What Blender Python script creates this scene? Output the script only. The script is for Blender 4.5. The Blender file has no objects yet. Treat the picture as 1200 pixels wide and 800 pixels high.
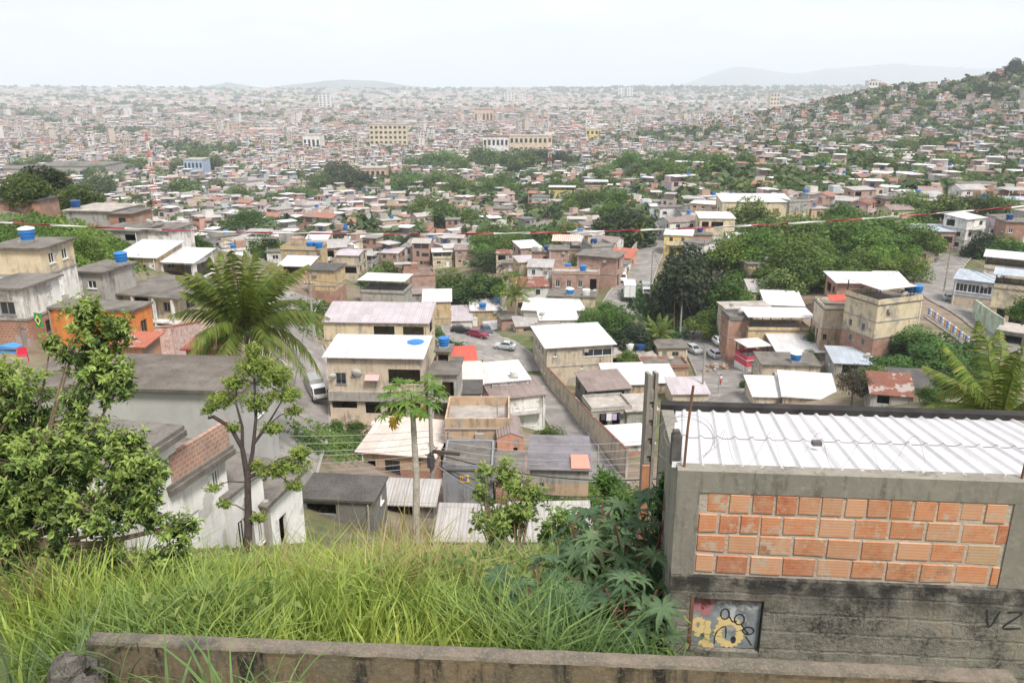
import bpy, math, random
import numpy as np
from mathutils import Vector, Matrix
RN = random.Random(11)
NR = np.random.default_rng(5)
scene = bpy.context.scene
col = scene.collection
# ---------------------------------------------------------------- camera model
F = 950.0                      # focal length in pixels of a 1200 px wide frame
PIT = math.radians(17.5)
CP, SP = math.cos(PIT), math.sin(PIT)
CZ = 72.0                      # eye height above the plain


def P(px, py, z):
    """world point seen at pixel (px, py) of a 1200x800 frame at depth z."""
    a = (px - 600) / F
    b = (py - 400) / F
    return Vector((z * a, z * (CP - b * SP), CZ - z * (SP + b * CP)))


def proj(x, y, zz):
    dz = zz - CZ
    d = y * CP - dz * SP
    u = y * SP + dz * CP
    return 600 + F * x / d, 400 - F * u / d, d


# ---------------------------------------------------------------- terrain heights
CTRL = [(170, 745, 8), (430, 690, 14), (500, 655, 20), (487, 640, 30), (290, 650, 35), (230, 668, 29), (360, 655, 30), (430, 660, 25), (560, 660, 24), (620, 655, 30), (300, 690, 17), (560, 592, 62), (690, 600, 50),
        (740, 560, 80), (370, 470, 100), (335, 490, 90), (352, 400, 130), (440, 500, 95), (470, 565, 72), (590, 500, 116),
        (670, 470, 128), (650, 600, 58), (560, 395, 195), (690, 452, 138), (835, 415, 151), (850, 470, 120), (800, 388, 168),
        (740, 347, 178), (765, 285, 250), (775, 255, 310), (1118, 353, 165), (1100, 320, 195), (1190, 400, 125),
        (1150, 375, 145), (1045, 412, 125), (930, 440, 120), (960, 380, 145), (900, 320, 185), (980, 280, 240),
        (1000, 240, 300), (1130, 240, 330), (880, 255, 260), (830, 215, 380), (900, 180, 520), (1150, 205, 480),
        (1190, 165, 600), (1100, 140, 800), (1150, 108, 850), (1195, 82, 900), (1050, 104, 1000), (1000, 122, 1150),
        (960, 140, 1200), (60, 262, 130), (40, 380, 72), (100, 244, 160), (190, 392, 78), (200, 415, 70),
        (150, 532, 48), (200, 310, 105), (330, 320, 170), (420, 250, 450), (330, 270, 330), (470, 330, 260), (640, 330, 238),
        (640, 380, 198), (600, 250, 430), (700, 270, 335), (30, 500, 45), (10, 650, 25), (1100, 470, 95), (1190, 300, 210),
        (240, 470, 60)]
HB = [(27, 352, 74), (14, 408, 60), (106, 347, 82), (176, 372, 84), (163, 326, 104), (209, 328, 104), (107, 276, 128), (143, 274, 127), (180, 294, 120), (140, 283, 118), (18, 249, 128), (112, 412, 62), (153, 424, 58), (240, 428, 59), (160, 540, 46), (350, 308, 172), (345, 322, 160), (378, 352, 150), (408, 322, 185), (448, 352, 155), (442, 420, 117), (442, 502, 95), (521, 502, 96), (520, 452, 99), (543, 440, 112), (547, 462, 107), (547, 490, 101), (594, 482, 112), (609, 500, 109), (679, 450, 137), (513, 392, 178), (538, 394, 196), (577, 384, 200), (590, 398, 190), (466, 566, 73), (396, 628, 52), (475, 612, 58), (549, 596, 62), (596, 606, 62), (560, 556, 74), (598, 556, 72), (655, 582, 64), (556, 652, 50), (645, 652, 47), (714, 473, 124), (716, 502, 112), (752, 497, 112), (743, 536, 96), (737, 462, 127), (775, 458, 128), (809, 470, 121), (788, 425, 146), (780, 440, 138), (738, 428, 145), (634, 310, 208), (654, 318, 204), (668, 306, 214), (695, 306, 214), (698, 340, 192), (674, 346, 184), (632, 338, 190), (628, 344, 182), (670, 362, 174), (634, 372, 168), (668, 372, 168), (722, 316, 210), (722, 326, 200), (655, 384, 158), (885, 262, 268), (838, 296, 240), (875, 298, 232), (820, 294, 236), (842, 312, 225), (786, 258, 300), (812, 258, 290), (893, 336, 178), (904, 356, 166), (918, 374, 157), (878, 388, 152), (863, 416, 142), (911, 414, 140), (941, 432, 133), (886, 436, 136), (925, 454, 126), (905, 474, 115), (948, 476, 113), (984, 408, 132), (1008, 356, 150), (1047, 412, 124), (1044, 476, 100), (1070, 464, 104), (1000, 440, 121), (1136, 366, 158), (1178, 372, 160), (1190, 386, 142), (1200, 412, 124), (1092, 290, 215), (1082, 306, 205), (1048, 338, 172), (1192, 284, 200), (1192, 258, 235), (622, 394, 165), (600, 392, 172), (646, 398, 150), (658, 244, 440), (633, 252, 430), (583, 268, 390), (738, 238, 400), (698, 238, 405)]
pts = [tuple(P(*c)) for c in CTRL]
XY = [(0, -60, CZ + 3), (0, -12, CZ - .5), (-6, 0, CZ - 1.8), (0, 0, CZ - 1.7), (8, 0, CZ - 1.8), (-4, 2.6, CZ - 4.5), (3, 2.6, CZ - 4.5), (-3.5, 5, CZ - 4.9), (3.5, 4.7, CZ - 5.0), (-4, 6.2, CZ - 4.9),
      (0, 6, CZ - 4.95), (4, 6, CZ - 5.7), (8, 7, CZ - 6.3), (5, 4.5, CZ - 5.5), (6, 14, CZ - 9.5), (12, 20, CZ - 13), (4, 22, CZ - 13.6), (25, 40, CZ - 25), (-60, 20, CZ - 8), (-90, 70, CZ - 12),
      (60, 20, CZ - 12), (100, 70, CZ - 28), (-150, -60, CZ), (150, -60, CZ), (-200, 160, CZ - 30), (-260, 330, 8), (-140, 260, 13), (-400, 600, 0),
      (0, 650, 0), (200, 700, 4), (-700, 1200, 0), (0, 1200, 0), (500, 1500, 3), (-2500, 2500, 0), (0, 2500, 0), (1500, 2800, 0), (2800, 2500, 10),
      (0, 5000, 0), (-4000, 5000, 0), (4000, 5000, 0), (0, 9000, 0), (800, 800, 130), (1300, 1000, 140), (700, 500, 60), (700, 1200, 70), (900, 1700, 10), (450, 300, 50), (-1500, 600, 10), (-9000, 9000, 0), (9000, 9000, 0),
      (-9000, 0, 0), (9000, 0, 20), (0, -9000, 0), (560, 1030, 62)]
_hb = [tuple(P(a, b, c)) for a, b, c in HB]
CT = np.array(pts + XY + _hb, float)
RC = np.array([2.0 if math.hypot(a[0], a[1]) < 12 else 6.0 for a in CT])
LAM = np.array([0.4] * len(pts + XY) + [5.0] * len(_hb))
LAM[:len(pts)] = 2.0


def kern(x, y):
    r2 = (x[..., None] - CT[:, 0]) ** 2 + (y[..., None] - CT[:, 1]) ** 2
    return np.sqrt(r2 + RC ** 2)


_n = len(CT)
_A = np.zeros((_n + 1, _n + 1))
_A[:_n, :_n] = kern(CT[:, 0], CT[:, 1]) - np.diag(LAM)
_A[:_n, _n] = 1
_A[_n, :_n] = 1
_W = np.linalg.solve(_A, np.append(CT[:, 2], 0))
BUMPS = [(-2600, 6300, 900, 38), (-900, 6000, 700, 26), (700, 5600, 600, 30), (1900, 5600, 800, 36), (-4200, 6000, 1000, 40), (200, 7400, 900, 44),
         (-1900, 4200, 500, 12), (1500, 3900, 500, 15), (3200, 5200, 900, 45)]


def H(x, y):
    x = np.asarray(x, float)
    y = np.asarray(y, float)
    h = kern(x, y) @ _W[:_n] + _W[_n]
    r = np.hypot(x, y)
    t = np.clip((r - 1500) / 1200, 0, 1)
    h = h * (1 - t) + t * 0.0
    for bx, by, s, a in BUMPS:
        h = h + a * np.exp(-((x - bx) ** 2 + (y - by) ** 2) / (2 * s * s))
    amp = np.clip((r - 30) / 200, 0, 1) * np.clip(1 - (r - 900) / 900, 0, 1)
    return h + amp * 0.8 * (np.sin(x * .031 + 1) * np.cos(y * .027) + .5 * np.sin(x * .07 + y * .05))


def h1(x, y):
    return float(H(np.array([x]), np.array([y]))[0])


_ZS = np.geomspace(3, 9000, 900)


def G(px, py):
    """ground point under a pixel (first hit of the view ray with the terrain)."""
    a = (px - 600) / F
    b = (py - 400) / F
    X = _ZS * a
    Y = _ZS * (CP - b * SP)
    Z = CZ - _ZS * (SP + b * CP)
    dlt = Z - H(X, Y)
    k = np.argmax(dlt < 0)
    if dlt[k] >= 0:
        k = len(_ZS) - 1
    k = max(k, 1)
    z0, z1, d0, d1 = _ZS[k - 1], _ZS[k], dlt[k - 1], dlt[k]
    z = z0 + (z1 - z0) * d0 / (d0 - d1) if d0 != d1 else z1
    return P(px, py, z), z


# ---------------------------------------------------------------- mesh helpers
def set_uv(me):
    n = len(me.loops)
    vi = np.empty(n, np.int32)
    me.loops.foreach_get('vertex_index', vi)
    co = np.empty(len(me.vertices) * 3, np.float32)
    me.vertices.foreach_get('co', co)
    co = co.reshape(-1, 3)
    np_ = len(me.polygons)
    no = np.empty(np_ * 3, np.float32)
    me.polygons.foreach_get('normal', no)
    no = no.reshape(-1, 3)
    lt = np.empty(np_, np.int32)
    me.polygons.foreach_get('loop_total', lt)
    pn = np.repeat(no, lt, axis=0)
    c = co[vi]
    flat = np.abs(pn[:, 2]) > .8
    hl = np.maximum(np.hypot(pn[:, 0], pn[:, 1]), 1e-6)
    u = np.where(flat, c[:, 0], (-pn[:, 1] * c[:, 0] + pn[:, 0] * c[:, 1]) / hl)
    v = np.where(flat, c[:, 1], c[:, 2])
    uv = me.uv_layers.new(name='UVMap')
    uv.data.foreach_set('uv', np.stack([u, v], 1).astype(np.float32).ravel())


def link(name, me, mats, parent=None, loc=None, rot=0.0):
    o = bpy.data.objects.new(name, me)
    col.objects.link(o)
    if me is not None and not me.materials:
        for m in mats:
            me.materials.append(m)
    if parent is not None:
        o.parent = parent
    if loc is not None:
        o.location = loc
    if rot:
        o.rotation_euler = (0, 0, rot)
    return o


def np_mesh(name, V, Q, mats, mi=None, fc=None, smooth=False, parent=None, uv=False, loc=None):
    """mesh from arrays; Q is (m,4) or (m,3)."""
    V = np.asarray(V, np.float32)
    Q = np.asarray(Q, np.int32)
    me = bpy.data.meshes.new(name)
    k = Q.shape[1]
    me.vertices.add(len(V))
    me.vertices.foreach_set('co', V.ravel())
    me.loops.add(Q.size)
    me.loops.foreach_set('vertex_index', Q.ravel())
    me.polygons.add(len(Q))
    me.polygons.foreach_set('loop_start', np.arange(0, Q.size, k, dtype=np.int32))
    if mi is not None:
        me.polygons.foreach_set('material_index', np.asarray(mi, np.int32))
    me.polygons.foreach_set('use_smooth', np.full(len(Q), smooth))
    me.update(calc_edges=True)
    if fc is not None:
        at = me.attributes.new('Col', 'FLOAT_COLOR', 'FACE')
        fc = np.asarray(fc, np.float32)
        if fc.shape[1] == 3:
            fc = np.concatenate([fc, np.ones((len(fc), 1), np.float32)], 1)
        at.data.foreach_set('color', fc.ravel())
    if uv:
        set_uv(me)
    return link(name, me, mats, parent, loc)


class MB:
    def __init__(s):
        s.v, s.f, s.m, s.c = [], [], [], []
        s.cc = (1, 1, 1)

    def face(s, pts, mi=0):
        i = len(s.v)
        s.v.extend([tuple(p) for p in pts])
        s.f.append(tuple(range(i, i + len(pts))))
        s.m.append(mi)
        s.c.append(s.cc)

    def box(s, x0, y0, z0, x1, y1, z1, mi=0, M=None):
        c = [(x0, y0, z0), (x1, y0, z0), (x1, y1, z0), (x0, y1, z0), (x0, y0, z1), (x1, y0, z1), (x1, y1, z1), (x0, y1, z1)]
        if M is not None:
            c = [tuple(M @ Vector(q)) for q in c]
        i = len(s.v)
        s.v.extend(c)
        for q in ((0, 3, 2, 1), (4, 5, 6, 7), (0, 1, 5, 4), (1, 2, 6, 5), (2, 3, 7, 6), (3, 0, 4, 7)):
            s.f.append(tuple(i + k for k in q))
            s.m.append(mi)
            s.c.append(s.cc)
        return s

    def slab(s, top, th, mi=0):
        """solid plate under a polygon of top points."""
        n = len(top)
        i = len(s.v)
        s.v.extend([tuple(p) for p in top])
        s.v.extend([(p[0], p[1], p[2] - th) for p in top])
        s.f.append(tuple(i + k for k in range(n)))
        s.f.append(tuple(i + n + k for k in reversed(range(n))))
        s.m += [mi, mi]
        s.c += [s.cc] * 2
        for k in range(n):
            l = (k + 1) % n
            s.f.append((i + l, i + k, i + n + k, i + n + l))
            s.m.append(mi)
            s.c.append(s.cc)
        return s

    def tube(s, path, rad, n=6, mi=0, cap=True):
        path = [Vector(p) for p in path]
        if not hasattr(rad, '__len__'):
            rad = [rad] * len(path)
        base = len(s.v)
        prev = None
        for k, p in enumerate(path):
            t = (path[min(k + 1, len(path) - 1)] - path[max(k - 1, 0)])
            t = t.normalized() if t.length > 1e-9 else Vector((0, 0, 1))
            if prev is None:
                a = Vector((1, 0, 0)) if abs(t.x) < .8 else Vector((0, 1, 0))
            else:
                a = prev
            b = t.cross(a).normalized()
            a = b.cross(t).normalized()
            prev = a
            for j in range(n):
                w = 2 * math.pi * j / n
                q = p + (a * math.cos(w) + b * math.sin(w)) * rad[k]
                s.v.append(tuple(q))
        for k in range(len(path) - 1):
            for j in range(n):
                l = (j + 1) % n
                s.f.append((base + k * n + j, base + k * n + l, base + (k + 1) * n + l, base + (k + 1) * n + j))
                s.m.append(mi)
                s.c.append(s.cc)
        if cap:
            s.f.append(tuple(base + j for j in reversed(range(n))))
            s.f.append(tuple(base + (len(path) - 1) * n + j for j in range(n)))
            s.m += [mi, mi]
            s.c += [s.cc] * 2
        return s

    def lathe(s, prof, n=16, mi=0, c=(0, 0, 0), cap=True):
        base = len(s.v)
        for r, z in prof:
            for j in range(n):
                w = 2 * math.pi * j / n
                s.v.append((c[0] + r * math.cos(w), c[1] + r * math.sin(w), c[2] + z))
        for k in range(len(prof) - 1):
            for j in range(n):
                l = (j + 1) % n
                s.f.append((base + k * n + j, base + k * n + l, base + (k + 1) * n + l, base + (k + 1) * n + j))
                s.m.append(mi)
                s.c.append(s.cc)
        if cap:
            s.f.append(tuple(base + j for j in reversed(range(n))))
            s.f.append(tuple(base + (len(prof) - 1) * n + j for j in range(n)))
            s.m += [mi, mi]
            s.c += [s.cc] * 2
        return s

    def mesh(s, name, colr=False, uv=True, smooth=False):
        me = bpy.data.meshes.new(name)
        me.from_pydata(s.v, [], s.f)
        if any(s.m):
            me.polygons.foreach_set('material_index', np.array(s.m, np.int32))
        if smooth:
            me.polygons.foreach_set('use_smooth', np.ones(len(s.f), bool))
        if colr:
            at = me.attributes.new('Col', 'FLOAT_COLOR', 'FACE')
            at.data.foreach_set('color', np.array([(*c, 1) for c in s.c], np.float32).ravel())
        me.update()
        if uv:
            set_uv(me)
        return me

    def build(s, name, mats, parent=None, loc=None, rot=0.0, colr=False, smooth=False, uv=True):
        return link(name, s.mesh(name, colr, uv, smooth), mats, parent, loc, rot)


def tag(o, label=None, cat=None, group=None, kind=None):
    if label:
        o['label'] = label
    if cat:
        o['category'] = cat
    if group:
        o['group'] = group
    if kind:
        o['kind'] = kind
    return o


def thing(name, label, cat, loc=(0, 0, 0), rotz=0.0, group=None):
    o = bpy.data.objects.new(name, None)
    o.empty_display_size = .2
    col.objects.link(o)
    o.location = loc
    o.rotation_euler = (0, 0, rotz)
    return tag(o, label, cat, group)


def dup(root, loc, rotz=0.0, scale=None, label=None, group=None):
    r = root.copy()
    col.objects.link(r)
    r.location = loc
    r.rotation_euler = (0, 0, rotz)
    if scale is not None:
        r.scale = scale if hasattr(scale, '__len__') else (scale,) * 3
    if label:
        r['label'] = label
    if group:
        r['group'] = group
    for ch in root.children:
        c = ch.copy()
        col.objects.link(c)
        c.parent = r
        for g in ch.children:
            d = g.copy()
            col.objects.link(d)
            d.parent = c
    return r


# ---------------------------------------------------------------- materials
class NT:
    def __init__(s, name):
        s.mat = bpy.data.materials.new(name)
        s.mat.use_nodes = True
        s.nt = s.mat.node_tree
        s.b = s.nt.nodes['Principled BSDF']

    def n(s, t, **kw):
        nd = s.nt.nodes.new(t)
        for k, v in kw.items():
            if k in nd.inputs.keys():
                nd.inputs[k].default_value = v
            else:
                setattr(nd, k, v)
        return nd

    def l(s, a, b):
        s.nt.links.new(a, b)

    def mix(s, fac, a, b, mode='MIX'):
        m = s.nt.nodes.new('ShaderNodeMix')
        m.data_type = 'RGBA'
        m.blend_type = mode
        for sock, v in ((m.inputs[0], fac), (m.inputs[6], a), (m.inputs[7], b)):
            if isinstance(v, bpy.types.NodeSocket):
                s.l(v, sock)
            elif hasattr(v, '__len__'):
                sock.default_value = (v[0], v[1], v[2], 1)
            else:
                sock.default_value = v
        return m.outputs[2]

    def ramp(s, fac, lo, hi):
        r = s.nt.nodes.new('ShaderNodeMapRange')
        r.inputs[1].default_value = lo
        r.inputs[2].default_value = hi
        s.l(fac, r.inputs[0])
        return r.outputs[0]

    def noise(s, vec, scale, detail=4, rough=.6):
        nd = s.n('ShaderNodeTexNoise', Scale=scale, Detail=detail, Roughness=rough)
        s.l(vec, nd.inputs['Vector'])
        return nd.outputs['Fac']

    def coords(s, which='Object', scale=(1, 1, 1), rnd=True):
        tc = s.n('ShaderNodeTexCoord')
        v = tc.outputs[which]
        if scale != (1, 1, 1):
            mp = s.n('ShaderNodeMapping')
            mp.inputs['Scale'].default_value = scale
            s.l(v, mp.inputs['Vector'])
            v = mp.outputs[0]
        if rnd:
            oi = s.n('ShaderNodeObjectInfo')
            va = s.n('ShaderNodeVectorMath', operation='SCALE')
            cm = s.n('ShaderNodeCombineXYZ')
            for k in range(3):
                s.l(oi.outputs['Random'], cm.inputs[k])
            s.l(cm.outputs[0], va.inputs[0])
            va.inputs['Scale'].default_value = 61.0
            ad = s.n('ShaderNodeVectorMath', operation='ADD')
            s.l(v, ad.inputs[0])
            s.l(va.outputs[0], ad.inputs[1])
            v = ad.outputs[0]
        return v

    def bump(s, hgt, strength=.3, dist=.02):
        b = s.n('ShaderNodeBump', Strength=strength, Distance=dist)
        s.l(hgt, b.inputs['Height'])
        s.l(b.outputs[0], s.b.inputs['Normal'])

    def out(s, c, rough=.9, spec=.3):
        if isinstance(c, bpy.types.NodeSocket):
            s.l(c, s.b.inputs['Base Color'])
        else:
            s.b.inputs['Base Color'].default_value = (*c, 1)
        s.b.inputs['Roughness'].default_value = rough
        s.b.inputs['Specular IOR Level'].default_value = spec
        return s.mat


def mul(c, k):
    return tuple(min(.95, x * k) for x in c)


def m_plaster(name, c, stain=.35, stc=(.10, .095, .085), var=.16, streak=True, rough=.92, sc=1.0, bump=.15, patch=0):
    t = NT(name)
    v = t.coords()
    base = t.mix(t.ramp(t.noise(v, .9 * sc, 5), .3, .7), mul(c, 1 - var), mul(c, 1 + var * .7))
    if patch:
        pm = t.n('ShaderNodeMath', operation='MULTIPLY')
        t.l(t.ramp(t.noise(v, .42, 4, .55), .57, .60), pm.inputs[0])
        pm.inputs[1].default_value = patch
        base = t.mix(pm.outputs[0], base, (.33, .305, .28))
    fine = t.noise(v, 9 * sc, 3)
    base = t.mix(t.ramp(fine, .35, .65), base, t.mix(.12, base, (.5, .45, .4)))
    if stain:
        n1 = t.noise(v, .55 * sc, 6, .65)
        if streak:
            vs = t.coords(scale=(2.2, 2.2, .22))
            n2 = t.noise(vs, 1.1 * sc, 4, .7)
            mm = t.n('ShaderNodeMath', operation='MULTIPLY')
            t.l(n1, mm.inputs[0])
            t.l(n2, mm.inputs[1])
            f = t.ramp(mm.outputs[0], .25, .39)
        else:
            f = t.ramp(n1, .5, .68)
        mf = t.n('ShaderNodeMath', operation='MULTIPLY')
        t.l(f, mf.inputs[0])
        mf.inputs[1].default_value = stain
        base = t.mix(mf.outputs[0], base, stc)
    if bump:
        t.bump(fine, bump, .02)
    return t.out(base, rough)


def m_brick(name, c1, c2, mort, w=.30, h=.20, ms=.018, stain=.25):
    t = NT(name)
    tc = t.n('ShaderNodeTexCoord')
    b = t.n('ShaderNodeTexBrick', Scale=1.0)
    b.inputs['Brick Width'].default_value = w
    b.inputs['Row Height'].default_value = h
    b.inputs['Mortar Size'].default_value = ms
    b.inputs['Color1'].default_value = (*c1, 1)
    b.inputs['Color2'].default_value = (*c2, 1)
    b.inputs['Mortar'].default_value = (*mort, 1)
    b.inputs['Bias'].default_value = 0.0
    t.l(tc.outputs['UV'], b.inputs['Vector'])
    v = t.coords()
    n1 = t.noise(v, .8, 5)
    cc = t.mix(t.ramp(n1, .35, .65), b.outputs['Color'], t.mix(.45, b.outputs['Color'], mul(c1, .55)))
    cc = t.mix(t.ramp(t.noise(v, .6, 4), .58, .62), cc, t.mix(.75, cc, (.36, .33, .30)))
    st = t.n('ShaderNodeMath', operation='MULTIPLY')
    t.l(t.ramp(t.noise(v, .5, 6), .52, .7), st.inputs[0])
    st.inputs[1].default_value = stain
    cc = t.mix(st.outputs[0], cc, (.09, .08, .07))
    return t.out(cc, .92)


def m_sheet(name, c, pitch=.25, stain=.25, stc=(.25, .2, .15), rough=.5, metal=0, bumpk=.6):
    """corrugated or ribbed roofing sheet; ribs run down the slope (UV v)."""
    t = NT(name)
    tc = t.n('ShaderNodeTexCoord')
    sep = t.n('ShaderNodeSeparateXYZ')
    t.l(tc.outputs['UV'], sep.inputs[0])
    ml = t.n('ShaderNodeMath', operation='MULTIPLY')
    t.l(sep.outputs[0], ml.inputs[0])
    ml.inputs[1].default_value = 2 * math.pi / pitch
    sn = t.n('ShaderNodeMath', operation='SINE')
    t.l(ml.outputs[0], sn.inputs[0])
    v = t.coords()
    vs = t.coords(scale=(1.6, .35, .35))
    base = t.mix(t.ramp(t.noise(v, .7, 4), .3, .7), mul(c, .9), mul(c, 1.06))
    f = t.ramp(t.noise(vs, 1.3, 5, .7), .5, .75)
    mf = t.n('ShaderNodeMath', operation='MULTIPLY')
    t.l(f, mf.inputs[0])
    mf.inputs[1].default_value = stain
    base = t.mix(mf.outputs[0], base, stc)
    pb = t.n('ShaderNodeTexBrick', Scale=1.0)
    pb.inputs['Brick Width'].default_value = 1.05
    pb.inputs['Row Height'].default_value = 2.4
    pb.inputs['Mortar Size'].default_value = .025
    pb.inputs['Color1'].default_value = (1, 1, 1, 1)
    pb.inputs['Color2'].default_value = (.80, .79, .78, 1)
    pb.inputs['Mortar'].default_value = (.62, .6, .58, 1)
    pb.offset = 0
    t.l(tc.outputs['UV'], pb.inputs['Vector'])
    base = t.mix(.8, base, pb.outputs['Color'], 'MULTIPLY')
    base = t.mix(t.ramp(t.noise(v, 2.6, 5, .75), .63, .72), base, (.17, .13, .10))
    t.bump(sn.outputs[0], bumpk, .03)
    t.b.inputs['Metallic'].default_value = metal
    return t.out(base, rough)


def m_col(name, rough=.9, var=.2, sub=0.0, oscale=6.0):
    """colour from the face attribute, tinted by the object colour."""
    t = NT(name)
    a = t.n('ShaderNodeAttribute', attribute_name='Col')
    oi = t.n('ShaderNodeObjectInfo')
    c = t.mix(1.0, a.outputs['Color'], oi.outputs['Color'], 'MULTIPLY')
    v = t.coords()
    c = t.mix(t.ramp(t.noise(v, oscale, 3), .3, .7), t.mix(var, c, (0, 0, 0)), c)
    m = t.out(c, rough)
    if sub:
        tr = t.n('ShaderNodeBsdfTranslucent')
        t.l(t.mix(1.0, c, (1.0, 1.0, .55), 'MULTIPLY'), tr.inputs['Color'])
        ms = t.n('ShaderNodeMixShader')
        ms.inputs[0].default_value = sub
        t.l(t.b.outputs[0], ms.inputs[1])
        t.l(tr.outputs[0], ms.inputs[2])
        t.l(ms.outputs[0], t.nt.nodes['Material Output'].inputs['Surface'])
    return m


def m_plain(name, c, rough=.6, metal=0, spec=.4, var=.1, sc=3.0):
    t = NT(name)
    v = t.coords()
    b = t.mix(t.ramp(t.noise(v, sc, 4), .3, .7), mul(c, 1 - var), mul(c, 1 + var))
    t.b.inputs['Metallic'].default_value = metal
    return t.out(b, rough, spec)


PLASTER = dict(cream=(.62, .52, .36), beige=(.56, .47, .36), peach=(.60, .40, .28), white=(.74, .72, .69), grey=(.36, .345, .32), pink=(.58, .36, .35),
               ochre=(.52, .39, .22), mint=(.48, .60, .46), blue=(.33, .44, .58), orange=(.72, .24, .06), lilac=(.55, .48, .52), darkgrey=(.16, .155, .15),
               salmon=(.62, .30, .2), yellow=(.70, .55, .20), slate=(.24, .25, .28), magenta=(.6, .05, .10), tan=(.50, .36, .24), teal=(.25, .45, .42))
_MC = {}


def MT(k):
    if k in _MC:
        return _MC[k]
    if k in PLASTER:
        st = .8 if k in ('grey', 'darkgrey', 'tan', 'ochre') else .65
        m = m_plaster('plaster_' + k, PLASTER[k], stain=st, patch=.75 if k not in ('slate', 'orange', 'magenta', 'darkgrey') else 0)
    elif k == 'smooth':
        m = m_plaster('smooth_cement', (.43, .42, .41), stain=.2, sc=.6)
    elif k == 'slabbrown':
        m = m_plaster('roof_slab_brown', (.105, .088, .075), stain=.5, stc=(.23, .21, .19), streak=False, sc=.8, var=.35)
    elif k == 'peel':
        m = m_plaster('peeling_white', (.82, .81, .80), stain=.45, stc=(.36, .38, .35), sc=1.4, patch=.55)
    elif k == 'brick':
        m = m_brick('brick', (.43, .19, .12), (.32, .13, .08), (.40, .33, .28), ms=.03, stain=.55)
    elif k == 'brickpink':
        m = m_brick('brick_pink', (.44, .24, .18), (.36, .19, .14), (.46, .38, .33), ms=.028, stain=.5)
    elif k == 'slab':
        m = m_plaster('roof_slab', (.15, .135, .12), stain=.75, stc=(.055, .05, .045), streak=False, sc=.8, var=.3)
    elif k == 'slablight':
        m = m_plaster('roof_slab_light', (.38, .34, .31), stain=.7, stc=(.13, .115, .1), streak=False, sc=.8, var=.25)
    elif k == 'slabblack':
        m = m_plaster('roof_slab_black', (.06, .056, .055), stain=.5, stc=(.16, .15, .14), streak=False, sc=.8, var=.3)
    elif k == 'wet':
        m = m_plaster('roof_slab_wet', (.17, .16, .18), stain=.8, stc=(.09, .065, .055), streak=False, sc=.6, rough=.55)
    elif k == 'whitesheet':
        m = m_sheet('white_sheet', (.62, .61, .62), .35, .25)
    elif k == 'lilacsheet':
        m = m_sheet('lilac_sheet', (.47, .42, .45), .35, .2)
    elif k == 'greysheet':
        m = m_sheet('grey_sheet', (.40, .38, .37), .25, .5, (.15, .13, .11), .85)
    elif k == 'brownsheet':
        m = m_sheet('brown_sheet', (.27, .215, .20), .25, .6, (.12, .09, .08), .85)
    elif k == 'beigesheet':
        m = m_sheet('beige_sheet', (.62, .53, .48), .25, .25, (.4, .33, .28), .8, bumpk=.3)
    elif k == 'bluesheet':
        m = m_sheet('blue_grey_sheet', (.42, .47, .54), .3, .2)
    elif k == 'pebble':
        m = m_plaster('pebble_dash', (.58, .42, .39), stain=.7, stc=(.28, .14, .12), streak=False, sc=5, var=.3)
    elif k == 'striped':
        m = m_brick('striped_sheet', (.55, .16, .13), (.55, .16, .13), (.72, .62, .56), .55, 40, .2, .05)
    elif k == 'bluegrey':
        m = m_plaster('plaster_blue_grey', (.42, .47, .52), stain=.2)
    elif k == 'redsheet':
        m = m_sheet('red_sheet', (.55, .10, .07), .3, .3, (.3, .08, .06), .7)
    elif k == 'tile':
        m = m_brick('roof_tile', (.27, .115, .08), (.2, .08, .06), (.16, .07, .05), .22, .33, .03, .4)
    elif k == 'tilebright':
        m = m_brick('roof_tile_bright', (.50, .17, .11), (.42, .14, .09), (.3, .1, .07), .22, .33, .03, .2)
    elif k == 'concrete':
        m = m_plaster('concrete', (.34, .32, .29), stain=.6, stc=(.09, .085, .075))
    elif k == 'wood':
        m = m_plain('weathered_wood', (.20, .12, .07), .85)
    elif k == 'wooddark':
        m = m_plain('dark_wood', (.09, .06, .045), .85)
    elif k == 'glass':
        m = m_plain('window_glass', (.035, .04, .045), .15, 0, .5)
    elif k == 'white_paint':
        m = m_plain('white_paint', (.78, .78, .77), .5)
    elif k == 'dark_metal':
        m = m_plain('dark_metal', (.06, .06, .065), .5)
    elif k == 'rust':
        m = m_plain('rusty_steel', (.17, .085, .05), .85, var=.35)
    elif k == 'steel':
        m = m_plain('galvanised_steel', (.42, .42, .42), .45, .6)
    elif k == 'tank_blue':
        m = m_plain('blue_plastic', (.02, .17, .48), .4, 0, .5, .06)
    elif k == 'tank_dark':
        m = m_plain('dark_blue_plastic', (.015, .06, .20), .45, 0, .5, .06)
    elif k == 'tank_white':
        m = m_plain('white_plastic', (.75, .75, .72), .45, 0, .5, .06)
    elif k == 'wire':
        m = m_plain('black_cable', (.02, .02, .022), .6)
    elif k == 'wiregrey':
        m = m_plain('grey_cable', (.30, .30, .31), .5)
    elif k == 'rubber':
        m = m_plain('rubber', (.02, .02, .02), .8)
    elif k == 'bark':
        m = m_plain('bark', (.17, .125, .09), .95, var=.4, sc=5)
    elif k == 'barkdark':
        m = m_plain('dark_bark', (.055, .042, .038), .95, var=.4, sc=5)
    elif k == 'barkgrey':
        m = m_plain('grey_bark', (.30, .27, .23), .95, var=.3, sc=6)
    elif k == 'leaf':
        m = m_col('leaf', .6, .2, .38, 3.0)
    elif k == 'city':
        m = m_col('far_walls', .9, .18, 0, .5)
    elif k == 'plainwhite':
        m = m_plain('white_cloth', (.8, .8, .8), .8)
    else:
        raise KeyError(k)
    _MC[k] = m
    return m


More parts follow.
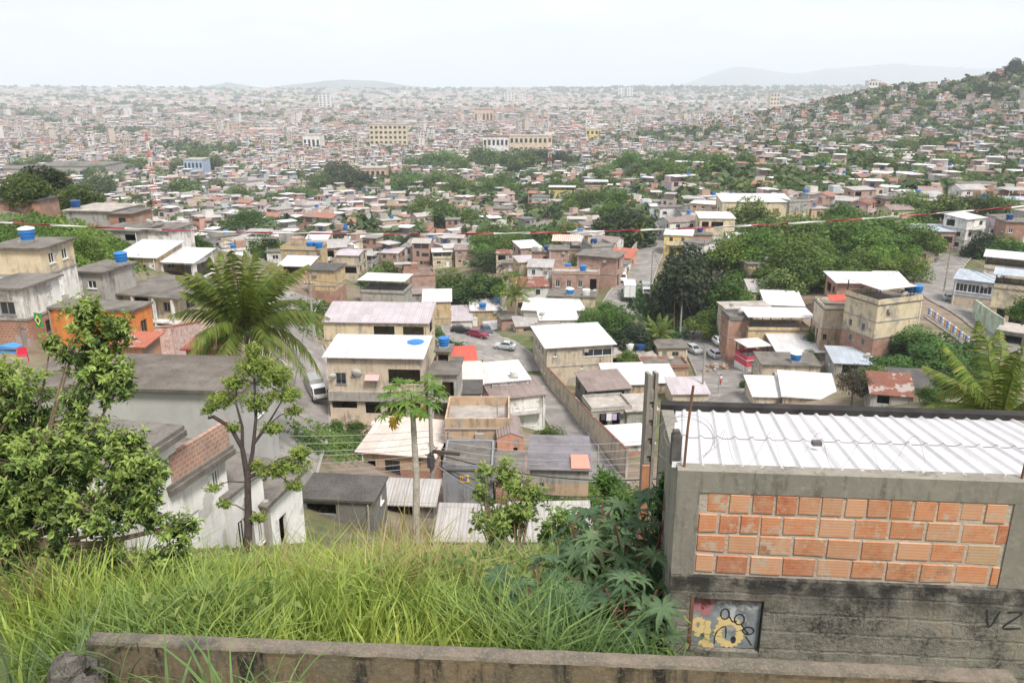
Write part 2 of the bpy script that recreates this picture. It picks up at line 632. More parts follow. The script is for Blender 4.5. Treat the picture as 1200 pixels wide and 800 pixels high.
def paint(name, c, rough=.35):
    if name not in _MC:
        _MC[name] = m_plain(name, c, rough, 0, .5, .04)
    return _MC[name]
EXPO = 1.03
SKYS = 0.11
SUNS = 2.5
CLOUD = (5.3, 5.28, 5.28)
HAZE = 1.5e-4
# ---------------------------------------------------------------- camera, light, sky, haze
cam = bpy.data.cameras.new('camera')
cam.sensor_width = 36
cam.lens = 36 * F / 1200
cam.clip_start = .1
cam.clip_end = 60000
camo = bpy.data.objects.new('camera', cam)
col.objects.link(camo)
camo.location = (0, 0, CZ)
camo.rotation_euler = (math.pi / 2 - PIT, 0, 0)
scene.camera = camo
scene.view_settings.view_transform = 'Standard'
scene.view_settings.look = 'None'
scene.view_settings.gamma = 1
scene.view_settings.use_curve_mapping = False
scene.view_settings.exposure = EXPO
scene.cycles.use_denoising = True
scene.cycles.max_bounces = 6
scene.cycles.diffuse_bounces = 3
scene.cycles.volume_bounces = 1
scene.cycles.transparent_max_bounces = 6
scene.cycles.caustics_reflective = False
scene.cycles.caustics_refractive = False
scene.cycles.sample_clamp_indirect = 4
SUN_EL, SUN_AZ = math.radians(58), math.radians(148)   # azimuth from +Y clockwise: behind the camera's left
w = bpy.data.worlds.new('World')
scene.world = w
w.use_nodes = True
wn = w.node_tree
bg = wn.nodes['Background']
bg.inputs['Strength'].default_value = SKYS
sky = wn.nodes.new('ShaderNodeTexSky')
sky.sky_type = 'NISHITA'
sky.sun_disc = False
sky.sun_elevation = SUN_EL
sky.sun_rotation = SUN_AZ
sky.air_density = 1.0
sky.dust_density = 2.0
tcw = wn.nodes.new('ShaderNodeTexCoord')
mpw = wn.nodes.new('ShaderNodeMapping')
mpw.inputs['Scale'].default_value = (1.6, 1.6, 6.5)
wn.links.new(tcw.outputs['Generated'], mpw.inputs['Vector'])
nzw = wn.nodes.new('ShaderNodeTexNoise')
nzw.inputs['Scale'].default_value = 1.7
nzw.inputs['Detail'].default_value = 5
nzw.inputs['Roughness'].default_value = .55
wn.links.new(mpw.outputs[0], nzw.inputs['Vector'])
mr = wn.nodes.new('ShaderNodeMapRange')
mr.inputs[1].default_value = .36
mr.inputs[2].default_value = .64
mr.inputs[3].default_value = .80
mr.inputs[4].default_value = 1.0
wn.links.new(nzw.outputs['Fac'], mr.inputs[0])
mxw = wn.nodes.new('ShaderNodeMix')
mxw.data_type = 'RGBA'
wn.links.new(mr.outputs[0], mxw.inputs[0])
wn.links.new(sky.outputs[0], mxw.inputs[6])
cmw = wn.nodes.new('ShaderNodeMix')
cmw.data_type = 'RGBA'
nz2 = wn.nodes.new('ShaderNodeTexNoise')
nz2.inputs['Scale'].default_value = 2.6
nz2.inputs['Detail'].default_value = 6
nz2.inputs['Roughness'].default_value = .6
wn.links.new(mpw.outputs[0], nz2.inputs['Vector'])
mr2 = wn.nodes.new('ShaderNodeMapRange')
mr2.inputs[1].default_value = .40
mr2.inputs[2].default_value = .62
wn.links.new(nz2.outputs['Fac'], mr2.inputs[0])
wn.links.new(mr2.outputs[0], cmw.inputs[0])
cmw.inputs[6].default_value = (CLOUD[0] * .82, CLOUD[1] * .85, CLOUD[2] * .90, 1)
cmw.inputs[7].default_value = (*CLOUD, 1)
wn.links.new(cmw.outputs[2], mxw.inputs[7])
wn.links.new(mxw.outputs[2], bg.inputs['Color'])
sun = bpy.data.lights.new('sun', 'SUN')
sun.energy = SUNS
sun.angle = math.radians(14)
sun.color = (1, .95, .87)
so = bpy.data.objects.new('sun', sun)
col.objects.link(so)
so.location = (0, 0, 300)
d = Vector((math.sin(SUN_AZ) * math.cos(SUN_EL), math.cos(SUN_AZ) * math.cos(SUN_EL), math.sin(SUN_EL)))
so.rotation_euler = d.to_track_quat('Z', 'Y').to_euler()
hb = MB().box(-15000, -2500, -12, 15000, 19000, 620)
hz = hb.build('haze', [], uv=False)
tag(hz, kind='stuff')
hm = bpy.data.materials.new('haze_air')
hm.use_nodes = True
hn = hm.node_tree
hn.nodes.remove(hn.nodes['Principled BSDF'])
pv = hn.nodes.new('ShaderNodeVolumePrincipled')
pv.inputs['Color'].default_value = (.83, .90, 1.0, 1)
pv.inputs['Density'].default_value = HAZE
pv.inputs['Anisotropy'].default_value = 0.0
hn.links.new(pv.outputs[0], hn.nodes['Material Output'].inputs['Volume'])
hz.data.materials.append(hm)

# ---------------------------------------------------------------- ground sheet
az = np.concatenate([np.arange(-180, -48, 4.0), np.arange(-48, 48.01, .7), np.arange(52, 180, 4.0)])
rr = np.concatenate([[0.0], np.geomspace(1.2, 18500, 300)])
A, RR = np.meshgrid(np.radians(az), rr)
gx, gy = RR * np.sin(A), RR * np.cos(A)
gx = np.clip(gx, -14900, 14900)
gy = np.clip(gy, -2400, 18900)
gz = np.zeros_like(gx)
for i in range(gx.shape[0]):
    gz[i] = H(gx[i], gy[i])
V = np.stack([gx.ravel(), gy.ravel(), gz.ravel()], 1)
na = len(az)
Q = []
for i in range(len(rr) - 1):
    a0 = np.arange(na)
    a1 = (a0 + 1) % na
    Q.append(np.stack([i * na + a0, (i + 1) * na + a0, (i + 1) * na + a1, i * na + a1], 1))
Q = np.concatenate(Q)
t = NT('ground_soil')
v = t.coords('Object', rnd=False)
big = t.noise(v, .02, 6, .65)
small = t.noise(v, .45, 5, .6)
c1 = t.mix(t.ramp(small, .35, .65), (.055, .085, .025), (.13, .145, .055))
c2 = t.mix(t.ramp(small, .35, .65), (.17, .12, .085), (.26, .21, .165))
cg = t.mix(t.ramp(big, .42, .58), c1, c2)
t.bump(small, .4, .2)
ground = np_mesh('ground', V, Q, [t.out(cg, .95)], smooth=True)
tag(ground, kind='structure')

# far hills and mountains: ridges with real depth
def ridge(name, pts, depth, m):
    """pts: (px, py) skyline; a ridge with slopes both ways at the given depth."""
    mbx = []
    rows = []
    xs = np.linspace(pts[0][0], pts[-1][0], 160)
    ys = np.interp(xs, [p[0] for p in pts], [p[1] for p in pts])
    rg = np.random.default_rng(int(depth))
    n1 = np.convolve(rg.normal(0, 1, 200), np.ones(9) / 9, 'same')[:160]
    ys = ys + n1 * .9
    tops = [P(x, y, depth) for x, y in zip(xs, ys)]
    V, Q = [], []
    prof = [(-1.0, 0), (-.7, .22), (-.42, .5), (-.2, .8), (0, 1), (.3, .75), (.8, .2), (1.1, 0)]
    wd = depth * .16
    for i, tp in enumerate(tops):
        for k, (dy, f) in enumerate(prof):
            j = 1 + .25 * math.sin(i * .35 + k * 1.7) + .15 * math.sin(i * .9 + k)
            V.append((tp.x * (1 + dy * .1), tp.y + dy * wd, -8 + (max(tp.z, 5) + 8) * (f if f in (0, 1) else f * j * .95)))
    n = len(prof)
    for i in range(len(tops) - 1):
        for k in range(n - 1):
            Q.append((i * n + k, i * n + k + n, i * n + k + n + 1, i * n + k + 1))
    o = np_mesh(name, V, Q, [m], smooth=True)
    tag(o, kind='structure')
    return o


mtm = m_plaster('far_forest', (.05, .08, .04), stain=.4, stc=(.16, .14, .11), streak=False, sc=.002, bump=0)
ridge('hills', [(-60, 108), (60, 105), (160, 106), (230, 103), (270, 97.5), (310, 103), (350, 98.5), (400, 93), (440, 95), (480, 101), (520, 104), (560, 102), (620, 103), (700, 102), (760, 105), (800, 107)], 8600, mtm)
ridge('mountains', [(690, 108), (760, 104), (800, 98), (840, 84), (862, 78), (890, 81), (930, 87), (965, 82), (1000, 79), (1045, 74), (1080, 77), (1130, 80), (1200, 82), (1290, 92), (1400, 106)], 13500, mtm)
# ---------------------------------------------------------------- house kit
def panel(mb, o, u, w, z0, z1, holes, mi, rd=.2):
    ux, uy = u
    ins = Vector((-uy, ux, 0))             # inward
    pt = lambda a, z: (o[0] + ux * a, o[1] + uy * a, z)
    hs = [h for h in holes if h[1] < z1 - .01 and h[3] > z0 + .01]
    hs = [(max(.03, h[0]), max(z0, h[1]), min(w - .03, h[2]), min(z1, h[3])) for h in hs]
    xs = sorted({0, w, *[h[0] for h in hs], *[h[2] for h in hs]})
    zs = sorted({z0, z1, *[h[1] for h in hs], *[h[3] for h in hs]})
    for a, b in zip(xs, xs[1:]):
        for c, d in zip(zs, zs[1:]):
            m, n = (a + b) / 2, (c + d) / 2
            if any(h[0] < m < h[2] and h[1] < n < h[3] for h in hs):
                continue
            mb.face([pt(a, c), pt(b, c), pt(b, d), pt(a, d)], mi)
    for h in hs:
        c = [Vector(pt(h[0], h[1])), Vector(pt(h[2], h[1])), Vector(pt(h[2], h[3])), Vector(pt(h[0], h[3]))]
        for k in range(4):
            p, q = c[k], c[(k + 1) % 4]
            mb.face([p, q, q + ins * rd, p + ins * rd][::-1], mi)


_WM = {}


def win_mesh(kind, w, h, fk):
    w, h = round(w * 5) / 5, round(h * 5) / 5
    w, h = max(w, .4), max(h, .4)
    key = (kind, w, h, fk)
    if key in _WM:
        return _WM[key]
    fr = MB()
    t = .07
    if kind == 'w':
        fr.box(-w / 2, -.05, -h / 2, -w / 2 + t, .03, h / 2)
        fr.box(w / 2 - t, -.05, -h / 2, w / 2, .03, h / 2)
        fr.box(-w / 2 + t, -.05, h / 2 - t, w / 2 - t, .03, h / 2)
        fr.box(-w / 2 + t, -.05, -h / 2, w / 2 - t, .03, -h / 2 + t)
        fr.box(-w / 2 - .08, -.19, -h / 2 - .06, w / 2 + .08, -.05, -h / 2)
        nm = 2 if w > 1.5 else 1
        for i in range(nm):
            x = -w / 2 + w * (i + 1) / (nm + 1)
            fr.box(x - .03, -.045, -h / 2 + t, x + .03, .025, h / 2 - t)
        pn = MB()
        pn.box(-w / 2 + .03, -.01, -h / 2 + .03, w / 2 - .03, .012, h / 2 - .03)
        fm = fr.mesh('window')
        fm.materials.append(MT(fk))
        pm = pn.mesh('pane')
        pm.materials.append(MT('glass'))
    elif kind == 'd':
        fr.box(-w / 2, -.05, -h / 2, -w / 2 + .06, .03, h / 2)
        fr.box(w / 2 - .06, -.05, -h / 2, w / 2, .03, h / 2)
        fr.box(-w / 2 + .06, -.05, h / 2 - .06, w / 2 - .06, .03, h / 2)
        fr.box(-w / 2 + .06, -.02, -h / 2, w / 2 - .06, .02, h / 2 - .06)
        fr.box(-w / 2 + .16, -.035, .1, w / 2 - .16, -.02, h / 2 - .25)
        fr.box(-w / 2 + .16, -.035, -h / 2 + .2, w / 2 - .16, -.02, -.05)
        fm = fr.mesh('door')
        fm.materials.append(MT(fk))
        pn = MB()
        pn.tube([(w / 2 - .15, -.06, -.1), (w / 2 - .15, -.06, .08)], .025, 5)
        pm = pn.mesh('handle')
        pm.materials.append(MT('steel'))
    elif kind == 's':                                  # roller shutter / metal gate
        n = max(4, int(h / .18))
        for i in range(n):
            z = -h / 2 + h * i / n
            fr.box(-w / 2, -.03 - .02 * (i % 2), z, w / 2, .02, z + h / n)
        fm = fr.mesh('shutter')
        fm.materials.append(MT(fk))
        pm = None
    elif kind == 'r':                                  # railing
        n = max(3, int(w / .3))
        fr.box(-w / 2, -.03, h / 2 - .06, w / 2, .03, h / 2)
        fr.box(-w / 2, -.03, -h / 2, w / 2, .03, -h / 2 + .06)
        for i in range(n + 1):
            x = -w / 2 + w * i / n
            fr.box(x - .02, -.015, -h / 2 + .06, x + .02, .015, h / 2 - .06)
        fm = fr.mesh('railing')
        fm.materials.append(MT(fk))
        pm = None
    _WM[key] = (fm, pm, {'w': 'window', 'd': 'door', 's': 'shutter', 'r': 'railing'}[kind], {'w': 'pane', 'd': 'handle'}.get(kind))
    return _WM[key]


FOOT = []          # (x, y, radius) of every house already placed
HREG = []          # (object, label info) registry of houses for labelling
HNAME = {}


def rand_open(w, h, ns, rn, door=True, dens=1.0):
    """windows and a door on one wall, in fractions of the wall."""
    out = []
    sh = 1 / ns
    for s in range(ns):
        n = max(1, int(w / 3.1 * dens))
        for i in range(n):
            u = (i + .5 + rn.uniform(-.12, .12)) / n
            q = rn.random()
            if s == 0 and door and i == n // 2:
                out.append(('d', u, s * sh + 1.05 / h, .95 / w, 2.1 / h))
            elif q < .72:
                out.append(('w', u, (s + .58) * sh, rn.choice((1.0, 1.2, 1.4)) / w, 1.0 / h))
            elif q < .85 and w > 4:
                out.append(('o', u, (s + .5) * sh, min(2.4, w / n * .8) / w, 1.7 / h))
    return out


FRM = ('white_paint', 'wood', 'dark_metal', 'white_paint', 'steel')


def house(label, cx, yb, wp, hp, d, yaw=0., wall='cream', roof='flat', rm='slab', ns=None, front=None, left=None, right=None, tilt=0., z=None, name='house',
          ovh=.3, world=None, rn=None, group=None, par=.7, cat='house', sub=True, cover='whitesheet', fnd=2.5, simple=False, band=True, pk='same', rz=0.0, frk=None, cov=(0, 1), zlift=0.):
    rn = rn or RN
    if world is None:
        if z is None:
            p, z = G(cx, yb)
        else:
            p = P(cx, yb, z)
        ang = math.radians(yaw)
        az_ = math.atan2(p.x, p.y)
        W = wp * z / F / max(.35, math.cos(ang))
        Hh = hp * z / F / (CP)
        x, y, z0 = p
        z0 += zlift
    else:
        x, y, z0, W, Hh, ang = world
    W = max(W, 1.2)
    Hh = max(Hh, 1.2)
    if ns is None:
        ns = max(1, round(Hh / 2.8))
    ca, sa = math.cos(ang), math.sin(ang)
    cxs = np.array([x + a * ca - b * sa for a in (-W / 2, W / 2) for b in (0, d)])
    cys = np.array([y + a * sa + b * ca for a in (-W / 2, W / 2) for b in (0, d)])
    fnd = max(.6, z0 - float(H(cxs, cys).min()) + .6)
    root = thing(name, label, cat, (x, y, z0), ang, group)
    walls = wall if isinstance(wall, (list, tuple)) else [wall]
    fk = frk or rn.choice(FRM)
    mats, idx = [], {}

    def mi(k):
        if k not in idx:
            idx[k] = len(mats)
            mats.append(MT(k))
        return idx[k]
    faces = [((-W / 2, 0), (1, 0), W, front, 0), ((W / 2, 0), (0, 1), d, right, 90), ((W / 2, d), (-1, 0), W, [], 180), ((-W / 2, d), (0, -1), d, left, 270)]
    mb = MB()
    opens = []
    lv = len(walls)
    shear = math.tan(math.radians(tilt)) if roof in ('shed',) else 0.0
    for fi, (o, u, ln, ops, rot) in enumerate(faces):
        if ops is None:
            ops = rand_open(ln, Hh, ns, rn, door=(fi == 0)) if not (simple and fi in (2,)) else []
        hs = []
        for kd, uc, vc, ww, hh in ops:
            ww, hh = min(ww * ln, ln * .94), hh * Hh
            if kd != 'o':
                ww, hh = max(.4, round(ww * 5) / 5), max(.4, round(hh * 5) / 5)
            uc_ = min(max(uc * ln, ww / 2 + .06), ln - ww / 2 - .06)
            vc_ = min(max(vc * Hh, hh / 2 + .0), Hh - hh / 2 - .05)
            r_ = (uc_ - ww / 2, vc_ - hh / 2, uc_ + ww / 2, vc_ + hh / 2)
            if ww > ln * .95 or any(r_[0] < q[2] and r_[2] > q[0] and r_[1] < q[3] and r_[3] > q[1] for q in hs):
                continue
            hs.append(r_)
            if kd != 'o':
                opens.append((kd, o, u, uc_, vc_, ww, hh, rot))
        for k in range(lv):
            za, zb = Hh * k / lv, Hh * (k + 1) / lv
            if k == 0:
                panel(mb, o, u, ln, -fnd, 0, [], mi(walls[0]))
            panel(mb, o, u, ln, za, zb, hs, mi(walls[k]))
    top = Hh
    if roof == 'shed' and shear:
        for (o, u, ln, ops, rot) in faces:
            a = Vector((o[0], o[1], Hh))
            b = a + Vector((u[0] * ln, u[1] * ln, 0))
            a2 = Vector((a.x, a.y, Hh + shear * a.y + max(0, -shear * d)))
            b2 = Vector((b.x, b.y, Hh + shear * b.y + max(0, -shear * d)))
            if (a2 - a).length + (b2 - b).length > .02:
                mb.face([a, b, b2, a2], mi(walls[-1]))
    if roof == 'gable':
        rh = math.tan(math.radians(tilt or 18)) * d / 2
        for sx in (-1, 1):
            t3 = [(sx * W / 2, 0, Hh), (sx * W / 2, d, Hh), (sx * W / 2, d / 2, Hh + rh)]
            mb.face(t3 if sx > 0 else t3[::-1], mi(walls[-1]))
    if roof == 'xgable':
        rh = math.tan(math.radians(tilt or 18)) * W / 2
        for yy, s in ((0, 1), (d, -1)):
            t3 = [(-W / 2, yy, Hh), (W / 2, yy, Hh), (0, yy, Hh + rh)]
            mb.face(t3 if s > 0 else t3[::-1], mi(walls[-1]))
    if band and ns > 1:
        for s in range(1, ns):
            zz = Hh * s / ns
            e = .07
            mk = mi('concrete')
            mb.box(-W / 2 - e, -e, zz - .09, W / 2 + e, -.002, zz + .09, mk)
            mb.box(-W / 2 - e, -.001, zz - .09, -W / 2 - .002, d, zz + .09, mk)
            mb.box(W / 2 + .002, -.001, zz - .09, W / 2 + e, d, zz + .09, mk)
    mb.build('wall', mats, root)
    for kd, o, u, uc, vc, ww, hh, rot in opens:
        fm, pm, nm, sn = win_mesh(kd, ww, hh, fk if kd != 'r' else 'white_paint')
        ins = (-u[1], u[0])
        wo = link(nm, fm, [], root, (o[0] + u[0] * uc + ins[0] * .1, o[1] + u[1] * uc + ins[1] * .1, vc), math.radians(rot))
        if pm is not None and sub:
            link(sn, pm, [], wo)
    # roof
    rb = MB()
    if roof == 'flat':
        rb.box(-W / 2 - ovh, -ovh, Hh, W / 2 + ovh, d + ovh, Hh + .16)
        rb.build('roof', [MT(rm)], root)
        top = Hh + .16
        if par and par > .05 and rn.random() < 1:
            pass
    elif roof == 'shed':
        h0 = Hh + max(0, -shear * d) + .01
        rb.slab([(-W / 2 - ovh, -ovh, h0 - shear * ovh + .08), (W / 2 + ovh, -ovh, h0 - shear * ovh + .08), (W / 2 + ovh, d + ovh, h0 + shear * (d + ovh) + .08), (-W / 2 - ovh, d + ovh, h0 + shear * (d + ovh) + .08)], .08)
        rb.build('roof', [MT(rm)], root)
        top = h0 + .08
    elif roof == 'gable':
        tn = math.tan(math.radians(tilt or 18))
        rh = tn * d / 2
        zb = Hh - tn * ovh + .1
        rb.slab([(-W / 2 - ovh, -ovh, zb), (W / 2 + ovh, -ovh, zb), (W / 2 + ovh, d / 2, Hh + rh + .1), (-W / 2 - ovh, d / 2, Hh + rh + .1)], .09)
        rb.slab([(W / 2 + ovh, d + ovh, zb), (-W / 2 - ovh, d + ovh, zb), (-W / 2 - ovh, d / 2 + .002, Hh + rh + .1), (W / 2 + ovh, d / 2 + .002, Hh + rh + .1)], .09)
        rb.build('roof', [MT(rm)], root)
        top = Hh + rh
    elif roof == 'xgable':
        tn = math.tan(math.radians(tilt or 18))
        rh = tn * W / 2
        zb = Hh - tn * ovh + .1
        rb.slab([(-W / 2 - ovh, -ovh, zb), (-.001, -ovh, Hh + rh + .1), (-.001, d + ovh, Hh + rh + .1), (-W / 2 - ovh, d + ovh, zb)][::1], .09)
        rb.slab([(W / 2 + ovh, d + ovh, zb), (.001, d + ovh, Hh + rh + .1), (.001, -ovh, Hh + rh + .1), (W / 2 + ovh, -ovh, zb)], .09)
        rb.build('roof', [MT(rm)], root)
        top = Hh + rh
    elif roof in ('terrace', 'parapet'):
        rb.box(-W / 2 - .1, -.1, Hh, W / 2 + .1, d + .1, Hh + .14)
        rb.build('roof', [MT(rm)], root)
        pb = MB()
        t = .14
        zt = Hh + .14 + par
        pkm = MT(walls[-1] if pk == 'same' else pk)
        pb.box(-W / 2, 0, Hh + .14, W / 2, t, zt)
        pb.box(-W / 2, d - t, Hh + .14, W / 2, d, zt)
        pb.box(-W / 2, t, Hh + .14, -W / 2 + t, d - t, zt)
        pb.box(W / 2 - t, t, Hh + .14, W / 2, d - t, zt)
        pb.build('parapet', [pkm], root)
        top = Hh + .14
        if roof == 'terrace':
            ph = 2.35
            c0, c1 = -W / 2 + W * cov[0], -W / 2 + W * cov[1]
            nx = max(2, int((c1 - c0) / 3.2) + 1)
            pm_ = None
            for i in range(nx):
                xx = c0 + .12 + (c1 - c0 - .24) * i / (nx - 1)
                for yy in (.07, d - .07):
                    q = MB().box(-.06, -.06, 0, .06, .06, ph - par + rz * 0).build('post', [MT('dark_metal' if not simple else 'white_paint')], root, (xx, yy, zt)) if pm_ is None else link('post', pm_, [], root, (xx, yy, zt))
                    pm_ = q.data
            sh_ = math.tan(math.radians(tilt))
            zc = Hh + .14 + ph
            kb = MB()
            kb.slab([(c0 - .4, -.5, zc + .08), (c1 + .4, -.5, zc + .08), (c1 + .4, d + .3, zc + .08 + sh_ * d), (c0 - .4, d + .3, zc + .08 + sh_ * d)], .07)
            kb.build('canopy', [MT(cover)], root)
    FOOT.append((x - math.sin(ang) * d / 2, y + math.cos(ang) * d / 2, max(W, d) * .55))
    return root, W, Hh, top


def on_house(h, u, v, dz=0.0):
    """world point on the roof of a house: u across the front (-.5..5), v metres from the front."""
    root, W, Hh, top = h
    a = root.rotation_euler.z
    lx, ly = u * W, v
    return (root.location.x + lx * math.cos(a) - ly * math.sin(a), root.location.y + lx * math.sin(a) + ly * math.cos(a), root.location.z + top + dz)


_TK = {}


def tank(label, loc, r=.75, h=1.1, mk='tank_blue', lid=None, stand=.25):
    key = (round(r, 2), round(h, 2), mk, lid, stand)
    if key in _TK:
        return dup(_TK[key], loc, RN.uniform(0, 3), label=label)
    t = thing('water_tank', label, 'water tank', loc, 0, 'roof water tanks')
    b = MB()
    prof = [(r * .8, stand), (r * .84, stand + h * .3), (r * .9, stand + h * .32), (r * .9, stand + h * .38), (r * .93, stand + h * .62), (r, stand + h * .64), (r, stand + h * .72), (r * .96, stand + h * .74), (r * .97, stand + h)]
    b.lathe(prof, 18)
    b.build('body', [MT(mk)], t, smooth=False)
    l = MB()
    l.lathe([(r * 1.04, stand + h - .05), (r * 1.04, stand + h + .04), (r * .9, stand + h + .10), (r * .45, stand + h + .2), (r * .2, stand + h + .24)], 18)
    l.build('lid', [MT(lid or mk)], t)
    s = MB()
    s.box(-r * .9, -r * .9, 0, r * .9, r * .9, stand)
    s.build('stand', [MT('concrete')], t)
    _TK[key] = t
    return t


_DS = []


def dish(label, loc, rz, r=.45):
    if _DS:
        return dup(_DS[0], loc, rz, r / .45, label)
    t = thing('satellite_dish', label, 'satellite dish', loc, rz, 'satellite dishes')
    b = MB()
    tilt = Matrix.Rotation(math.radians(-62), 4, 'X')
    b.lathe([(.02, 0), (.15, .01), (.3, .05), (.45, .12), (.45, .135), (.3, .065), (.15, .025), (.02, .015)], 18, cap=False)
    b.v = [tuple(tilt @ Vector(p) + Vector((0, 0, .75))) for p in b.v]
    b.build('bowl', [MT('tank_white')], t)
    m = MB().tube([(0, 0, 0), (0, 0.05, .72)], .03, 6)
    m.build('mast', [MT('steel')], t)
    a = MB().tube([(0, -.12, .55), (0, -.55, .62), (0, -.55, .7)], .015, 5)
    a.build('feed_arm', [MT('dark_metal')], t)
    _DS.append(t)
    return t


def wall_run(label, pxs, height, th=.2, mk='concrete', cap=None, name='boundary_wall', pts=None, capm='concrete', z0=-1.0):
    """a wall that follows ground points."""
    if pts is None:
        pts = [G(*p)[0] for p in pxs]
    t = thing(name, label, 'wall', tuple(pts[0]))
    o = pts[0]
    b, c = MB(), MB()
    for p, q in zip(pts, pts[1:]):
        dv = (q - p)
        dv.z = 0
        n = Vector((-dv.y, dv.x, 0)).normalized() * th / 2
        A, B = p - o, q - o
        A1, B1 = A.copy(), B.copy()
        lo, hi = Vector((0, 0, z0)), Vector((0, 0, height))
        vs = [A - n + lo, B - n + lo, B + n + lo, A + n + lo, A - n + hi, B - n + hi, B + n + hi, A + n + hi]
        i = len(b.v)
        b.v.extend([tuple(x) for x in vs])
        for qd in ((0, 3, 2, 1), (4, 5, 6, 7), (0, 1, 5, 4), (1, 2, 6, 5), (2, 3, 7, 6), (3, 0, 4, 7)):
            b.f.append(tuple(i + k for k in qd))
            b.m.append(0)
            b.c.append((1, 1, 1))
        n2 = n * 1.35
        hi2, hi3 = Vector((0, 0, height + .003)), Vector((0, 0, height + .1))
        vs = [A - n2 + hi2, B - n2 + hi2, B + n2 + hi2, A + n2 + hi2, A - n2 + hi3, B - n2 + hi3, B + n2 + hi3, A + n2 + hi3]
        i = len(c.v)
        c.v.extend([tuple(x) for x in vs])
        for qd in ((0, 3, 2, 1), (4, 5, 6, 7), (0, 1, 5, 4), (1, 2, 6, 5), (2, 3, 7, 6), (3, 0, 4, 7)):
            c.f.append(tuple(i + k for k in qd))
            c.m.append(0)
            c.c.append((1, 1, 1))
    b.build('panel', [MT(mk)], t)
    if cap:
        c.build('coping', [MT(capm)], t)
    return t
# ---------------------------------------------------------------- houses that can be told one by one (pixel of the front base, size in pixels)
O = lambda u, v, w, h: ('o', u, v, w, h)
W_ = lambda u, v, w=.1, h=.3: ('w', u, v, w, h)
D_ = lambda u, w=.12, h=.75: ('d', u, h / 2, w, h)
HH = {}


def HS(key, label, *a, **k):
    HH[key] = house(label, *a, **k)
    rt, W, Hh, top = HH[key]
    d = a[5] if len(a) > 5 else a[4]
    rg = random.Random(key)
    if rg.random() < .6 and W > 4 and not key.startswith('W'):
        xx = rg.choice((-1, 1)) * (W / 2 - .3)
        MB().tube([(xx, -.13, -.3), (xx, -.13, Hh - .1)], .055, 5).build('downpipe', [MT(rg.choice(('white_paint', 'concrete')))], rt)
    if k.get('ns') != 1 and rg.random() < .5 and Hh > 4 and 'L' not in key:
        MB().box(-.4, -.42, -.25, .4, -.075, .25).build('air_conditioner', [MT('slablight')], rt, (rg.uniform(-.3, .3) * W, 0, Hh * .88))
    rf = a[8] if len(a) > 8 else k.get('roof')
    if rf in ('flat', 'parapet') and rg.random() < .6 and W > 3 and not key.startswith('W'):
        for sx in (-1, 1):
            for vv in (.2, d - .2):
                if rg.random() < .7:
                    MB().box(-.1, -.1, 0, .1, .1, rg.uniform(.35, 1.0)).build('column_stub', [MT('concrete')], rt, (sx * (W / 2 - .2), vv, top + .003))
        if rg.random() < .6:
            q = MB()
            for j in range(5):
                bx, by = rg.uniform(-.35, .35) * W, rg.uniform(.25, .8) * d
                q.box(bx, by, .002, bx + rg.uniform(.2, .9), by + rg.uniform(.15, .5), rg.uniform(.08, .35))
            q.build('roof_clutter', [MT(rg.choice(('brick', 'slablight', 'wood')))], rt, (0, 0, top + .002))
    elif rf == 'shed' and rg.random() < .5 and W > 4:
        pass
    return HH[key]


# left slope
HS('L1', 'weathered yellow house with patchy dark roof and white lower floor on left slope', 27, 352, 62, 58, 5, -4, ['white', 'cream'], 'flat', 'slab', 2, z=74,
   front=[W_(.9, .3, .1, .22)], right=[W_(.3, .78, .16, .2), W_(.7, .78, .16, .2), D_(.4, .2, .35)])
HS('L2', 'small house with white shuttered upper floor over bare brick ground floor, far left', 14, 408, 50, 68, 4.2, -6, ['brick', 'white'], 'flat', 'slab', 2, z=60,
   front=[W_(.58, .68, .36, .24), D_(.85, .14, .34)], right=[W_(.6, .25, .3, .2)])
HS('L3', 'low grey rendered house with black roof between yellow house and veranda house', 106, 347, 38, 27, 5, -12, 'grey', 'flat', 'slab', 1, z=82, front=[D_(.2, .2, .8), W_(.62, .5, .3, .36)], right=[])
h = HS('L4', 'cream house on stilts with shaded veranda under wide dark roof', 176, 372, 76, 26, 7, -16, 'cream', 'flat', 'slab', 1, z=84, ovh=1.0, front=[O(.38, .55, .26, .8), D_(.62, .1, .8), W_(.82, .55, .12, .4)],
       right=[W_(.3, .55, .2, .4), W_(.75, .55, .15, .4)], fnd=3.4)
t_ = h[0]
_pm = None
for xx in (-.52, -.16, .2, .52):
    b_ = MB().box(-.12, -.12, -3.3, .12, .12, h[2] - .01)
    q_ = b_.build('veranda_post', [MT('white')], t_, (xx * h[1], -.85, 0)) if _pm is None else link('veranda_post', _pm, [], t_, (xx * h[1], -.85, 0))
    _pm = q_.data
MB().box(-h[1] * .55, -1.0, -.2, h[1] * .55, -.003, -.02).build('veranda_floor', [MT('white')], t_)
HS('L5', 'ochre house with two bright white sheet roofs beside the palm', 163, 326, 50, 24, 6, -10, 'ochre', 'shed', 'whitesheet', 1, z=104, tilt=9, front=[D_(.85, .12, .8)], right=[W_(.5, .5, .2, .4)])
HS('L5b', 'open carport lean-to with white sheet roof joined to ochre house', 209, 328, 42, 20, 5, -10, 'white', 'shed', 'whitesheet', 1, z=104, tilt=9, front=[O(.5, .45, .85, .85)], right=[O(.5, .45, .7, .8)])
HS('L6', 'long unfinished grey concrete house on green hillside under the striped tape', 107, 276, 56, 27, 8, -8, ['grey'], 'flat', 'slablight', 1, z=128, front=[], right=[])
HS('L6b', 'brick cube with one dark window at end of grey concrete hillside house', 143, 274, 26, 22, 6, -8, ['brick'], 'flat', 'slab', 1, z=127, front=[W_(.6, .55, .32, .5)], right=[])
HS('L7', 'plain white rendered house with dark roof below the brick hillside cube', 180, 294, 40, 22, 7, -10, 'white', 'flat', 'slab', 1, z=120, front=[], right=[])
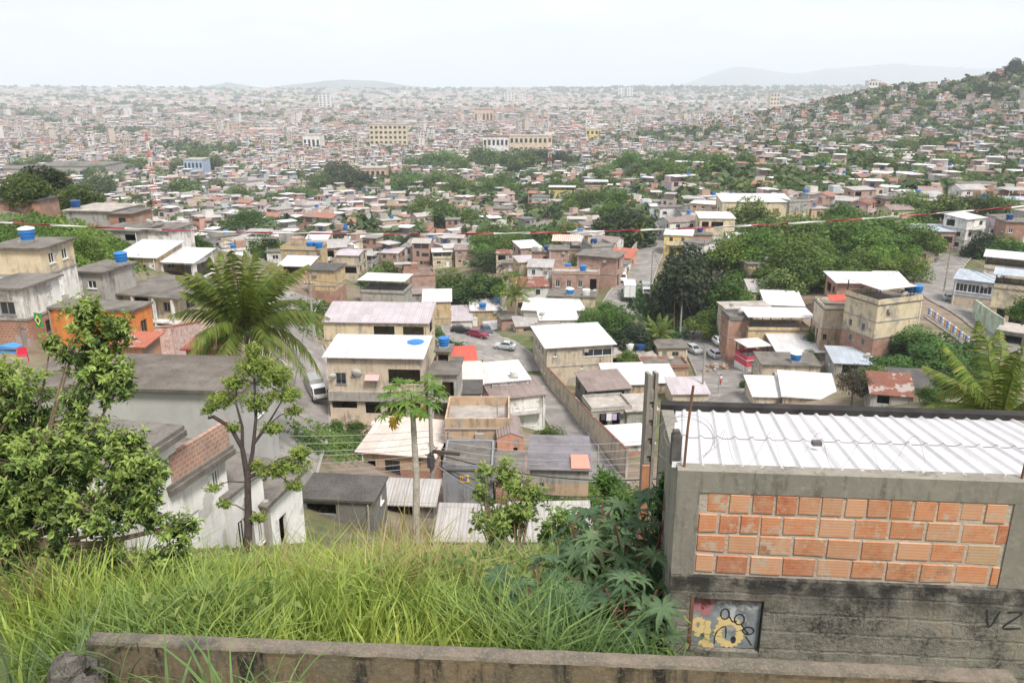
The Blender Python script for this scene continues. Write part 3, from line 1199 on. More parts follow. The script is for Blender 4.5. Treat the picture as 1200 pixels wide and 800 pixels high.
HS('L7b', 'low dark slab roof house on hillside, front of grey concrete house', 140, 283, 50, 12, 6, -10, 'grey', 'flat', 'slab', 1, z=118, front=[O(.8, .4, .3, .6)], right=[])
HS('L8', 'low bare brick shed with black flat roof at left edge of hilltop', 18, 249, 62, 13, 5, -4, 'brick', 'flat', 'slabblack', 1, z=128, front=[], right=[])
HS('L9', 'bright orange house half hidden behind the leafy tree', 112, 412, 108, 48, 2.4, -8, 'orange', 'flat', 'slab', 1, z=62, front=[W_(.83, .35, .09, .4)], right=[W_(.5, .5, .3, .4)], ovh=.15)
HS('L10r', 'low house with red tile lean-to roof beside the orange house', 153, 424, 38, 9, 2.2, -6, 'salmon', 'shed', 'tilebright', 1, z=58, tilt=6, front=[], right=[])
HS('L10s', 'low house with red tile lean-to roof behind the big palm fronds', 240, 428, 42, 8, 2.0, -6, 'salmon', 'shed', 'tilebright', 1, z=59, tilt=6, front=[], right=[])
HS('L11', 'long plain grey house with broad dark flat roof behind the white house', 160, 540, 262, 86, 5.2, -4, 'smooth', 'flat', 'slabbrown', 1, z=46, front=[], right=[W_(.5, .6, .15, .3)], left=[], ovh=.35, fnd=4)
# middle, left of the street
HS('M21a', 'ochre block house with two blue tanks on its terrace', 350, 308, 42, 14, 7, -8, 'ochre', 'parapet', 'slab', 1, z=172, front=[])
HS('M21b', 'shed house with white lean-to roof in front of ochre terrace house', 345, 322, 36, 10, 5, -8, 'tan', 'shed', 'whitesheet', 1, z=160, tilt=10, front=[O(.5, .5, .7, .7)])
HS('M21c', 'plain ochre cube house with dark slab roof beside the palm fronds', 378, 352, 32, 34, 6, -8, ['brick', 'ochre', 'ochre'], 'flat', 'slabblack', 2, z=150, front=[], right=[])
HS('M22', 'beige house with pale sheet roof and open ground floor beyond ochre cube', 408, 322, 26, 22, 7, -6, 'beige', 'gable', 'lilacsheet', 2, z=185, tilt=8, front=[O(.5, .25, .8, .35)])
HS('M23', 'open roof terrace house with two white canopies among the trees', 448, 352, 52, 8, 6, -8, 'grey', 'terrace', 'slab', 1, z=155, cover='whitesheet', par=.5, front=[])
HS('M1', 'long beige house with lilac sheet roof and open gallery above the street', 442, 420, 122, 42, 6.4, -3, 'cream', 'shed', 'lilacsheet', 2, z=117, tilt=10,
   front=[O(.58, .73, .2, .34), O(.86, .73, .2, .34)], right=[O(.5, .73, .5, .34)], left=[], fnd=4)
HS('M2', 'two storey beige house with broad white roof over open garages', 442, 502, 108, 84, 6.2, -3, ['beige', 'beige', 'beige'], 'shed', 'whitesheet', 2, z=95, tilt=5, ovh=.45,
   front=[W_(.14, .70, .11, .17), ('w', .28, .76, .06, .07), O(.82, .74, .34, .2), O(.16, .34, .27, .12), O(.47, .31, .17, .2), O(.72, .31, .2, .2), O(.93, .31, .1, .2)], left=[W_(.5, .7, .3, .2)], right=[])
h = HH['M2']
MB().box(-h[1] * .5, -.35, h[2] * .4, h[1] * .5, -.004, h[2] * .53).build('balcony', [MT('concrete')], h[0])
ab = MB()
ab.slab([(-.8, -.7, -.45), (.8, -.7, -.45), (.8, 0, 0), (-.8, 0, 0)], .04)
ab.build('awning', [paint('pink_awning', (.55, .36, .36), .8)], h[0], (h[1] * -.02, -.004, h[2] * .76))
HS('M2w', 'narrow grey annex with shaded balcony joined to white roofed garage house', 521, 502, 30, 64, 6, -3, ['grey', 'grey'], 'flat', 'slab', 2, z=96, front=[O(.5, .72, .8, .3), O(.5, .32, .8, .36)], right=[])
HS('M9', 'narrow stair tower house carrying a bright blue tank by the red roof', 520, 452, 15, 40, 2.6, -3, 'tan', 'flat', 'slab', 2, z=99, front=[O(.5, .75, .8, .34), O(.5, .3, .7, .4)], right=[])
HS('M10', 'small shed house under smooth bright red sheet roof', 543, 440, 32, 13, 5.5, 6, 'concrete', 'shed', 'redsheet', 1, z=112, tilt=8, front=[O(.45, .6, .6, .5)], ovh=.2)
HS('M11', 'low beige roofed house just below the red roof', 547, 462, 36, 12, 5, 6, 'pink', 'shed', 'beigesheet', 1, z=107, tilt=14, front=[])
HS('M11b', 'pinkish brick cube house with black slab roof beside white strip house', 547, 490, 33, 29, 4.5, 2, 'brickpink', 'flat', 'slabblack', 1, z=101, front=[], right=[])
HS('M12', 'narrow whitewashed strip house with bright white roof and junk on top', 594, 482, 52, 36, 7, 14, 'white', 'shed', 'whitesheet', 2, z=112, tilt=3, front=[], left=[O(.5, .5, .2, .5)])
HS('M12b', 'white house with ridged brown roof, canopy and brick side wall', 609, 500, 60, 36, 5.2, 16, 'white', 'shed', 'brownsheet', 1, z=109, tilt=4, left=[O(.55, .45, .4, .7)], ovh=.3,
   front=[D_(.45, .1, .62), ('s', .72, .3, .25, .58)])
MB().box(-2.0, -1.1, 2.1, 2.9, -.004, 2.2).build('canopy', [MT('greysheet')], HH['M12b'][0])
HS('M13', 'large two storey white roofed workshop with long side windows, centre of photo', 679, 450, 78, 45, 10.5, 11, ['beige', 'beige'], 'shed', 'whitesheet', 2, z=137, tilt=3, ovh=.5,
   front=[('w', .12, .80, .06, .08), ('w', .77, .80, .42, .18), ('w', .53, .45, .03, .12)], left=[W_(.25, .76, .12, .17), W_(.48, .76, .12, .17), W_(.72, .76, .12, .17), W_(.7, .3, .05, .1), W_(.85, .3, .05, .1), D_(.2, .1, .42)])
HS('M18', 'plain ochre windowless block house beside the parked cars', 513, 392, 32, 38, 7, 4, 'ochre', 'shed', 'whitesheet', 2, z=178, tilt=8, front=[], left=[])
HS('M19', 'white house with lilac sheet roof at the end of the car park', 538, 394, 30, 18, 8, 4, 'white', 'shed', 'lilacsheet', 1, z=196, tilt=11, front=[W_(.5, .5, .1, .4)], left=[])
HS('M20', 'wide ochre and brick house under long white roof with two blue tanks', 577, 384, 50, 20, 8, 4, ['tan', 'ochre'], 'shed', 'whitesheet', 1, z=200, tilt=7, front=[D_(.1, .12, .7)])
HS('M20b', 'low white roofed garage house along the car park', 590, 398, 28, 11, 6, 20, 'beige', 'shed', 'whitesheet', 1, z=190, tilt=6, front=[O(.4, .45, .5, .7)])
# bottom centre
HS('M3', 'single storey brick fronted house with large pale beige roof by the pole', 466, 566, 88, 36, 6.6, -10, ['brick', 'tan'], 'shed', 'beigesheet', 1, z=73, tilt=4, ovh=.35,
   front=[W_(.44, .56, .2, .42), O(.15, .42, .12, .6)], right=[W_(.4, .5, .1, .35)])
HS('M6', 'blackened concrete house with flat black roof at foot of the grass', 396, 628, 88, 44, 3.3, -6, 'darkgrey', 'flat', 'slabblack', 1, z=52, front=[O(.3, .75, .4, .3)], right=[W_(.6, .7, .2, .2)], ovh=.15)
HS('M7', 'lean-to house with corrugated fibre cement roof behind papaya trunk', 475, 612, 66, 24, 2.1, -4, 'darkgrey', 'shed', 'greysheet', 1, z=58, tilt=16, front=[O(.4, .5, .7, .7)], right=[])
HS('M5', 'blue grey rendered front wall house with yellow and purple notice', 549, 596, 58, 48, 4.6, 0, 'slate', 'parapet', 'slab', 1, z=62, front=[], par=.25, right=[])
HS('M5b', 'narrow brick house beside blue grey front wall', 596, 606, 30, 46, 4.5, 0, ['brick'], 'flat', 'slab', 1, z=62, front=[], right=[W_(.5, .6, .2, .25)])
HS('M4', 'roofless tan shell of a house with patched brick openings', 560, 556, 74, 55, 5.5, 0, 'tan', 'parapet', 'slablight', 1, z=74, par=.9, front=[O(.9, .5, .16, .6)], left=[])
HS('M4b', 'pink rendered gable ruin with small dark opening beside roofless shell', 598, 556, 30, 44, 4.5, 4, 'salmon', 'xgable', 'brownsheet', 1, z=72, tilt=22, front=[O(.7, .55, .16, .4)], ovh=.02)
HS('M16g', 'low tan house under wet grey purple slab roof and coral panel', 655, 582, 68, 34, 5.6, -3, ['tan', 'grey'], 'shed', 'wet', 1, z=64, tilt=2, front=[W_(.2, .42, .1, .2)], right=[], ovh=.25)
_h = HH['M16g']
cp_ = MB()
cp_.slab([(-.75, -.35, .0), (.75, -.35, 0), (.6, 1.5, .32), (-.75, 1.5, .32)], .05)
cp_.build('coral_panel', [paint('coral_panel', (.72, .25, .19), .8)], _h[0], (_h[1] * .36, 0.2, _h[2] + .2))
HS('M17t', 'low shed house with rusty striped fibre cement roof above the grass', 556, 652, 84, 14, 2.5, -3, 'darkgrey', 'shed', 'greysheet', 1, z=50, tilt=17, front=[])
HS('M17u', 'low shed house with broken grey corrugated roof behind castor plants', 645, 652, 92, 14, 2.5, 2, 'darkgrey', 'shed', 'greysheet', 1, z=47, tilt=16, front=[])
# right of the alley
HS('A1', 'skeletal brown roofed house with bare beams behind the workshop wall', 714, 473, 50, 17, 7, 12, 'darkgrey', 'shed', 'brownsheet', 1, z=124, tilt=4, front=[O(.5, .5, .7, .7)])
HS('A2', 'low grey flat roofed house with washing below the terrace', 716, 502, 48, 22, 5, 10, ['grey'], 'parapet', 'slablight', 1, z=112, par=.4, front=[O(.3, .5, .2, .7), O(.62, .5, .2, .7)])
HS('A3', 'grey slab roofed house against the tall concrete post', 752, 497, 36, 16, 6, 8, 'grey', 'flat', 'slablight', 1, z=112, front=[], par=.4)
HS('A4', 'white roofed house with dark roof hatch at the lower end of the alley', 743, 536, 44, 16, 5, 10, ['brick', 'white'], 'shed', 'whitesheet', 1, z=96, tilt=3, front=[], left=[])
HS('A5', 'low house with two part bright white roof left of the tall post', 737, 462, 50, 12, 7, 4, 'tan', 'shed', 'whitesheet', 1, z=127, tilt=8, front=[])
HS('A6', 'low house with white roof right of the tall post', 775, 458, 36, 10, 6, 4, 'tan', 'shed', 'whitesheet', 1, z=128, tilt=8, front=[])
HS('A7', 'low house with pale lilac roof beside the car street', 809, 470, 42, 8, 5, 2, 'beige', 'shed', 'lilacsheet', 1, z=121, tilt=8, front=[])
HS('A8', 'cream house with blue door and dark slab roof beside the car street', 788, 425, 34, 17, 5, 3, 'cream', 'flat', 'slab', 1, z=146, front=[('w', .58, .58, .22, .4), D_(.2, .16, .8)], right=[])
HS('A9', 'long low house with orange brick parapet strip beside the car street', 780, 440, 54, 9, 4.5, 3, ['tan', 'brick'], 'parapet', 'slab', 1, z=138, par=.5, pk='brick', front=[])
HS('A10', 'low rough roofed yard house with blue tank behind the workshop', 738, 428, 60, 10, 5, 5, 'tan', 'flat', 'slablight', 1, z=145, front=[O(.3, .5, .3, .6)])
# brick cluster beside the truck street
HS('C1', 'brick house with dark flat roof at back left of brick cluster', 634, 310, 22, 14, 6, -6, 'brickpink', 'flat', 'slab', 1, z=208, front=[O(.7, .4, .2, .5)])
HS('C2', 'brick tower house with concrete corner columns under striped canopy', 654, 318, 22, 24, 6, -6, 'brickpink', 'flat', 'slab', 2, z=204, front=[W_(.82, .5, .15, .15)])
HS('C3', 'roof terrace house with red and white striped canopy', 668, 306, 40, 12, 5, -6, 'tan', 'terrace', 'slab', 1, z=214, cover='striped', par=.3, tilt=8)
HS('C4', 'cream windowless house with grey roof behind the brick cluster', 695, 306, 29, 16, 6, -4, 'cream', 'flat', 'bluesheet', 1, z=214, front=[])
HS('C5', 'two storey brick house with black overhanging roof facing the trucks', 698, 340, 44, 38, 7, -22, ['brickpink', 'brickpink'], 'flat', 'slab', 2, z=192, ovh=.5, front=[O(.5, .75, .0, .0)], right=[O(.3, .76, .2, .3), W_(.7, .76, .12, .2), O(.3, .3, .2, .35), W_(.7, .3, .15, .2)])
HS('C6', 'two storey pinkish brick house with three small blue windows and unfinished terrace', 674, 346, 54, 24, 5, -6, 'brickpink', 'parapet', 'slablight', 1, z=184, par=.5,
   front=[W_(.12, .55, .1, .34), W_(.36, .55, .1, .34), W_(.6, .55, .1, .34), O(.88, .5, .14, .6)], right=[])
HS('C7', 'mint and white house with small black window beside brick cluster', 632, 338, 28, 24, 6, -8, ['mint', 'white'], 'shed', 'greysheet', 1, z=190, tilt=6, front=[('w', .25, .78, .14, .2)], right=[W_(.4, .5, .2, .3)])
HS('C8', 'low red brick house below the mint house', 628, 344, 20, 14, 4, -10, 'brick', 'shed', 'bluesheet', 1, z=182, tilt=4, front=[D_(.3, .2, .7)], right=[])
HS('C9', 'long beige house with dark slab roof and two tanks below brick cluster', 670, 362, 54, 14, 6, -6, 'cream', 'flat', 'slab', 1, z=174, front=[O(.5, .5, .02, .7)], right=[])
HS('C10', 'low house with long white roof left above the workshop', 634, 372, 44, 8, 6, -8, 'grey', 'shed', 'whitesheet', 1, z=168, tilt=9, front=[])
HS('C11', 'low house with square white roof and dark eaves above the workshop', 668, 372, 34, 8, 6, 8, 'slate', 'shed', 'whitesheet', 1, z=168, tilt=8, front=[])
HS('C12', 'red tiled lean-to house beside the street wall', 722, 316, 30, 14, 6, -24, 'salmon', 'shed', 'tilebright', 1, z=210, tilt=12, front=[])
HS('C13', 'ochre and white house with open dark doorway facing truck street', 722, 326, 18, 16, 5, -26, ['ochre', 'white'], 'flat', 'slab', 1, z=200, front=[O(.4, .5, .3, .6)])
HS('C14', 'white roofed workshop annex right behind the large workshop', 655, 384, 44, 9, 5, 4, 'white', 'shed', 'whitesheet', 1, z=158, tilt=8, front=[])
# ridge top
HS('B1', 'long yellow hall house with four shuttered brown windows and white roof', 885, 262, 80, 24, 10, -2, 'cream', 'shed', 'whitesheet', 1, z=268, tilt=8, frk='wood',
   front=[('s', .12, .5, .09, .4), ('s', .34, .5, .09, .4), ('s', .56, .5, .09, .4), ('s', .78, .5, .09, .4)])
HS('B2', 'two storey white house with shaded upper gallery below yellow hall', 838, 296, 40, 38, 9, -4, ['white', 'cream'], 'shed', 'whitesheet', 2, z=240, tilt=4, front=[O(.16, .82, .2, .18), O(.5, .82, .34, .18), ('w', .55, .2, .12, .14)])
HS('B3', 'low house with bright white lean-to roof right of white gallery house', 875, 298, 40, 14, 8, -4, 'white', 'shed', 'whitesheet', 1, z=232, tilt=9, front=[])
HS('B4', 'brick cube house with blue tank at top of truck street', 820, 294, 26, 18, 6, -4, 'brickpink', 'flat', 'slab', 1, z=236, front=[O(.6, .5, .12, .4)])
HS('B5', 'low shed house with long white roof beside the dark fig tree', 842, 312, 36, 8, 7, 0, 'white', 'shed', 'whitesheet', 1, z=225, tilt=9, front=[])
HS('B6', 'white house with balcony at far end of truck street', 786, 258, 26, 14, 7, -4, 'white', 'flat', 'slab', 1, z=300)
HS('B7', 'grey unfinished house with open storey beside the yellow hall', 812, 258, 22, 16, 7, -4, 'grey', 'terrace', 'slab', 1, z=290, cover='greysheet')
# right slope
HS('R1', 'small brick and beige house at forest edge on the right', 893, 336, 38, 26, 5, 8, ['brickpink', 'tan'], 'flat', 'slab', 2, z=178, front=[D_(.15, .1, .4), W_(.7, .75, .1, .2)])
HS('R2', 'cream house with grey sheet roof and dark windows near forest edge', 904, 356, 50, 13, 7, -6, 'cream', 'shed', 'greysheet', 1, z=166, tilt=8, front=[W_(.2, .5, .12, .5), W_(.55, .5, .12, .5), W_(.85, .5, .12, .5)])
HS('R3', 'beige house with bright white roof in front of cream grey roofed house', 918, 374, 42, 16, 7, -8, 'beige', 'shed', 'whitesheet', 1, z=157, tilt=9, front=[W_(.5, .5, .08, .3)], right=[O(.5, .4, .5, .4)])
HS('R4', 'beige block house with flat grey roof above the brick tower', 878, 388, 54, 24, 6, 4, 'beige', 'flat', 'slablight', 1, z=152, front=[W_(.12, .62, .2, .3), O(.52, .5, .08, .4)], left=[])
HS('R5', 'narrow bare brick tower house with dark parapet by the parked cars', 863, 416, 23, 40, 5, 2, 'brick', 'parapet', 'slab', 2, z=142, par=.6, pk='darkgrey', front=[], left=[])
HS('R6', 'cream house with ochre parapet under a long white canopy', 911, 414, 72, 26, 5, -2, ['cream', 'ochre'], 'terrace', 'slab', 1, z=140, par=.5, cover='whitesheet', tilt=3, left=[W_(.5, .3, .2, .25)], front=[])
HS('R7', 'grey house with large white roof and red left wall', 941, 432, 62, 20, 7.5, -3, 'grey', 'shed', 'whitesheet', 1, z=133, tilt=6, front=[('w', .75, .45, .06, .2)], left=[], ovh=.4)
HS('R8', 'small house with bright magenta balcony and white canopy', 886, 436, 26, 14, 4, 14, ['white', 'magenta'], 'terrace', 'whitesheet', 1, z=136, par=.6, pk='magenta', cover='whitesheet', left=[])
HS('R9', 'grey slab roofed house with porch and white and blue tank', 925, 454, 66, 26, 6, -5, 'beige', 'flat', 'slab', 1, z=126, front=[O(.55, .42, .6, .6)], left=[W_(.3, .6, .15, .35), W_(.7, .6, .15, .35)])
_h = HH['R9']
pr_ = MB()
pr_.slab([(-2.6, -1.9, 2.1), (4.4, -1.9, 2.1), (4.4, -.005, 2.6), (-2.6, -.005, 2.6)], .07)
pr_.build('porch_roof', [MT('greysheet')], _h[0])
HS('R10a', 'low house with plain white roof behind the corrugated shed, left one', 905, 474, 44, 8, 6, -4, 'beige', 'shed', 'whitesheet', 1, z=115, tilt=8, front=[])
HS('R10b', 'low house with pitched white roof rising right behind the corrugated shed', 948, 476, 58, 10, 7, -12, 'beige', 'shed', 'whitesheet', 1, z=113, tilt=10, front=[])
HS('R11', 'tall cream and grey house with small red roof beside three storey house', 984, 408, 46, 44, 6, -6, ['tan', 'beige'], 'parapet', 'slab', 2, z=132, par=.5, left=[W_(.3, .3, .1, .14), D_(.6, .12, .4)], front=[W_(.1, .3, .08, .14)])
_h = HH['R11']
MB().slab([(-2.2, .4, 1.35), (1.6, .4, 1.35), (1.6, 3, 1.8), (-2.2, 3, 1.8)], .06).build('red_roof', [MT('redsheet')], _h[0], (0, 0, _h[2]))
HS('R12', 'brick house under wide white roof behind three storey cream house', 1008, 356, 56, 24, 7, -4, 'brick', 'shed', 'whitesheet', 1, z=150, tilt=3, front=[W_(.5, .72, .1, .2)], ovh=.6)
HS('R13', 'three storey cream house with brick ground floor and white roofed terrace', 1047, 412, 62, 56, 6.6, 21, ['brick', 'cream', 'cream'], 'terrace', 'slab', 3, z=124, par=.75, cover='whitesheet', tilt=2, cov=(0, .72),
   left=[W_(.25, .5, .1, .13), W_(.65, .5, .1, .13), W_(.3, .2, .08, .13), W_(.7, .2, .08, .13)], front=[])
HS('R14', 'shack with broken red tile roof behind the shed ridge', 1044, 476, 44, 14, 4, -14, 'grey', 'shed', 'tile', 1, z=100, tilt=18, front=[O(.3, .5, .3, .7)])
HS('R14b', 'shack with smooth black roof next to red tiled shack', 1070, 464, 54, 10, 5, -10, 'darkgrey', 'shed', 'slabblack', 1, z=104, tilt=8, front=[])
HS('R14c', 'grey tarp roofed shed house below the three storey house', 1000, 440, 44, 14, 6, -8, 'grey', 'shed', 'bluesheet', 1, z=121, tilt=6, front=[O(.4, .5, .4, .7)])
HS('R15a', 'cream street house with blue grey roof and glazed gallery beside silver car', 1136, 366, 34, 36, 7, -35, ['beige', 'bluegrey'], 'shed', 'bluesheet', 2, z=158, tilt=5,
   left=[], front=[('w', .2, .75, .28, .26), ('w', .5, .75, .28, .26), ('w', .8, .75, .28, .26), D_(.75, .1, .42)])
HS('R15b', 'cream street house with uppermost white canopy on right edge', 1178, 372, 52, 52, 8, -32, ['beige', 'cream', 'cream'], 'terrace', 'slab', 2, z=160, cover='whitesheet', par=.8, front=[W_(.3, .6, .1, .15), W_(.7, .6, .1, .15)])
HS('R15c', 'cream street house with grey blue roofed balcony at right edge', 1190, 386, 50, 44, 6, -32, ['tan', 'cream'], 'terrace', 'slab', 2, z=142, cover='bluesheet', par=.7, front=[O(.5, .3, .3, .4), O(.2, .3, .15, .4)])
HS('R15d', 'low garage house with dark open bays at the right edge', 1200, 412, 46, 20, 5, -38, 'grey', 'flat', 'slablight', 1, z=124, front=[O(.25, .45, .35, .7), O(.7, .45, .35, .7)])
HS('R16', 'brick and tile house among trees upper right', 1092, 290, 46, 18, 7, -8, 'brickpink', 'shed', 'bluesheet', 1, z=215, tilt=6)
HS('R16b', 'small cream house with grey roof among trees upper right', 1082, 306, 24, 9, 6, -6, 'cream', 'shed', 'lilacsheet', 1, z=205, tilt=10)
HS('R17', 'low house with white roof peeping from forest behind brick house', 1048, 338, 28, 7, 6, -4, 'white', 'shed', 'whitesheet', 1, z=172, tilt=9)
HS('R18', 'brick house with tank on dark roof at right edge above the trees', 1192, 284, 30, 22, 7, -10, 'brick', 'flat', 'slab', 1, z=200)
HS('R19', 'cream house at right edge beneath the striped tape', 1192, 258, 26, 22, 8, -10, 'cream', 'flat', 'bluesheet', 1, z=235)
HS('X1', 'low tan house with grey roof tucked behind the workshop palm', 622, 394, 34, 12, 5, 8, 'tan', 'shed', 'greysheet', 1, z=165, tilt=7, front=[O(.4, .45, .3, .6)])
HS('X2', 'small bare brick house between car park palm and workshop', 600, 392, 24, 18, 5, 12, 'brickpink', 'flat', 'slab', 1, z=172, front=[W_(.5, .5, .2, .3)])
HS('X3', 'grey lean to house filling the corner beside the workshop roof', 646, 398, 26, 9, 4, 8, 'grey', 'shed', 'brownsheet', 1, z=150, tilt=8, front=[])
# centre back landmarks
HS('K1', 'yellow terraced house in the centre beside green house', 658, 244, 30, 18, 8, -6, 'yellow', 'terrace', 'slablight', 2, z=440, cover='whitesheet')
HS('K2', 'teal green house left of the yellow terraced house', 633, 252, 20, 20, 8, -6, 'teal', 'flat', 'slab', 2, z=430)
HS('K3', 'two storey brick house with balcony in the centre', 583, 268, 32, 22, 8, -8, 'brickpink', 'flat', 'slab', 2, z=390)
HS('K4', 'pink house on the ridge right of the yellow terraced house', 738, 238, 24, 18, 8, -6, 'pink', 'parapet', 'slab', 2, z=400)
HS('K5', 'blue and white fronted house with white canopy on the ridge', 698, 238, 26, 18, 8, -6, ['blue', 'tan'], 'terrace', 'slab', 2, z=405, cover='whitesheet')

# ---- tanks, dishes and small things
tank('bright blue water tank on the narrow stair tower by the red roof', on_house(HH['M9'], 0, 1.2), .68, 1.0, stand=.2)
p_ = on_house(HH['L1'], -.05, 2.5)
tank('blue water tank with white upper half on the weathered yellow house', p_, .7, 1.0, 'tank_blue', 'tank_white')
tank('blue water tank standing on the roof of low grey rendered house', on_house(HH['L3'], .42, 3.5, .0), .65, .9)
tank('dark blue water tank on the unfinished hillside house', on_house(HH['L6'], -.34, 1), .75, 1.0, 'tank_dark')
tank('left blue tank on terrace of the ochre block house', on_house(HH['M21a'], .32, 1.2), .9, 1.2)
tank('right blue tank on terrace of the ochre block house', on_house(HH['M21a'], .55, 1.2), .9, 1.2)
tank('squat blue tank on front edge of wide ochre and brick house', on_house(HH['M20'], -.22, .9, .2), .9, 1.0)
tank('taller blue tank on roof of wide ochre and brick house', on_house(HH['M20'], .14, 4, .5), .9, 1.6)
tank('blue tank sunk on white roof of garage house', on_house(HH['M2'], .38, 4.6, .05), 1.0, .3, stand=.02)
tank('blue tank with pale lid on the grey slab roofed house', on_house(HH['R9'], .1, 1.5), .85, 1.1, 'tank_blue', 'tank_white')
tank('dark blue tank on terrace of three storey cream house', on_house(HH['R13'], .36, 1.6, .7), .8, 1.0, 'tank_dark')
tank('light blue tank on terrace of three storey cream house', on_house(HH['R13'], .46, .9, .7), .8, 1.0)
tank('blue tank in the yard behind the workshop', on_house(HH['A10'], -.4, .6), .8, 1.1)
tank('dark blue tank on the low yard house', on_house(HH['A10'], .25, 2.5), .85, 1.0, 'tank_dark')
tank('white tank beside dark blue tank on the yard house', on_house(HH['A10'], .05, 2.5), .75, 1.1, 'tank_white')
tank('blue and white tank on long beige house below brick cluster', on_house(HH['C9'], -.05, 1.0), .9, 1.1, 'tank_blue', 'tank_white')
tank('grey white tank on long beige house below brick cluster', on_house(HH['C9'], .3, 1.0), .85, 1.0, 'tank_white')
tank('dark blue tank on cream windowless house', on_house(HH['C4'], .0, .5), .8, 1.0, 'tank_dark')
tank('white tank on brick house at back of brick cluster', on_house(HH['C1'], -.1, .4), .7, 1.0, 'tank_white')
tank('dark blue tank on brick house at back of brick cluster', on_house(HH['C1'], .3, .4), .8, 1.1, 'tank_dark')
tank('blue tank on the unfinished terrace of pinkish brick house', on_house(HH['C6'], .15, 2.2), .8, 1.1)
tank('blue tank on brick cube at top of truck street', on_house(HH['B4'], .0, 2), .9, 1.1, 'tank_dark')
tank('black tank on brick house at right edge', on_house(HH['R18'], -.3, 2), .9, 1.2, 'tank_dark')
tank('white tank on the strip house with junk', on_house(HH['M12'], .2, 1.0), .6, .7, 'tank_white')


def dish_on(label, key, u, v, rz, r=.5, dz=0):
    dish(label, on_house(HH[key], u, v, dz), rz, r)


h = HH['M2']
dish('white dish on left front of white roofed garage house', tuple(Vector(on_house(h, -.44, -.4)) + Vector((0, 0, -h[2] * .36))), .3, .5)
dish('white dish beside air unit of white roofed garage house', tuple(Vector(on_house(h, -.18, -.4)) + Vector((0, 0, -h[2] * .34))), -.1, .6)
dish_on('white dish on corner of three storey cream house terrace', 'R13', .1, .2, .4, .6)
dish_on('small white dish at eaves of beige block house', 'R4', -.42, .3, .2, .55)
dish_on('white dish on dark roof of brick and beige house', 'R1', .1, .5, .2, .5)
dish_on('white dish on grey tarp roofed shed', 'R14c', .3, .4, .1, .6)
dish_on('white dish on workshop annex roof', 'C14', -.45, .3, .2, .6)
dish_on('white dish on orange parapet strip house', 'A9', .1, .2, .1, .6, .3)
dish_on('white dish on the brick tower roof', 'R5', .1, .5, .3, .55, .4)
dish_on('white dish on low white house below the hillside cube', 'L7', -.1, .5, -.3, .6)
dish_on('white dish beside tanks of long beige house', 'C9', .48, .3, .3, .6)
# ---------------------------------------------------------------- streets
ROADS = []


def catmull(P_, n=6):
    out = []
    for i in range(len(P_) - 1):
        p0, p1, p2, p3 = P_[max(i - 1, 0)], P_[i], P_[i + 1], P_[min(i + 2, len(P_) - 1)]
        for k in range(n):
            t = k / n
            out.append(.5 * ((2 * p1) + (p2 - p0) * t + (2 * p0 - 5 * p1 + 4 * p2 - p3) * t * t + (3 * p1 - p0 - 3 * p2 + p3) * t ** 3))
    out.append(P_[-1])
    return out


def road(name, pxs, width, m, lift=.16, kerb=True):
    pts = [G(a, b)[0].to_2d() for a, b in pxs]
    pts = catmull(pts, 8)
    V, Q, mi = [], [], []
    us = [-.5, -.33, -.17, 0, .17, .33, .5]
    prof = []
    for i, p in enumerate(pts):
        t_ = (pts[min(i + 1, len(pts) - 1)] - pts[max(i - 1, 0)]).normalized()
        n_ = Vector((-t_.y, t_.x))
        row = []
        for u in us:
            q = p + n_ * width * u
            row.append((q.x, q.y))
        hs = H(np.array([r[0] for r in row]), np.array([r[1] for r in row]))
        prof.append((row, hs))
        ROADS.append((p.x, p.y, width / 2 + 1.0))
    for row, hs in prof:
        zc = float(hs.max() * .5 + hs.mean() * .5)
        V.append((*row[0], hs[0] - .6))
        for r, hh in zip(row, hs):
            V.append((r[0], r[1], hh + lift))
        V.append((*row[-1], hs[-1] - .6))
    n = len(us) + 2
    for i in range(len(prof) - 1):
        for k in range(n - 1):
            Q.append((i * n + k, i * n + k + 1, (i + 1) * n + k + 1, (i + 1) * n + k))
    Q = np.array(Q)[:, ::-1]
    o = np_mesh(name, V, Q, [m], uv=True)
    tag(o, kind='structure')
    if kerb:
        for s, nm in ((0, 'kerb'), (len(us) - 1, 'kerb')):
            kb = MB()
            path = [Vector((row[s][0], row[s][1], float(hs[s]) + lift + .03)) for row, hs in prof]
            kb.tube(path, .16, 4)
            tag(kb.build(nm, [MT('slablight')]), kind='structure')
    return prof


asph = m_plaster('asphalt', (.215, .20, .19), stain=.55, stc=(.10, .09, .08), streak=False, sc=.5, var=.25, patch=.6)
road('street', [(262, 575), (305, 522), (335, 485), (347, 440), (346, 400), (340, 370), (350, 345)], 7.5, asph)
road('car_park', [(542, 384), (552, 392), (572, 404), (592, 420), (606, 436)], 11, asph)
road('alley', [(622, 440), (634, 460), (656, 490), (680, 521), (708, 566)], 4.4, asph)
road('car_street', [(800, 376), (812, 386), (826, 402), (838, 422), (850, 446), (860, 472), (868, 500)], 8.5, asph)
road('truck_street', [(781, 256), (772, 270), (762, 288), (752, 308), (743, 330), (733, 352), (726, 366)], 9, asph)
road('cross_street', [(772, 378), (795, 383), (822, 384), (850, 380), (868, 376)], 8, asph, lift=.12)
road('hill_road', [(1230, 424), (1180, 392), (1140, 368), (1108, 350), (1096, 332), (1106, 314), (1124, 298)], 8.5, asph)
road('diagonal_road', [(590, 225), (604, 238), (618, 252), (636, 266), (650, 280)], 7, asph)
road('far_road', [(690, 236), (650, 214), (625, 196), (612, 186)], 7, asph, kerb=False)
road('lane', [(446, 300), (438, 285), (436, 272), (446, 262)], 6, asph, kerb=False)


def gz_(x, y, lift=.18):
    return h1(x, y) + lift


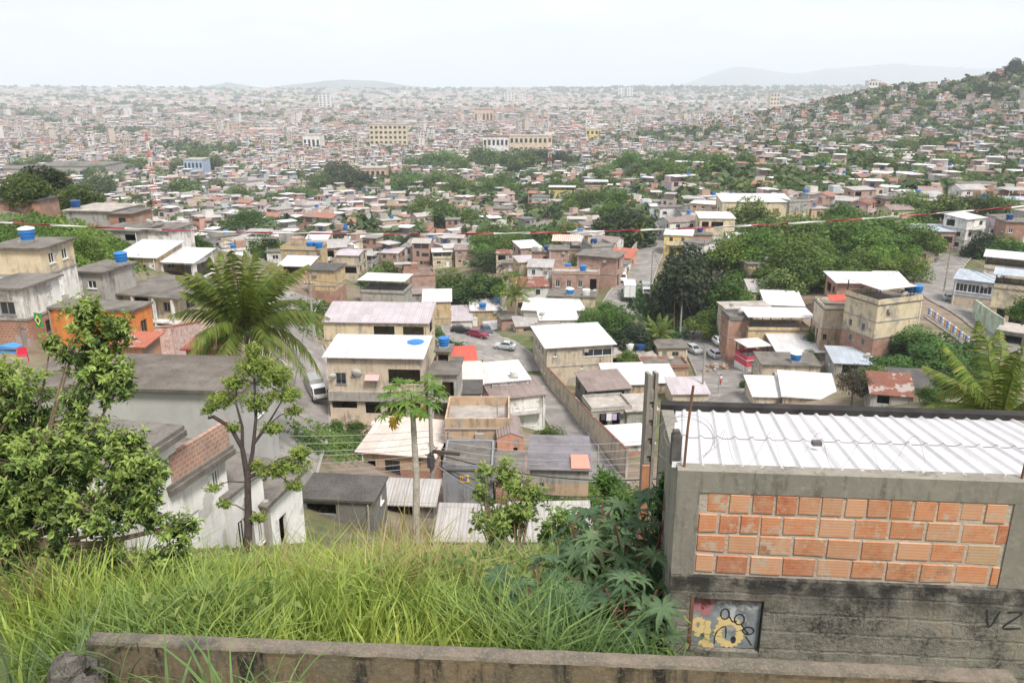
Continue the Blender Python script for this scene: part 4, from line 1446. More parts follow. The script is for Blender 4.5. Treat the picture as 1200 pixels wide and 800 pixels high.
# ---------------------------------------------------------------- vehicles
def car_meshes(L, Wd, Hh, kind):
    """body by cross sections along x (length); returns dict of meshes."""
    if kind == 'hatch':
        prof = [(-.5, .30, .52), (-.485, .22, .62), (-.46, .18, .66), (-.30, .17, .70), (.30, .17, .66), (.44, .18, .60), (.49, .22, .52), (.5, .30, .42)]
        cab = [(-.44, .66, 0), (-.36, .97, 1), (.06, 1.0, 1), (.26, .67, 0)]
    elif kind == 'van':
        prof = [(-.5, .22, .62), (-.49, .17, .68), (-.3, .16, .70), (.3, .16, .68), (.46, .17, .58), (.49, .2, .48), (.5, .28, .4)]
        cab = [(-.49, .66, 0), (-.47, .98, 1), (.18, 1.0, 1), (.40, .63, 0)]
    else:
        prof = [(-.5, .30, .56), (-.485, .22, .64), (-.45, .18, .67), (-.30, .17, .69), (.28, .17, .66), (.42, .18, .60), (.48, .22, .53), (.5, .30, .42)]
        cab = [(-.36, .66, 0), (-.22, .97, 1), (.06, 1.0, 1), (.24, .67, 0)]
    b = MB()
    ring = []
    for x, lo, hi in prof:
        tw = .5 - .06 * max(0, abs(x) - .40) / .10
        ring.append([(x * L, -tw * Wd * .93, lo * Hh), (x * L, -tw * Wd, (lo * .6 + hi * .4) * Hh), (x * L, -tw * Wd * .96, hi * .96 * Hh), (x * L, -tw * Wd * .86, hi * Hh),
                     (x * L, tw * Wd * .86, hi * Hh), (x * L, tw * Wd * .96, hi * .96 * Hh), (x * L, tw * Wd, (lo * .6 + hi * .4) * Hh), (x * L, tw * Wd * .93, lo * Hh)])
    for r in ring:
        b.v.extend(r)
    n = 8
    for i in range(len(ring) - 1):
        for k in range(n):
            l = (k + 1) % n
            b.f.append((i * n + k, (i + 1) * n + k, (i + 1) * n + l, i * n + l))
            b.m.append(0)
            b.c.append((1, 1, 1))
    b.f.append(tuple(range(n)))
    b.f.append(tuple((len(ring) - 1) * n + k for k in reversed(range(n))))
    b.m += [0, 0]
    b.c += [(1, 1, 1)] * 2
    # cabin: pillars and roof
    (x0, z0, _), (x1, z1, _), (x2, z2, _), (x3, z3, _) = cab
    wb, wt = .43 * Wd, .36 * Wd
    low = [(x0 * L, -wb, z0 * Hh), (x3 * L, -wb, z3 * Hh), (x3 * L, wb, z3 * Hh), (x0 * L, wb, z0 * Hh)]
    tp = [(x1 * L, -wt, z1 * Hh), (x2 * L, -wt, z2 * Hh), (x2 * L, wt, z2 * Hh), (x1 * L, wt, z1 * Hh)]
    b.face(tp)
    for k in range(4):
        l = (k + 1) % 4
        b.face([low[k], low[l], tp[l], tp[k]])
    g = MB()
    for k in range(4):
        l = (k + 1) % 4
        q = [Vector(low[k]), Vector(low[l]), Vector(tp[l]), Vector(tp[k])]
        c = sum(q, Vector()) / 4
        nr = (q[1] - q[0]).cross(q[3] - q[0]).normalized() * .012
        lo_ = .84
        g.face([c + (p - c) * lo_ + nr for p in q])
    hl, tl = MB(), MB()
    wmsh = MB()
    return b, g


def wheel_mesh(r, w):
    b = MB()
    b.lathe([(r * .6, -w / 2), (r * .95, -w / 2), (r, -w / 2 + .03), (r, w / 2 - .03), (r * .95, w / 2), (r * .6, w / 2)], 14)
    b.v = [(p[0], p[2], p[1]) for p in b.v]
    me = b.mesh('wheel', smooth=False)
    me.materials.append(MT('rubber'))
    c = MB()
    c.lathe([(r * .1, -w / 2 - .012), (r * .58, -w / 2 - .01), (r * .58, w / 2 + .01), (r * .1, w / 2 + .012)], 10)
    c.v = [(p[0], p[2], p[1]) for p in c.v]
    mc = c.mesh('rim')
    mc.materials.append(MT('steel'))
    return me, mc


WHL = {}


def wheels(root, L, Wd, r, fx=.32, rx=-.31, w=.2):
    if r not in WHL:
        WHL[r] = wheel_mesh(r, w)
    for x in (fx, rx):
        for s in (-1, 1):
            wo = link('wheel', WHL[r][0], [], root, (x * L, s * (Wd / 2 - w / 2 + .02), r))
            link('rim', WHL[r][1], [], wo)


CARM = {}


def car(label, pos, head, colr, kind='hatch', L=4.0, Wd=1.75, Hh=1.48, group='parked cars'):
    """head: direction of the bonnet in degrees, 0 = +X, 90 = away from the camera."""
    p = pos if not isinstance(pos, tuple) or len(pos) == 3 else G(*pos)[0]
    t = thing('parked_car', label, 'car', (p[0], p[1], gz_(p[0], p[1])), math.radians(head), group)
    b, g = car_meshes(L, Wd, Hh, kind)
    b.build('body', [paint('car_paint_%s' % colr[0], colr[1])], t)
    g.build('window', [MT('glass')], t)
    wheels(t, L, Wd, .31)
    for s in (-1, 1):
        MB().box(-.03, -.16, -.07, .04, .16, .07).build('headlight', [MT('steel')], t, (L * .49, s * Wd * .33, Hh * .45))
        MB().box(-.04, -.13, -.1, .03, .13, .1).build('tail_light', [paint('red_lamp', (.35, .02, .02), .3)], t, (-L * .49, s * Wd * .36, Hh * .5))
    MB().box(-.02, -.22, -.06, .02, .22, .06).build('number_plate', [MT('white_paint')], t, (L * .505, 0, Hh * .27))
    MB().box(-.05, -Wd * .42, -.06, .05, Wd * .42, .07).build('bumper', [MT('dark_metal')], t, (L * .5, 0, Hh * .22))
    return t


def lorry(label, px, head, boxL, boxH, Wd, cabL=1.7, cabH=1.75, boxm='white_paint', name='parked_truck', cabc=('white', (.75, .75, .74)), lift=.75):
    p = G(*px)[0]
    t = thing(name, label, 'truck', (p[0], p[1], gz_(p[0], p[1])), math.radians(head), 'parked trucks')
    tot = boxL + cabL + .1
    x0 = -tot / 2
    b = MB()
    b.box(x0, -Wd / 2, lift, x0 + boxL, Wd / 2, lift + boxH)
    b.build('cargo_box', [MT(boxm)], t)
    r = MB()
    for s in (-1, 1):
        r.box(x0 - .03, s * Wd / 2 - .05, lift - .02, x0 + .04, s * Wd / 2 + .05, lift + boxH + .03)
    r.box(x0 - .03, -Wd / 2, lift + boxH - .02, x0 + .05, Wd / 2, lift + boxH + .04)
    r.box(x0 - .04, -.04, lift, x0 - .003, .04, lift + boxH - .03)
    r.box(x0 - .035, -Wd / 2, lift - .02, x0 + .05, Wd / 2, lift + .08)
    r.build('rear_door_frame', [MT('steel')], t)
    c = MB()
    xc = x0 + boxL + .1
    w2 = Wd * .46
    pr = [(xc, .4), (xc + cabL, .4), (xc + cabL + .05, .4 + cabH * .45), (xc + cabL * .78, .4 + cabH * .97), (xc + cabL * .6, .4 + cabH), (xc, .4 + cabH)]
    n = len(pr)
    c.v = [(x, -w2, z) for x, z in pr] + [(x, w2, z) for x, z in pr]
    c.f = [tuple(range(n)), tuple(n + k for k in reversed(range(n)))] + [(k, n + k, n + (k + 1) % n, (k + 1) % n) for k in range(n)]
    c.f = [tuple(reversed(f)) if i >= 2 else f for i, f in enumerate(c.f)]
    c.m = [0] * len(c.f)
    c.c = [(1, 1, 1)] * len(c.f)
    c.build('cab', [paint('truck_' + cabc[0], cabc[1])], t)
    g = MB()
    a, d_ = Vector((pr[2][0], 0, pr[2][1])), Vector((pr[3][0], 0, pr[3][1]))
    nr = Vector((.02, 0, .008))
    e = .08
    g.face([a.lerp(d_, e) + Vector((0, -w2 * .9, 0)) + nr, a.lerp(d_, e) + Vector((0, w2 * .9, 0)) + nr, a.lerp(d_, .92) + Vector((0, w2 * .86, 0)) + nr, a.lerp(d_, .92) + Vector((0, -w2 * .86, 0)) + nr])
    g.build('windscreen', [MT('glass')], t)
    for s in (-1, 1):
        sg = MB()
        q = [(xc + .3, s * (w2 + .006), .4 + cabH * .5), (xc + cabL * .9, s * (w2 + .006), .4 + cabH * .5), (xc + cabL * .72, s * (w2 + .006), .4 + cabH * .9), (xc + .3, s * (w2 + .006), .4 + cabH * .9)]
        sg.face(q if s < 0 else q[::-1])
        sg.build('side_window', [MT('glass')], t)
        MB().box(-.03, -.14, -.08, .03, .14, .08).build('headlight', [MT('steel')], t, (xc + cabL + .02, s * w2 * .75, .8))
        MB().box(-.04, -.07, -.15, .04, .07, .15).build('mirror', [MT('dark_metal')], t, (xc + cabL * .9, s * (w2 + .12), .4 + cabH * .62))
    MB().box(x0 + .1, -.4, .35, xc + cabL * .6, .4, lift - .003).build('chassis', [MT('dark_metal')], t)
    MB().box(-.06, -w2, -.12, .06, w2, .12).build('bumper', [MT('dark_metal')], t, (xc + cabL + .04, 0, .5))
    wheels(t, tot, Wd, .38, (xc + cabL * .5) / tot, (x0 + boxL * .25) / tot, .26)
    return t


car('black car with pale roof parked by white house in the car park', (540, 391), 5, ('black', (.012, .013, .016)))
car('dark red car parked in the middle of the car park', (560, 396), -28, ('red', (.22, .015, .04)))
car('dark blue grey car parked behind the dark red car', (570, 391), -70, ('bluegrey', (.05, .07, .1)))
car('silver car parked beside the workshop in the car park', (592, 410), 165, ('silver', (.42, .44, .46)), 'sedan')
car('grey silver car driving down the middle of the street', (813, 414), -72, ('silver2', (.46, .47, .50)))
car('white silver car parked below the row on the right kerb', (837, 419), 100, ('whitish', (.62, .63, .66)))
car('white car parked second in the row beside the brick tower', (843, 405), -80, ('white', (.74, .75, .76)))
car('white hatchback squeezed between white and black parked cars', (845, 399), -80, ('white', (.74, .75, .76)))
car('black car parked at the head of the street row', (842, 394), -165, ('black', (.012, .013, .016)), 'sedan')
car('silver car parked on the kerb of the hill road', (1117, 354), -14, ('silver', (.42, .44, .46)), 'hatch')
car('white car seen inside the open garage of white roofed house', tuple(on_house(HH['M2'], .12, .4))[:2] + (0,), 180, ('white', (.74, .75, .76)))
car('dark car parked by the grey unfinished ridge house', (802, 262), 170, ('black', (.012, .013, .016)))
car('white car parked at the top of the truck street', (792, 258), 170, ('white', (.74, .75, .76)))
_c = bpy.data.objects['parked_car.010']
_c.location.z = HH['M2'][0].location.z + .05 if abs(HH['M2'][0].location.z - _c.location.z) < 6 else _c.location.z
lorry('white box lorry parked with its rear doors facing camera', (737, 348), 84, 6.2, 2.6, 2.5, 1.9, 2.0)
lorry('small white truck with grey box beside the box lorry', (757, 346), -96, 3.2, 1.9, 1.9, 1.5, 1.5, 'steel', lift=.65)
lorry('small white delivery truck with brownish box on the left street', (371, 466), -64, 2.9, 1.75, 1.75, 1.7, 1.5, 'beigebox' if False else 'steel', lift=.65)
t_ = car('white panel van parked on left side of the truck street', (730, 330), -95, ('vanwhite', (.76, .76, .75)), 'van', 4.1, 1.75, 1.85, 'parked vans')
t_.name = 'parked_van'
t_['category'] = 'van'
del t_['group']


# ---------------------------------------------------------------- people
def person(label, px, rz, shirt, trousers, skin=(.22, .12, .08), stride=.18, bare=False):
    p = G(*px)[0]
    t = thing('person', label, 'person', (p[0], p[1], gz_(p[0], p[1], .2)), rz)
    J = {'pel': (0, 0, .92), 'wa': (0, 0, 1.08), 'ch': (0, 0, 1.3), 'nk': (0, 0, 1.47), 'hd': (0, -.01, 1.58), 'tp': (0, -.01, 1.7),
         'ls': (-.19, 0, 1.4), 'le': (-.24, .03, 1.13), 'lw': (-.23, -.08, .9), 'lh': (-.22, -.11, .82), 'rs': (.19, 0, 1.4), 're': (.24, .05, 1.13), 'rw': (.25, .0, .88), 'rh': (.25, -.02, .8),
         'lp': (-.1, 0, .88), 'lk': (-.1, -stride * .6, .5), 'la': (-.1, -stride * .5, .09), 'lf': (-.1, -stride * .5 - .17, .04),
         'rp': (.1, 0, .88), 'rk': (.1, stride * .2, .48), 'ra': (.1, stride * 1.1, .1), 'rf': (.1, stride * 1.1 - .17, .04)}
    Rd = dict(pel=.15, wa=.135, ch=.16, nk=.06, hd=.1, tp=.07, ls=.07, le=.05, lw=.035, lh=.045, rs=.07, re=.05, rw=.035, rh=.045, lp=.095, lk=.065, la=.045, lf=.04, rp=.095, rk=.065, ra=.045, rf=.04)
    E = [('pel', 'wa'), ('wa', 'ch'), ('ch', 'nk'), ('nk', 'hd'), ('hd', 'tp'), ('ch', 'ls'), ('ls', 'le'), ('le', 'lw'), ('lw', 'lh'), ('ch', 'rs'), ('rs', 're'), ('re', 'rw'), ('rw', 'rh'),
         ('pel', 'lp'), ('lp', 'lk'), ('lk', 'la'), ('la', 'lf'), ('pel', 'rp'), ('rp', 'rk'), ('rk', 'ra'), ('ra', 'rf')]
    ks = list(J)
    me = bpy.data.meshes.new('body')
    me.from_pydata([J[k] for k in ks], [(ks.index(a), ks.index(b)) for a, b in E], [])
    o = link('body', me, [paint('skin', skin, .6)], t)
    md = o.modifiers.new('skin', 'SKIN')
    for i, k in enumerate(ks):
        me.skin_vertices[0].data[i].radius = (Rd[k], Rd[k])
    me.skin_vertices[0].data[0].use_root = True
    sd = o.modifiers.new('sub', 'SUBSURF')
    sd.levels = sd.render_levels = 2
    nm = label.split()[0]
    s = MB()
    s.lathe([(.17, .0), (.16, .18), (.185, .38), (.17, .46), (.08, .54)], 12, 0, (0, 0, .94))
    for sx in (-1, 1):
        a, b_ = Vector(J['ls' if sx < 0 else 'rs']), Vector(J['le' if sx < 0 else 're'])
        s.tube([a, a.lerp(b_, .75)], [.085, .075], 8)
    s.build('shirt', [paint('shirt_' + nm, shirt, .9)], t, smooth=True)
    q = MB()
    q.lathe([(.165, -.1), (.17, .05)], 12, 0, (0, 0, .93))
    for a in 'lr':
        q.tube([J[a + 'p'], J[a + 'k'], Vector(J[a + 'k']).lerp(Vector(J[a + 'a']), .75)], [.11, .085, .065], 8)
    q.build('trousers', [paint('trousers_' + nm, trousers, .9)], t, smooth=True)
    hr = MB()
    hr.lathe([(.115, 1.6), (.118, 1.66), (.09, 1.72), (.03, 1.745)], 10, 0, (0, .012, 0))
    hr.build('hair', [paint('hair', (.015, .012, .01), .7)], t, smooth=True)
    return t


person('dark clothed person standing on the cross street near parked cars', (829, 394), .4, (.015, .015, .018), (.02, .02, .025), stride=.08)
person('person in white shirt and red shorts walking down the street', (844, 452), .2, (.75, .72, .7), (.45, .06, .06))


# ---------------------------------------------------------------- poles
def pole(label, px, top_py, z=None, r=.13, mk='concrete', arm=True, lamp=0, name='utility_pole', lean=0.0, base=True):
    if z is None:
        p, z = G(*px)
    else:
        p = P(*px, z)
    hgt = (px[1] - top_py) * z / F / CP
    t = thing(name, label, 'pole', tuple(p), RN.uniform(-.3, .3), 'utility poles' if name == 'utility_pole' else None)
    q = MB()
    q.tube([(0, 0, -1.0), (lean * hgt * .5, 0, hgt * .5), (lean * hgt, 0, hgt)], [r, r * .85, r * .65], 8)
    q.build('pole', [MT(mk)], t)
    if arm:
        q = MB()
        q.box(-.9, -.06, -.06, .9, .06, .06)
        q.build('cross_arm', [MT('wooddark')], t, (lean * hgt * .95, -.1, hgt * .95))
        for xx in (-.75, -.3, .3, .75):
            i_ = MB()
            i_.lathe([(.03, 0), (.07, .04), (.05, .08), (.07, .12), (.03, .17)], 8)
            i_.build('insulator', [MT('white_paint')], t, (xx + lean * hgt * .95, -.1, hgt * .95 + .06))
    if lamp:
        q = MB()
        q.tube([(0, 0, hgt * .82), (lamp * .5, -.1, hgt * .9), (lamp * 1.3, -.3, hgt * .93)], .04, 6)
        q.build('lamp_arm', [MT('steel')], t)
        q = MB()
        q.box(-.35, -.11, -.07, .35, .11, .07)
        q.build('lamp_head', [MT('steel')], t, (lamp * 1.5, -.34, hgt * .93))
    return Vector((p.x + lean * hgt, p.y, p.z + hgt)), t


PT = {}


def PL(key, *a, **k):
    PT[key] = pole(*a, **k)


PL('a', 'grey utility pole behind the papaya with tangled cables', (508, 600), 438, 62, r=.2, arm=False)
_t = PT['a'][1]
_h = MB()
for k in range(9):
    a = k * .9
    _h.tube([(.25 * math.cos(a), .25 * math.sin(a), 4.3 + .16 * k), (.5 * math.cos(a + 1.5), .4 * math.sin(a + 1.5), 4.6 + .12 * k), (.25 * math.cos(a + 3), .25 * math.sin(a + 3), 4.4 + .15 * k)], .03, 4)
_h.build('cable_tangle', [MT('wire')], _t)
MB().tube([(0, -.2, 3.9), (0, -.2, 4.8)], .28, 10).build('junction_box', [MT('dark_metal')], _t)
MB().box(0, -.1, 5.0, 2.2, .1, 5.25).build('cross_arm', [MT('wooddark')], _t)
PL('b', 'street pole with blue and yellow painted foot by street bushes', (351, 536), 452, 82, r=.16, arm=False)
_q = MB()
_q.lathe([(.175, 0), (.172, 1.3)], 8)
_q.build('blue_band', [paint('band_blue', (.10, .25, .5), .7)], PT['b'][1])
_q = MB()
_q.lathe([(.174, 1.3), (.17, 2.2)], 8)
_q.build('yellow_band', [paint('band_yellow', (.65, .5, .12), .7)], PT['b'][1])
PL('c', 'street pole beside long beige lilac roofed house', (368, 400), 330, 128, r=.22)
PL('d', 'tall street pole with lamp arm at the cross street', (797, 388), 337, 166, r=.22, lamp=2.2)
PL('d2', 'leaning wooden pole beside the lamp pole', (790, 384), 345, 167, r=.16, lean=-.04, arm=False, mk='wood')
PL('e', 'concrete pole in the middle of car street kerb', (822, 468), 408, 124, r=.2, arm=False)
PL('f', 'pole with cross arms at bend of the hill road', (1105, 348), 290, 172, r=.2)
PL('g', 'pole in front of the mint wall on hill road', (1164, 388), 325, 148, r=.2)
PL('h', 'slim pole by the box lorry on truck street', (762, 350), 296, 176, r=.16, arm=False)
PL('i', 'pole behind the lilac roofed house near tree belt', (524, 362), 336, 215, r=.18)
PL('j', 'pole standing in the car park near the silver car', (592, 428), 398, 168, r=.14, arm=False)
PL('k', 'brick coloured post at corner of the brick tower', (851, 416), 376, 141, r=.24, arm=False, mk='brick')
PL('l', 'thin grey street post near the walking person', (841, 466), 440, 124, r=.09, arm=False, mk='steel')
PL('m', 'slim pole in the alley beside the long wall', (700, 562), 520, 78, r=.09, arm=False)
PL('n', 'thin post rising in front of the white brown roofed house', (583, 545), 470, 76, r=.07, arm=False, mk='steel')


def mast(label, px, top_py, z, w0=1.6):
    p = P(*px, z)
    hgt = (px[1] - top_py) * z / F / CP
    t = thing('radio_mast', label, 'mast', tuple(p))
    n = 10
    parts = []
    for s in range(n):
        q = MB()
        z0, z1 = hgt * s / n, hgt * (s + 1) / n
        a, b_ = w0 * (1 - .75 * s / n) / 2, w0 * (1 - .75 * (s + 1) / n) / 2
        r_ = .09
        cs0 = [Vector((sx * a, sy * a, z0)) for sx, sy in ((-1, -1), (1, -1), (1, 1), (-1, 1))]
        cs1 = [Vector((sx * b_, sy * b_, z1)) for sx, sy in ((-1, -1), (1, -1), (1, 1), (-1, 1))]
        for k in range(4):
            q.tube([cs0[k], cs1[k]], r_, 4)
            q.tube([cs0[k], cs1[(k + 1) % 4]], r_ * .7, 4)
            q.tube([cs1[k], cs1[(k + 1) % 4]], r_ * .7, 4)
        q.build('mast_section', [paint('mast_red', (.55, .12, .09), .6) if s % 2 else MT('white_paint')], t)
    return t


mast('tall red and white lattice mast over left plain', (184, 252), 163, 420, 2.6)
mast('shorter red and white lattice mast behind dark tree', (644, 196), 142, 560, 2.4)


# ---------------------------------------------------------------- cables
def wire(label, a, b_, sag, r=.02, mk='wire', name='power_line', group='overhead wires', n=14):
    a, b_ = Vector(a), Vector(b_)
    path = []
    for i in range(n + 1):
        u = i / n
        q = a.lerp(b_, u)
        q.z -= 4 * sag * u * (1 - u)
        path.append(q - a)
    o = MB().tube(path, r, 5).build(name, [MT(mk)], None, a)
    tag(o, label, 'cable', group)
    return o


A_ = PT['a'][0]
for k in range(7):
    zz = 505 + k * 7
    wire('one of the thin pale wires crossing the street left of papaya pole', P(240, zz + 2 + 1.5 * k, 60), P(508, zz - 1, 61.6), .35 + .08 * (k % 3), .024, 'wiregrey', group='pale wires left of the papaya pole')
for k in range(6):
    wire('one of the thin pale wires running right from papaya pole', P(509, 508 + k * 7.5, 61.6), P(762, 516 + k * 8.5, 66), .6 + .1 * (k % 3), .024, 'wiregrey', group='pale wires right of the papaya pole')
wire('thick black cable from papaya pole across the ruin', P(512, 532, 61), P(780, 560, 60), .9, .045)
wire('second thick black cable running lower to the right', P(512, 545, 61), P(780, 570, 58), 1.6, .04)
wire('pale cable dropping from pole in front of blue grey wall', P(512, 545, 60), P(578, 582, 56), .25, .03, 'wiregrey')
D_p = PT['d'][0]
wire('wire from lamp pole to pole by the box lorry', D_p, PT['h'][0], .5, .03)
wire('wire from lamp pole towards the brick tower', D_p, P(852, 380, 142), .6, .03)
wire('wire from lamp pole down to car street pole', D_p, PT['e'][0], .8, .03)
F_p, G_p = PT['f'][0], PT['g'][0]
for k in range(4):
    wire('wire strung between the two hill road poles', F_p + Vector((0, 0, -.5 * k)), G_p + Vector((0, 0, -.5 * k)), .5 + .1 * k, .03, group='wires of the hill road poles')
for k in range(4):
    wire('wire running from the nearer hill road pole out of frame', G_p + Vector((0, 0, -.5 * k)), P(1260, 372 + 9 * k, 118), .8, .03, group='wires leaving the hill road')
wire('long sagging wire from bend pole to cream three storey house', F_p, P(1050, 352, 126), .5, .025)
wire('thin wire crossing in front of the forest to the bend pole', F_p, P(850, 380, 150), 2.0, .03)
wire('long thin wire from the street pole left to the garage house', PT['c'][0], PT['b'][0], 1.2, .03)

# red and white warning tape stretched close to the viewer
pa, pb, pm_ = P(-40, 258, 6.0), P(1240, 238, 6.0), P(600, 273.5, 6.0)
tp = MB()
N = 236
path = []
for i in range(N + 1):
    u = -.5 + 2 * i / N
    q = pa.lerp(pb, u)
    sg = (pa.lerp(pb, .5) - pm_).length * (1 if True else 0)
    q.z -= 4 * sg * u * (1 - u)
    path.append(q)
o_ = path[0].copy()
for i in range(N):
    a, b_ = path[i] - o_, path[i + 1] - o_
    tw0, tw1 = i * .55, (i + 1) * .55
    w_ = .0062
    t0, t1 = Vector((0, math.sin(tw0), math.cos(tw0))) * w_, Vector((0, math.sin(tw1), math.cos(tw1))) * w_
    n0, n1 = Vector((0, math.cos(tw0), -math.sin(tw0))) * .0025, Vector((0, math.cos(tw1), -math.sin(tw1))) * .0025
    m_ = 0 if (i // 4) % 2 == 0 else 1
    c0, c1 = [a - t0 - n0, a + t0 - n0, a + t0 + n0, a - t0 + n0], [b_ - t1 - n1, b_ + t1 - n1, b_ + t1 + n1, b_ - t1 + n1]
    for k in range(4):
        l = (k + 1) % 4
        tp.face([c0[k], c0[l], c1[l], c1[k]], m_)
tag(tp.build('warning_tape', [paint('tape_red', (.28, .025, .05), .5), paint('tape_grey', (.52, .50, .50), .5)], None, o_), 'twisted red and white warning tape stretched across the whole view', 'tape')

# ---------------------------------------------------------------- walls and railings along the streets
wall_run('long pale alley wall with red coping running downhill', [(641, 450), (668, 481), (692, 510), (716, 538), (734, 560)], 3.0, .2, 'beige', True, capm='tile')
wall_run('low concrete wall in front of parked car park house', [(498, 398), (520, 412), (532, 422)], 1.5, .2, 'concrete')
wall_run('beige wall climbing along the truck street', [(712, 336), (728, 318), (740, 300), (749, 288)], 2.2, .2, 'beige', True)
wall_run('low orange earth coloured wall along the cross street', [(808, 378), (830, 374), (852, 373)], 1.3, .3, 'salmon')
wall_run('mint green wall under the street houses', [(1139, 372), (1156, 386), (1173, 398)], 3.4, .2, 'mint')
wall_run('pink pebble dash garden wall below veranda house', [(169, 420), (205, 418), (236, 408)], 2.5, .2, 'pebble', True, capm='tilebright', pts=[P(168, 420, 64), P(205, 418, 65), P(238, 410, 69)])
wall_run('grey retaining wall under the hill road railing', [(1084, 372), (1110, 390), (1138, 412)], .25, .3, 'concrete')


def railing(label, pts, h_, cols):
    t = thing('railing', label, 'railing', tuple(pts[0]))
    L_ = sum((q - p).length for p, q in zip(pts, pts[1:]))
    n_ = int(L_ / 1.1)
    pos = []
    for i in range(n_ + 1):
        s_ = L_ * i / n_
        for p, q in zip(pts, pts[1:]):
            l_ = (q - p).length
            if s_ <= l_ + 1e-6:
                pos.append(p.lerp(q, s_ / l_))
                break
            s_ -= l_
    for i, p in enumerate(pos):
        MB().box(-.22, -.12, 0, .22, .12, h_).build('post', [paint('rail_%d' % (i % 3), cols[i % 3], .7)], t, p - pts[0], math.atan2(pts[1].y - pts[0].y, pts[1].x - pts[0].x))
    q = MB()
    for zz in (.35, h_ * .85):
        q.tube([p - pts[0] + Vector((0, 0, zz)) for p in pos], .07, 5)
    q.build('rail', [MT('slablight')], t)
    return t


rp = [G(*q)[0] + Vector((0, 0, .3)) for q in ((1088, 370), (1112, 388), (1140, 410), (1175, 436))]
railing('concrete railing with blue, white and orange painted posts on hill road', rp, 1.15, ((.12, .25, .55), (.7, .7, .7), (.62, .33, .18)))

# rubble and more cables along the car street
rq = random.Random(31)
hp = MB()
pc = G(846, 432)[0]
for i in range(60):
    x, y = rq.gauss(0, 1.6), rq.gauss(0, 1.1)
    r = rq.uniform(.12, .4)
    z = max(0, .9 - .45 * math.hypot(x * .7, y)) + rq.uniform(-.1, .1)
    M_ = Matrix.Translation((x, y, z)) @ Matrix.Rotation(rq.uniform(0, 3), 4, 'Z') @ Matrix.Rotation(rq.uniform(-.6, .6), 4, 'X')
    hp.box(-r, -r * .7, -r * .5, r, r * .7, r * .5, 0 if rq.random() < .6 else 1, M_)
tag(hp.build('rubble', [m_plain('earth_rubble', (.36, .25, .17), .95, var=.3), MT('slablight')], None, (pc.x, pc.y, h1(pc.x, pc.y))), kind='stuff')
for k, (a, b_) in enumerate((('e', 'k'), ('e', 'l'), ('d', 'k'), ('i', 'j'), ('c', 'i'), ('j', 'd'), ('h', 'd2'))):
    wire(['cable from car street pole to brick coloured post', 'cable from car street pole to thin grey post', 'cable from lamp pole to brick coloured post', 'cable from tree belt pole to car park pole',
          'cable from lilac roofed house pole to tree belt pole', 'cable from car park pole to the lamp pole', 'cable from lorry pole to leaning wooden pole'][k], PT[a][0], PT[b_][0], .7, .03)
# ---------------------------------------------------------------- trees
def crown_mesh(name, seed, n, lobes, leaf, dark, light, flat=.8, gap=.25):
    """unit crown: radius .5 across, 0..1 high; many small leaf clumps on uneven lobes."""
    rg = np.random.default_rng(seed)
    L_ = []
    for i in range(lobes):
        a = rg.uniform(0, 2 * np.pi)
        r = math.sqrt(rg.uniform(0, 1)) * .34
        z = rg.uniform(.22, .74) * (1 - .35 * r / .34)
        L_.append((r * math.cos(a), r * math.sin(a), z, rg.uniform(.12, .24)))
    L_.append((0, 0, .62, .27))
    w_ = np.array([l[3] ** 2 for l in L_])
    pick = rg.choice(len(L_), n, p=w_ / w_.sum())
    C = np.array(L_)[pick]
    d = rg.normal(0, 1, (n, 3))
    d /= np.linalg.norm(d, axis=1)[:, None]
    rad = C[:, 3] * np.where(rg.random(n) < .75, rg.uniform(.8, 1.1, n), rg.uniform(.3, .8, n))
    ctr = C[:, :3] + d * rad[:, None] * np.array([1, 1, flat * 1.1])
    keep = np.sin(ctr[:, 0] * 21 + seed) * np.sin(ctr[:, 1] * 19 + 1) * np.sin(ctr[:, 2] * 23 + 2) < 1 - gap
    ctr, d = ctr[keep], d[keep]
    n = len(ctr)
    nrm = d * .75 + rg.normal(0, .55, (n, 3)) + np.array([0, 0, .35])
    nrm /= np.linalg.norm(nrm, axis=1)[:, None]
    a = np.cross(nrm, rg.normal(0, 1, (n, 3)))
    a /= np.linalg.norm(a, axis=1)[:, None]
    b = np.cross(nrm, a)
    s = leaf * rg.uniform(.6, 1.4, n)[:, None]
    e = .55
    bend = nrm * s * .35
    V = np.stack([ctr - a * s, ctr - b * s * e - bend * .3, ctr + a * s - bend, ctr + b * s * e - bend * .3], 1).reshape(-1, 3)
    Q = np.arange(4 * n).reshape(-1, 4)
    t_ = rg.beta(1.4, 1.8, n)[:, None]
    lob = rg.uniform(-.25, .25, len(L_))[pick][keep][:, None]
    t_ = np.clip(t_ + lob, 0, 1)
    fc = np.array(dark) * (1 - t_) + np.array(light) * t_
    me = np_mesh(name, V, Q, [MT('leaf')], fc=fc)
    m = me.data
    bpy.data.objects.remove(me)
    return m


DG, LG = (.055, .10, .024), (.19, .28, .07)
CR = {
    'a': [crown_mesh('crown', 1, 2600, 13, .030, DG, LG), crown_mesh('crown', 2, 2600, 11, .031, DG, LG), crown_mesh('crown', 3, 2600, 16, .029, DG, LG), crown_mesh('crown', 14, 2400, 9, .033, DG, LG)],
    'd': [crown_mesh('crown', 4, 11000, 26, .029, (.035, .055, .025), (.11, .14, .065), gap=.05), crown_mesh('crown', 5, 6500, 20, .026, (.035, .07, .02), (.13, .20, .05), gap=.1)],
    'b': [crown_mesh('crown', 6, 6000, 20, .024, (.05, .11, .018), (.20, .31, .055)), crown_mesh('crown', 7, 5500, 17, .025, (.05, .11, .018), (.20, .31, .055))],
    'g': [crown_mesh('crown', 8, 3500, 12, .02, (.06, .06, .05), (.13, .125, .11), gap=.3)],
}


